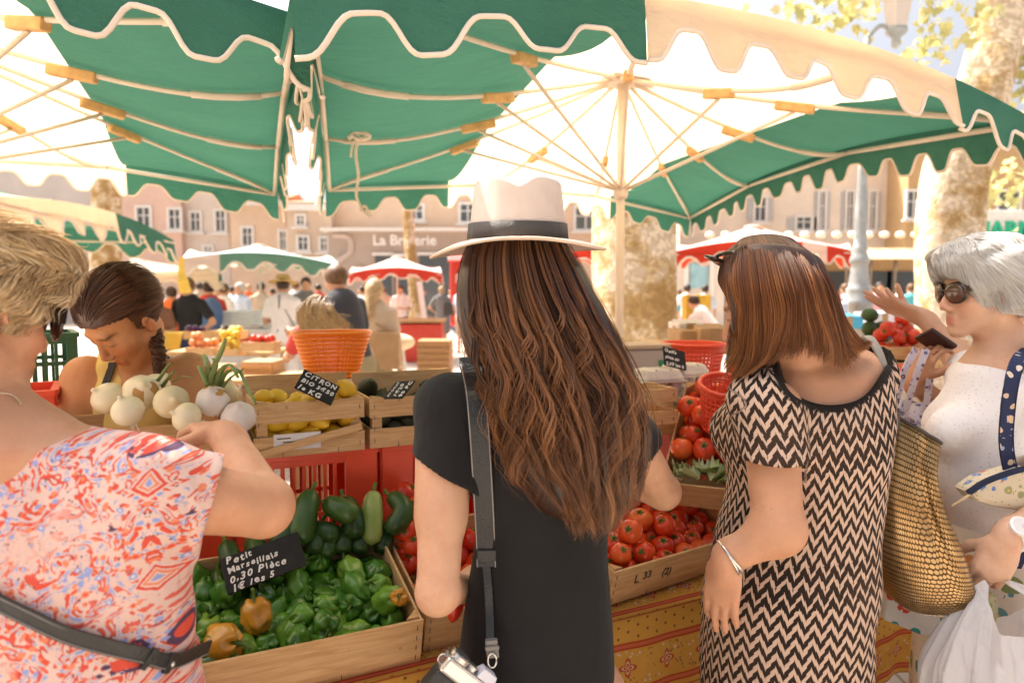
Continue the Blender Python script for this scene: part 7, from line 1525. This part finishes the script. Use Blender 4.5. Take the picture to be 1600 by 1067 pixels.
def shopper(label, px, Y, h, face, top, bottom, hair, arms=('down', 'down'), lean=0, dress=False, shorts=False, hat=None, bag=None, long=False, gx=0, group='shoppers across the square'):
    """face: heading in degrees, 0 looks away from the camera, 180 towards it"""
    x = at(px, 456, Y)[0]; b = V3(x, Y, 0); root = person(label, b, group); yw = math.radians(face); R = rotz(yw); k = h / 1.72; vx = max(.012, .0022 * Y); vx = min(vx, .03)
    Lx = lambda a, c, d: b + R @ (V3(a, c, d) * k); hipz = .92; top_p = Lx(0, 0, hipz); sh = Lx(0, .46 * math.sin(lean), hipz + .50 * math.cos(lean)); spine = unit(sh - top_p); nk = sh + spine * .06 * k; hc = nk + unit(spine + R @ V3(0, .25, .3)) * .135 * k
    F = Field(b + V3(-.62, -.62, -.02) * k, b + V3(.62, .62, 1.86) * k, vx); fwd = R @ V3(0, 1, -.15 - lean * .5); HR = frame(fwd)
    F.ell(hc, V3(.078, .098, .112) * k, HR, .02); F.cap(hc - spine * .06 * k, nk, .052 * k, None, .03); F.ell(hc + HR @ V3(0, .085, -.03) * k, V3(.016, .025, .02) * k, HR, .02); lat = R @ V3(1, 0, 0)
    T = Field(F.lo, F.lo + (F.n - 1) * vx, vx); B = Field(F.lo, F.lo + (F.n - 1) * vx, vx)
    for s_ in np.linspace(0, 1, 7): 
        c = lerp(top_p, sh, s_); w = np.interp(s_, [0, .4, .8, 1], [.165, .145, .175, .15]) * k; T.ell(c, (w, .115 * k, .12 * k), R, .05)
    F.cap(top_p, sh, .10 * k, .10 * k, .04)
    for i, sx in enumerate((-1, 1)):
        s0 = sh + lat * sx * .175 * k - spine * .02; md = arms[i]
        e, w = {'down': (s0 + lat * sx * .05 + V3(0, 0, -.28) * k, s0 + lat * sx * .05 + R @ V3(0, .08, -.52) * k), 'bent': (s0 + lat * sx * .06 + V3(0, 0, -.27) * k, s0 + R @ V3(-sx * .10, .24, -.24) * k), 'reach': (s0 + R @ V3(sx * .03, .18, -.18) * k, s0 + R @ V3(0, .42, -.22) * k), 'hip': (s0 + lat * sx * .16 * k + V3(0, 0, -.24) * k, s0 + R @ V3(-sx * .02, .10, -.40) * k), 'up': (s0 + R @ V3(sx * .08, .16, -.12) * k, s0 + R @ V3(0, .26, .10) * k)}[md]
        F.cap(s0, e, .046 * k, .038 * k, .02); F.cap(e, w, .037 * k, .026 * k, .02); F.ell(w + unit(w - e) * .06 * k, V3(.035, .035, .05) * k, None, .02); T.cap(s0, lerp(s0, e, .62), .062 * k, .066 * k, .04)
        hp = Lx(sx * .09, 0, hipz - .04); kn = Lx(sx * .10, .02 + gx * sx * .12, .50); an = Lx(sx * .10, -.01 + gx * sx * .22, .07); F.cap(hp, kn, .075 * k, .052 * k, .03); F.cap(kn, an, .05 * k, .034 * k, .02); F.cap(an - V3(0, 0, .03), an + R @ V3(0, .15, -.03) * k, .034 * k, .026 * k, .02)
        if not dress: B.cap(hp, kn, .098 * k, .082 * k, .04); 
        if not dress and not shorts: B.cap(kn, an + V3(0, 0, .02), .080 * k, .068 * k, .03)
    if dress: B.loft([(hipz * k + .05, b[0], b[1], .16 * k, .125 * k), (.75 * k, b[0], b[1], .19 * k, .15 * k), (.48 * k, b[0], b[1], .20 * k, .16 * k)], .03)
    else: B.ell(Lx(0, 0, hipz - .03), V3(.175, .13, .14) * k, R, .05)
    link_mesh('body', sdf_mesh(F, 1), BGSK, root); link_mesh('shirt' if not dress else 'dress_top', sdf_mesh(T, 1), top, root); link_mesh('trousers' if not (dress or shorts) else ('skirt' if dress else 'shorts'), sdf_mesh(B, 1), bottom, root)
    if hair is not None:
        Hh = Field(hc - V3(.3, .3, .5) * k, hc + V3(.3, .3, .2) * k, max(.010, vx * .8)); Hh.ell(hc + HR @ V3(0, -.018, .022) * k, V3(.088, .104, .106) * k, HR, .02)
        if long: Hh.cap(hc + HR @ V3(0, -.06, -.02) * k, hc + HR @ V3(0, -.10, -.26) * k, .075 * k, .05 * k, .04)
        Hh.ell(hc + HR @ V3(0, .10, -.045) * k, V3(.08, .085, .085) * k, HR, .01, 'sub'); link_mesh('hair', sdf_mesh(Hh, 1), hair, root)
    if hat is not None:
        hb = MB(); hb.lathe([(.19, .0), (.195, .006), (.10, .020), (.095, .07), (.08, .105), (.04, .115), (.002, .116)], n=22); xf(hb, HR * k, hc + HR @ V3(0, 0, .045) * k); hb.build('hat', hat, root, smooth=True)
    if bag:
        m, side, drop_, size = bag; p = top_p + lat * side * .20 * k + V3(0, 0, drop_) + R @ V3(0, -.06, 0); t = thing('handbag', 'bag carried by the ' + label.replace(' at the', ',').split(' with ')[0], 'handbag', p, 'bags of the shoppers')
        rg = [[p + R @ (V3(a_ * size * w_, c_ * .05, z_ * size)) for a_, c_ in ((-1, -1), (1, -1), (1, 1), (-1, 1))] for w_, z_ in ((.6, -.62), (.66, -.55), (.62, .45), (.55, .55))]; MB().loft(rg).build('pouch', m, t, bevel=.012); MB().tube(catmull([p + R @ V3(-.5 * size, 0, .5 * size), sh - lat * side * .08 * k - R @ V3(0, .12, -.04), sh - lat * side * .14 * k + V3(0, 0, .05)], 12), .010, 6).tube(catmull([p + R @ V3(.5 * size, 0, .5 * size), sh + lat * side * .12 * k - R @ V3(0, .125, .12)], 8), .008, 6).build('strap', m, t)
    return root, hc, HR
BAGK = plain('dark_bag_leather', (.06, .055, .05), .5); BAGT = plain('tan_bag_leather', (.36, .22, .11), .5)
shopper('man in white with a straw hat and a small black bag, seen from behind', 441, 9.7, 1.74, 8, WHT, WHT, BGD, ('bent', 'down'), .08, hat=STRAWB, bag=(BAGK, .35, .0, .22))
r_, hc_, HR_ = shopper('woman bending forward with long streaked hair behind the orange basket', 512, 5.2, 1.60, 30, REDc, NVY, BGL, ('reach', 'bent'), .55)
g = np.random.default_rng(21); ln = []
for i in range(900):
    a = g.uniform(0, 1); q = [at(488 + 20 * a + g.normal() * 5, 464 + 10 * abs(a - .4) + g.normal() * 2, 5.05), at(lerp(470, 520, a) + g.normal() * 4, 490 + g.normal() * 4, 4.98), at(lerp(474, 545, a) + g.normal() * 6, 522 - 8 * a + g.normal() * 8, 4.96)]; ln.append(catmull(q, 8))
me = strands(np.array(ln), .0034, g.random(900)); link_mesh('loose_hair', me, m_hair('streaked_hair', [(.1, (.07, .035, .012)), (.5, (.28, .16, .06)), (.9, (.55, .38, .18))]), r_)
shopper('man in a dark jacket bowing over the stall beside the bent woman', 553, 6.0, 1.80, 55, cl('charcoal_wool', (.045, .045, .05)), KHA, BGB, ('reach', 'down'), .32)
shopper('fair haired shopper with a tan bag behind the man in the dark jacket', 583, 6.8, 1.66, -10, BEI, KHA, BGL, ('down', 'down'), .05, long=True, bag=(BAGT, .5, .12, .30))
shopper('man in a black polo shirt facing us at the far left stall', 297, 9.2, 1.72, 170, BLK, NVY, BGB, ('hip', 'down'), .06)
shopper('shopper in a red top wearing a blue backpack beside the black polo shirt', 326, 10.6, 1.70, 20, REDc, NVY, BGD, ('bent', 'down'))
x = at(330, 490, 10.3); MB().ell(x + V3(0, 0, -.02), (.17, .12, .26), None, 16, 12).build('backpack', cl('denim_blue', (.10, .17, .34)), loc=x, smooth=True, label='blue backpack worn by the shopper in the red top', category='backpack')
shopper('woman in an orange dress left of the black polo shirt', 268, 10.8, 1.62, 40, ORG_, ORG_, BGD, ('down', 'bent'), dress=True)
shopper('dark haired shopper in brown just right of the vendor\'s head', 240, 9.0, 1.58, 200, cl('brown_cotton', (.20, .10, .06)), NVY, BGD, ('bent', 'bent'), long=True)
shopper('shopper in a pale top behind the straw hat man\'s left side', 376, 13.0, 1.70, 150, LBL, BEI, BGG, ('bent', 'down'))
shopper('shopper in white between the backpack and the parasol pole', 349, 12.0, 1.68, -30, WHT, BEI, BGB)
shopper('shopper in pink further back by the white counter', 340, 14.5, 1.66, 60, PNK, GRY, BGL)
shopper('shopper with sunglasses in grey behind the straw hat man', 478, 12.0, 1.78, 200, GRY, NVY, BGD, ('bent', 'down'))
shopper('tall shopper in beige under the faded green parasol', 408, 15.0, 1.74, 20, BEI, KHA, BGD)
shopper('woman in a grey sleeveless dress with a black bag before the red rotisserie van', 690, 18.6, 1.68, 5, GRY, GRY, BGL, ('hip', 'down'), dress=True, bag=(BAGK, .8, .2, .26))
shopper('man in a light blue shirt and beige shorts left of the chestnut hair', 722, 17.5, 1.74, -30, LBL, BEI, BGB, ('down', 'bent'), shorts=True)
shopper('seller in white in the dark doorway under the small red parasol', 626, 17.5, 1.70, 180, WHT, GRY, BGD, ('bent', 'bent'))
shopper('shopper in a white shirt and pink shorts right of the thick trunk', 1074, 17.5, 1.72, 10, WHT, PNK, BGD, ('hip', 'down'), shorts=True)
shopper('shopper in pale blue with a hand on the hip by the poster niche', 1102, 16.5, 1.70, -15, LBL, WHT, BGD, ('hip', 'down'), shorts=True)
shopper('shopper in white bending down behind the caramel hair', 1122, 11.5, 1.62, 60, WHT, WHT, BGD, ('reach', 'reach'), .7)
shopper('shopper in blue left of the street lamp', 1284, 13.5, 1.72, 160, BLU, NVY, BGD, ('bent', 'bent'))
shopper('shopper in an orange top just left of the street lamp base', 1304, 10.5, 1.55, 200, ORG_, ORG_, BGL, ('bent', 'down'), dress=True)
shopper('shopper in lilac behind the street lamp', 1322, 14.0, 1.70, 30, cl('lilac_cotton', (.40, .34, .48)), NVY, BGB)
shopper('shopper in a pink top with a yellow headscarf under the tan awning', 1374, 15.0, 1.74, 170, PNK, BEI, BGD, ('bent', 'down'), long=True)
shopper('seated shopper in navy near the pointing hand', 1390, 13.0, 1.45, 190, NVY, NVY, BGD, ('bent', 'bent'))
shopper('shopper in a turquoise shirt left of the pale trunk', 1424, 16.0, 1.72, 10, TEA, KHA, BGB, ('down', 'down'))
shopper('shopper in olive under the tan awning', 1362, 18.0, 1.70, 180, KHA, GRY, BGD)
shopper('far shopper in white under the tan awning', 1406, 20.0, 1.70, 10, WHT, NVY, BGD)
shopper('shopper in black near the cardboard boxes beside the thick trunk', 916, 14.0, 1.7, 30, BLK, NVY, BGD)
g = np.random.default_rng(77)
for i, (px, Y, t, b_, hr) in enumerate([(232, 16, TEA, NVY, BGD), (252, 19, WHT, BEI, BGG), (284, 21, PNK, GRY, BGB), (312, 18, BEI, NVY, BGD), (362, 19, WHT, KHA, BGD), (388, 22, ORG_, NVY, BGL), (426, 20, BLK, GRY, BGD), (462, 17, WHT, BEI, BGB), (498, 20, REDc, NVY, BGD), (536, 15, BLU, GRY, BGG), (566, 19, WHT, NVY, BGD), (600, 23, BEI, KHA, BGB), (660, 25, NVY, GRY, BGD), (705, 26, WHT, BLU, BGL), (870, 22, LBL, NVY, BGD), (1062, 24, TEA, BEI, BGB), (1090, 27, REDc, GRY, BGD), (1150, 22, WHT, NVY, BGG), (1240, 20, BEI, KHA, BGD), (1262, 17, PNK, WHT, BGL), (1348, 22, WHT, NVY, BGD), (1384, 24, LBL, GRY, BGB), (1440, 21, ORG_, NVY, BGD)]):
    nm = {id(TEA): 'teal', id(WHT): 'white', id(PNK): 'pink', id(BEI): 'beige', id(ORG_): 'orange', id(BLK): 'black', id(REDc): 'red', id(BLU): 'blue', id(NVY): 'navy', id(LBL): 'pale blue'}[id(t)]; bn = {id(NVY): 'navy', id(BEI): 'beige', id(GRY): 'grey', id(KHA): 'khaki', id(BLU): 'blue', id(WHT): 'white'}[id(b_)]
    shopper(f'far shopper in a {nm} top and {bn} trousers in the crowd', px, Y, float(g.uniform(1.6, 1.82)), float(g.uniform(0, 360)), t, b_, hr, (random.choice(['down', 'bent', 'hip']), random.choice(['down', 'bent'])), gx=.4)
# ------------------------------------------------------------------ stalls in the middle distance
def trestle(label, px0, px1, Y0, z, d=.7, mat=WOOD2, skirt=None):
    a, b = at(px0, 456, Y0), at(px1, 456, Y0); c = (a + b) / 2; root = thing('stall_table', label, 'table', (c[0], Y0 + d / 2, 0), 'stall tables in the middle distance'); L = b[0] - a[0]
    MB().box((c[0], Y0 + d / 2, z - .02), (L, d, .04)).build('tabletop', mat, root)
    for x in (a[0] + .08, b[0] - .08):
        for y in (Y0 + .06, Y0 + d - .06): MB().tube([(x, y, 0), (x, y, z - .041)], .025, 8).build('leg', STEEL, root, smooth=True)
    if skirt: MB().box((c[0], Y0 - .012, z * .5 + .05), (L * .98, .008, z * .8)).build('skirt_cloth', skirt, root)
    return root
def fruitbox(label, px, py, Y, w, mat, n=16, r=.035, wood=None, yaw=0):
    o = at(px, py, Y); R = rotz(yaw); crate(label, o, R, w, w * .7, w * .28, wood=wood or WOOD, group='crates on the far stalls')
    if mat is None: return
    mb_p = [proto('fruit', *(lambda q: (q[0], mat, q[1], STEM))(tomato_mesh(50 + s_, r))) for s_ in range(2)]
    P = pack(n, r, (.01, .01, .01), (w - .01, w * .7 - .01, .12), seed=int(px)); scatter(mb_p, [o + R @ p for p in P], 'fruit in the ' + label.replace('wooden ', ''), 'fruit', 'fruit in the ' + label, 1.)
YEL = plain('yellow_fruit', (.70, .48, .06), .4); PEACH = plain('peach_fruit', (.68, .26, .10), .4); DKG = plain('dark_greens', (.05, .09, .03), .6, var=.4); RFR = plain('red_fruit', (.55, .05, .02), .3); PUR = plain('plum_fruit', (.09, .03, .08), .4)
trestle('wooden stall table carrying crates behind the vendor', 268, 470, 6.0, .80); trestle('second wooden stall table behind the crates of melons', 250, 420, 7.4, .92)
for lb, px, py, Y, w, m in [('wooden crate of peaches on the far left stall', 290, 556, 5.9, .24, PEACH), ('wooden crate of melons on the far left stall', 338, 556, 5.9, .20, YEL), ('wooden crate of red fruit by the straw hat man', 377, 549, 5.85, .27, RFR), ('wooden crate of plums left on the second stall', 286, 530, 7.4, .30, PUR), ('wooden crate of yellow fruit on the second stall', 332, 530, 7.4, .30, YEL)]: fruitbox(lb, px, py, Y, w, m, 14, .035)
basket('yellow plastic basket on the far left stall', at(262, 545, 6.3), .12, .09, .14, plain('yellow_plastic', (.62, .42, .05), .4), ribs=30, rings=7, solid=True)
def carton(label, px0, px1, py0, py1, Y, d=.4, mat=None, name='cardboard_box', slots=False):
    a, b = at(px0, py1, Y), at(px1, py0, Y); root = thing(name, label, 'box', ((a[0] + b[0]) / 2, Y + d / 2, a[2]), 'boxes around the stalls'); w, h = b[0] - a[0], b[2] - a[2]; c = V3((a[0] + b[0]) / 2, Y + d / 2, (a[2] + b[2]) / 2); m = mat or CARD
    if slots:
        mb = MB()
        for i in range(9): mb.box(c + V3(lerp(-w / 2, w / 2, (i + .5) / 9), -d / 2, 0), (w / 9 * .55, .012, h * .94))
        for j in range(6): mb.box(c + V3(0, -d / 2 - .001, lerp(-h / 2, h / 2, (j + .5) / 6)), (w, .014, h / 6 * .45))
        mb.build('lattice', m, root)
        MB().box(c + V3(0, .01, 0), (w, d - .03, h)).build('carton', m, root)
    else:
        MB().box(c, (w, d, h)).build('carton', m, root, bevel=.008); MB().box(c + V3(0, -d * .1, h / 2 + .004), (w * .96, d * .5, .006), rotx(.12)).build('flap', m, root); MB().box(c + V3(0, -d / 2 - .0015, 0), (.05, .002, h)).build('tape', plain('parcel_tape', (.34, .22, .11), .35), root)
carton('brown slotted crate standing on the ground below the red stall', 652, 703, 533, 590, 11, .6, plain('brown_crate_plastic', (.36, .19, .08), .6), slots=True)
carton('cardboard box under the stall table left of the man in white', 377, 424, 566, 640, 6.4, .4, slots=True); carton('cardboard box under the far left stall crates', 300, 345, 575, 640, 6.4, .4)
carton('brown cardboard box right of the thick trunk', 1062, 1092, 517, 541, 3.6, .3); carton('second brown cardboard box beside the face of the caramel haired woman', 1093, 1142, 513, 541, 3.55, .3); carton('flat pale box on the cardboard boxes', 1060, 1100, 505, 516, 3.7, .25, plain('pale_card', (.60, .54, .5), .8))
trestle('stall table under the cardboard boxes on the right', 1040, 1330, 3.5, 1.28, .5); trestle('stall table of tomatoes behind the white haired woman', 1360, 1600, 3.05, 1.24, .9)
for lb, px, py, Y, w, m in [('wooden crate of tomatoes below the pointing hand', 1378, 562, 3.1, .20, RFR), ('wooden crate of greens left of the pointing hand', 1350, 548, 3.3, .14, DKG), ('wooden crate of peaches behind the pointing arm', 1425, 556, 3.3, .26, PEACH), ('wooden crate of red fruit by the white blouse', 1440, 575, 3.0, .3, RFR)]: fruitbox(lb, px, py, Y, w, m, 5 if w < .18 else 12, .033)
plastic_crate('red plastic crate seen between the two women on the right', at(1378, 606, 3.0), rotz(.1), .22, .2, .10, REDP, .05)
carton('blue plastic box at the foot of the street lamp', 1306, 1350, 494, 514, 6.2, .4, plain('blue_plastic', (.06, .33, .50), .4)); carton('white and blue parcel left of the street lamp', 1290, 1326, 474, 496, 6.6, .4, plain('white_parcel', (.62, .60, .66), .6)); carton('white crate right of the street lamp', 1366, 1400, 489, 508, 6.4, .4, plain('white_parcel', (.62, .60, .66), .6))
trestle('long stall table around the street lamp', 1230, 1440, 6.1, 1.10, 1.2, skirt=plain('beige_skirt', (.45, .36, .28), .9))
for i, (px, py, m) in enumerate([(1250, 484, ORG_), (1270, 478, YEL), (1408, 486, PUR), (1425, 492, PEACH)]): carton(['orange goods box on the lamp stall', 'yellow goods box on the lamp stall', 'plum coloured goods box on the lamp stall', 'peach goods box on the lamp stall'][i], px - 12, px + 14, py, 508, 6.5, .3, m)
# white refrigerated counter, trolley, red rotisserie van, poster, white parasol
a = at(395, 500, 10.5); root = thing('white_counter', 'white chilled counter under the faded green parasol', 'counter', (a[0], 10.5, 0)); MB().box((a[0], 10.8, .5), (1.7, .7, 1.0)).build('cabinet', plain('white_enamel', (.74, .73, .73), .35), root, bevel=.02); MB().box((a[0], 10.75, 1.16), (1.5, .5, .22)).build('glass_top', plain('pale_glass', (.62, .66, .68), .15), root, bevel=.02); MB().box((a[0] + .1, 10.44, .86), (1.2, .03, .10)).build('red_stripe', REDc, root)
a = at(612, 560, 7.6); root = thing('hand_trolley', 'folding steel hand trolley with a white sack on it', 'trolley', (a[0], 7.6, 0)); fr = MB()
for s_ in (-.16, .16): fr.tube(catmull([(a[0] + s_, 7.62, .12), (a[0] + s_, 7.55, .6), (a[0] + s_ * .8, 7.5, 1.0), (a[0] + s_ * .5, 7.48, 1.06)], 14), .014, 8)
for z in (.3, .55, .8): fr.tube([(a[0] - .16, 7.57, z), (a[0] + .16, 7.57, z)], .010, 6)
fr.build('frame', STEEL, root, smooth=True)
for s_ in (-.2, .2): MB().lathe([(.03, -.02), (.12, -.025), (.12, .025), (.03, .02)], (a[0] + s_, 7.66, .12), 18, roty(PI / 2)).build('wheel', LEATHER, root, smooth=False)
MB().ell((a[0] + .02, 7.45, 1.02), (.26, .2, .10), rotz(.4), 16, 10).build('sack', plain('cream_sack', (.62, .50, .34), .9), loc=(a[0], 7.45, 1.0), smooth=True, label='pale sack lying on the hand trolley', category='sack')
Yv = 21.5; x0, x1 = at(700, 0, Yv)[0], at(905, 0, Yv)[0]; z1 = at(0, 408, Yv)[2]; root = thing('market_van', 'red rotisserie van with pale roof left of the straw hat woman\'s hair', 'van', ((x0 + x1) / 2, Yv, 0)); c = (x0 + x1) / 2; VR = plain('red_van_paint', (.60, .05, .03), .35, .5)
MB().box((c, Yv + 1.1, (z1 + .5) / 2), (x1 - x0, 2.2, z1 - .5)).build('van_body', VR, root, bevel=.06); MB().box((c, Yv + 1.1, z1 + .12), (x1 - x0 + .1, 2.3, .22)).build('roof', TRIM, root, bevel=.05); MB().box((c, Yv - .02, 1.75), (x1 - x0 - .5, .06, .9)).build('serving_hatch', plain('dark_hatch', (.06, .02, .015), .5), root)
fl = MB(); fl.box((c, Yv - .6, z1 + .05), (x1 - x0 - .1, 1.2, .05), rotx(.18)); fl.build('awning_flap', VR, root); mb = MB(); add_text(mb, 'RÔTISSERIE', .36, at(711, 436, Yv - .1) + V3(0, 0, 0), (1, 0, 0), (0, 0, 1), .02, bold=.01, align='LEFT'); mb.build('lettering', plain('white_letter_paint', (.70, .5, .44), .6), root)
for s_ in (x0 + .6, x1 - .6): MB().lathe([(.05, -.1), (.32, -.1), (.34, 0), (.32, .1), (.05, .1)], (s_, Yv + .1, .34), 22, roty(PI / 2) @ rotx(PI / 2)).build('wheel', LEATHER, root, smooth=False)
root = thing('red_stall', 'low red stall counter under the small red parasol', 'stall', (at(640, 456, 15.6)[0], 15.6, 0)); a, b = at(590, 456, 15.6), at(690, 456, 15.6); MB().box(((a[0] + b[0]) / 2, 15.9, .42), (b[0] - a[0], .6, .84)).build('counter', VR, root, bevel=.02); MB().box(((a[0] + b[0]) / 2, 15.85, .92), (b[0] - a[0] + .1, .8, .06)).build('worktop', WOOD2, root)
for i, px in enumerate((640, 660, 680)): carton(['left', 'middle', 'right'][i] + ' dark crate on the red stall counter', px - 9, px + 9, 500, 512, 15.7, .4, plain('brown_crate_plastic', (.36, .19, .08), .6))
root = thing('white_banner', 'narrow white banner leaning beside the slender trunk', 'banner', at(660, 500, 18)); p, q = at(655, 440, 18), at(664, 505, 18); MB().bar(p, q, .14, .04).build('banner_cloth', WHT, root)
Yp = 25; p, q = at(1078, 412, Yp), at(1106, 450, Yp); root = thing('poster_niche', 'arched niche with a pale blue poster behind the two shoppers in white', 'poster', ((p[0] + q[0]) / 2, Yp, 0)); MB().box(((p[0] + q[0]) / 2, Yp + .3, (p[2]) / 2 + .2), (q[0] - p[0] + 1.2, .5, p[2] + .9)).build('wall', W_CREAM, root); MB().box(((p[0] + q[0]) / 2, Yp, (p[2] + q[2]) / 2), (q[0] - p[0], .06, p[2] - q[2])).build('poster', plain('pale_blue_print', (.30, .48, .52), .6, var=.3, scale=2), root)
ar = MB(); cx_, hw = (p[0] + q[0]) / 2, (q[0] - p[0]) / 2 + .12; ar.tube([(cx_ - hw, Yp - .02, 1.4)] + [(cx_ + hw * math.cos(t), Yp - .02, p[2] + hw * .6 * math.sin(t)) for t in np.linspace(PI, 0, 14)] + [(cx_ + hw, Yp - .02, 1.4)], .09, 8); ar.build('arch', TRIM, root, smooth=True)
def bollard(label, px, Y):
    a = at(px, 456, Y); MB().lathe([(.20, 0), (.20, .06), (.11, .12), (.09, .75), (.13, .8), (.13, .86), (.06, .95), (.002, .97)], (a[0], Y, 0), 18).build('bollard', plain('dark_cast_iron', (.10, .11, .10), .5, .4), loc=(a[0], Y, 0), smooth=True, label=label, category='bollard')
bollard('dark cast iron bollard right of the thick trunk', 1062, 11)
MB().box(at(1088, 480, 12.0), (.42, .3, .42)).build('yellow_box', plain('yellow_plastic', (.62, .42, .05), .4), loc=at(1088, 480, 12.0), bevel=.01, label='yellow plastic box between the two far shoppers', category='box')
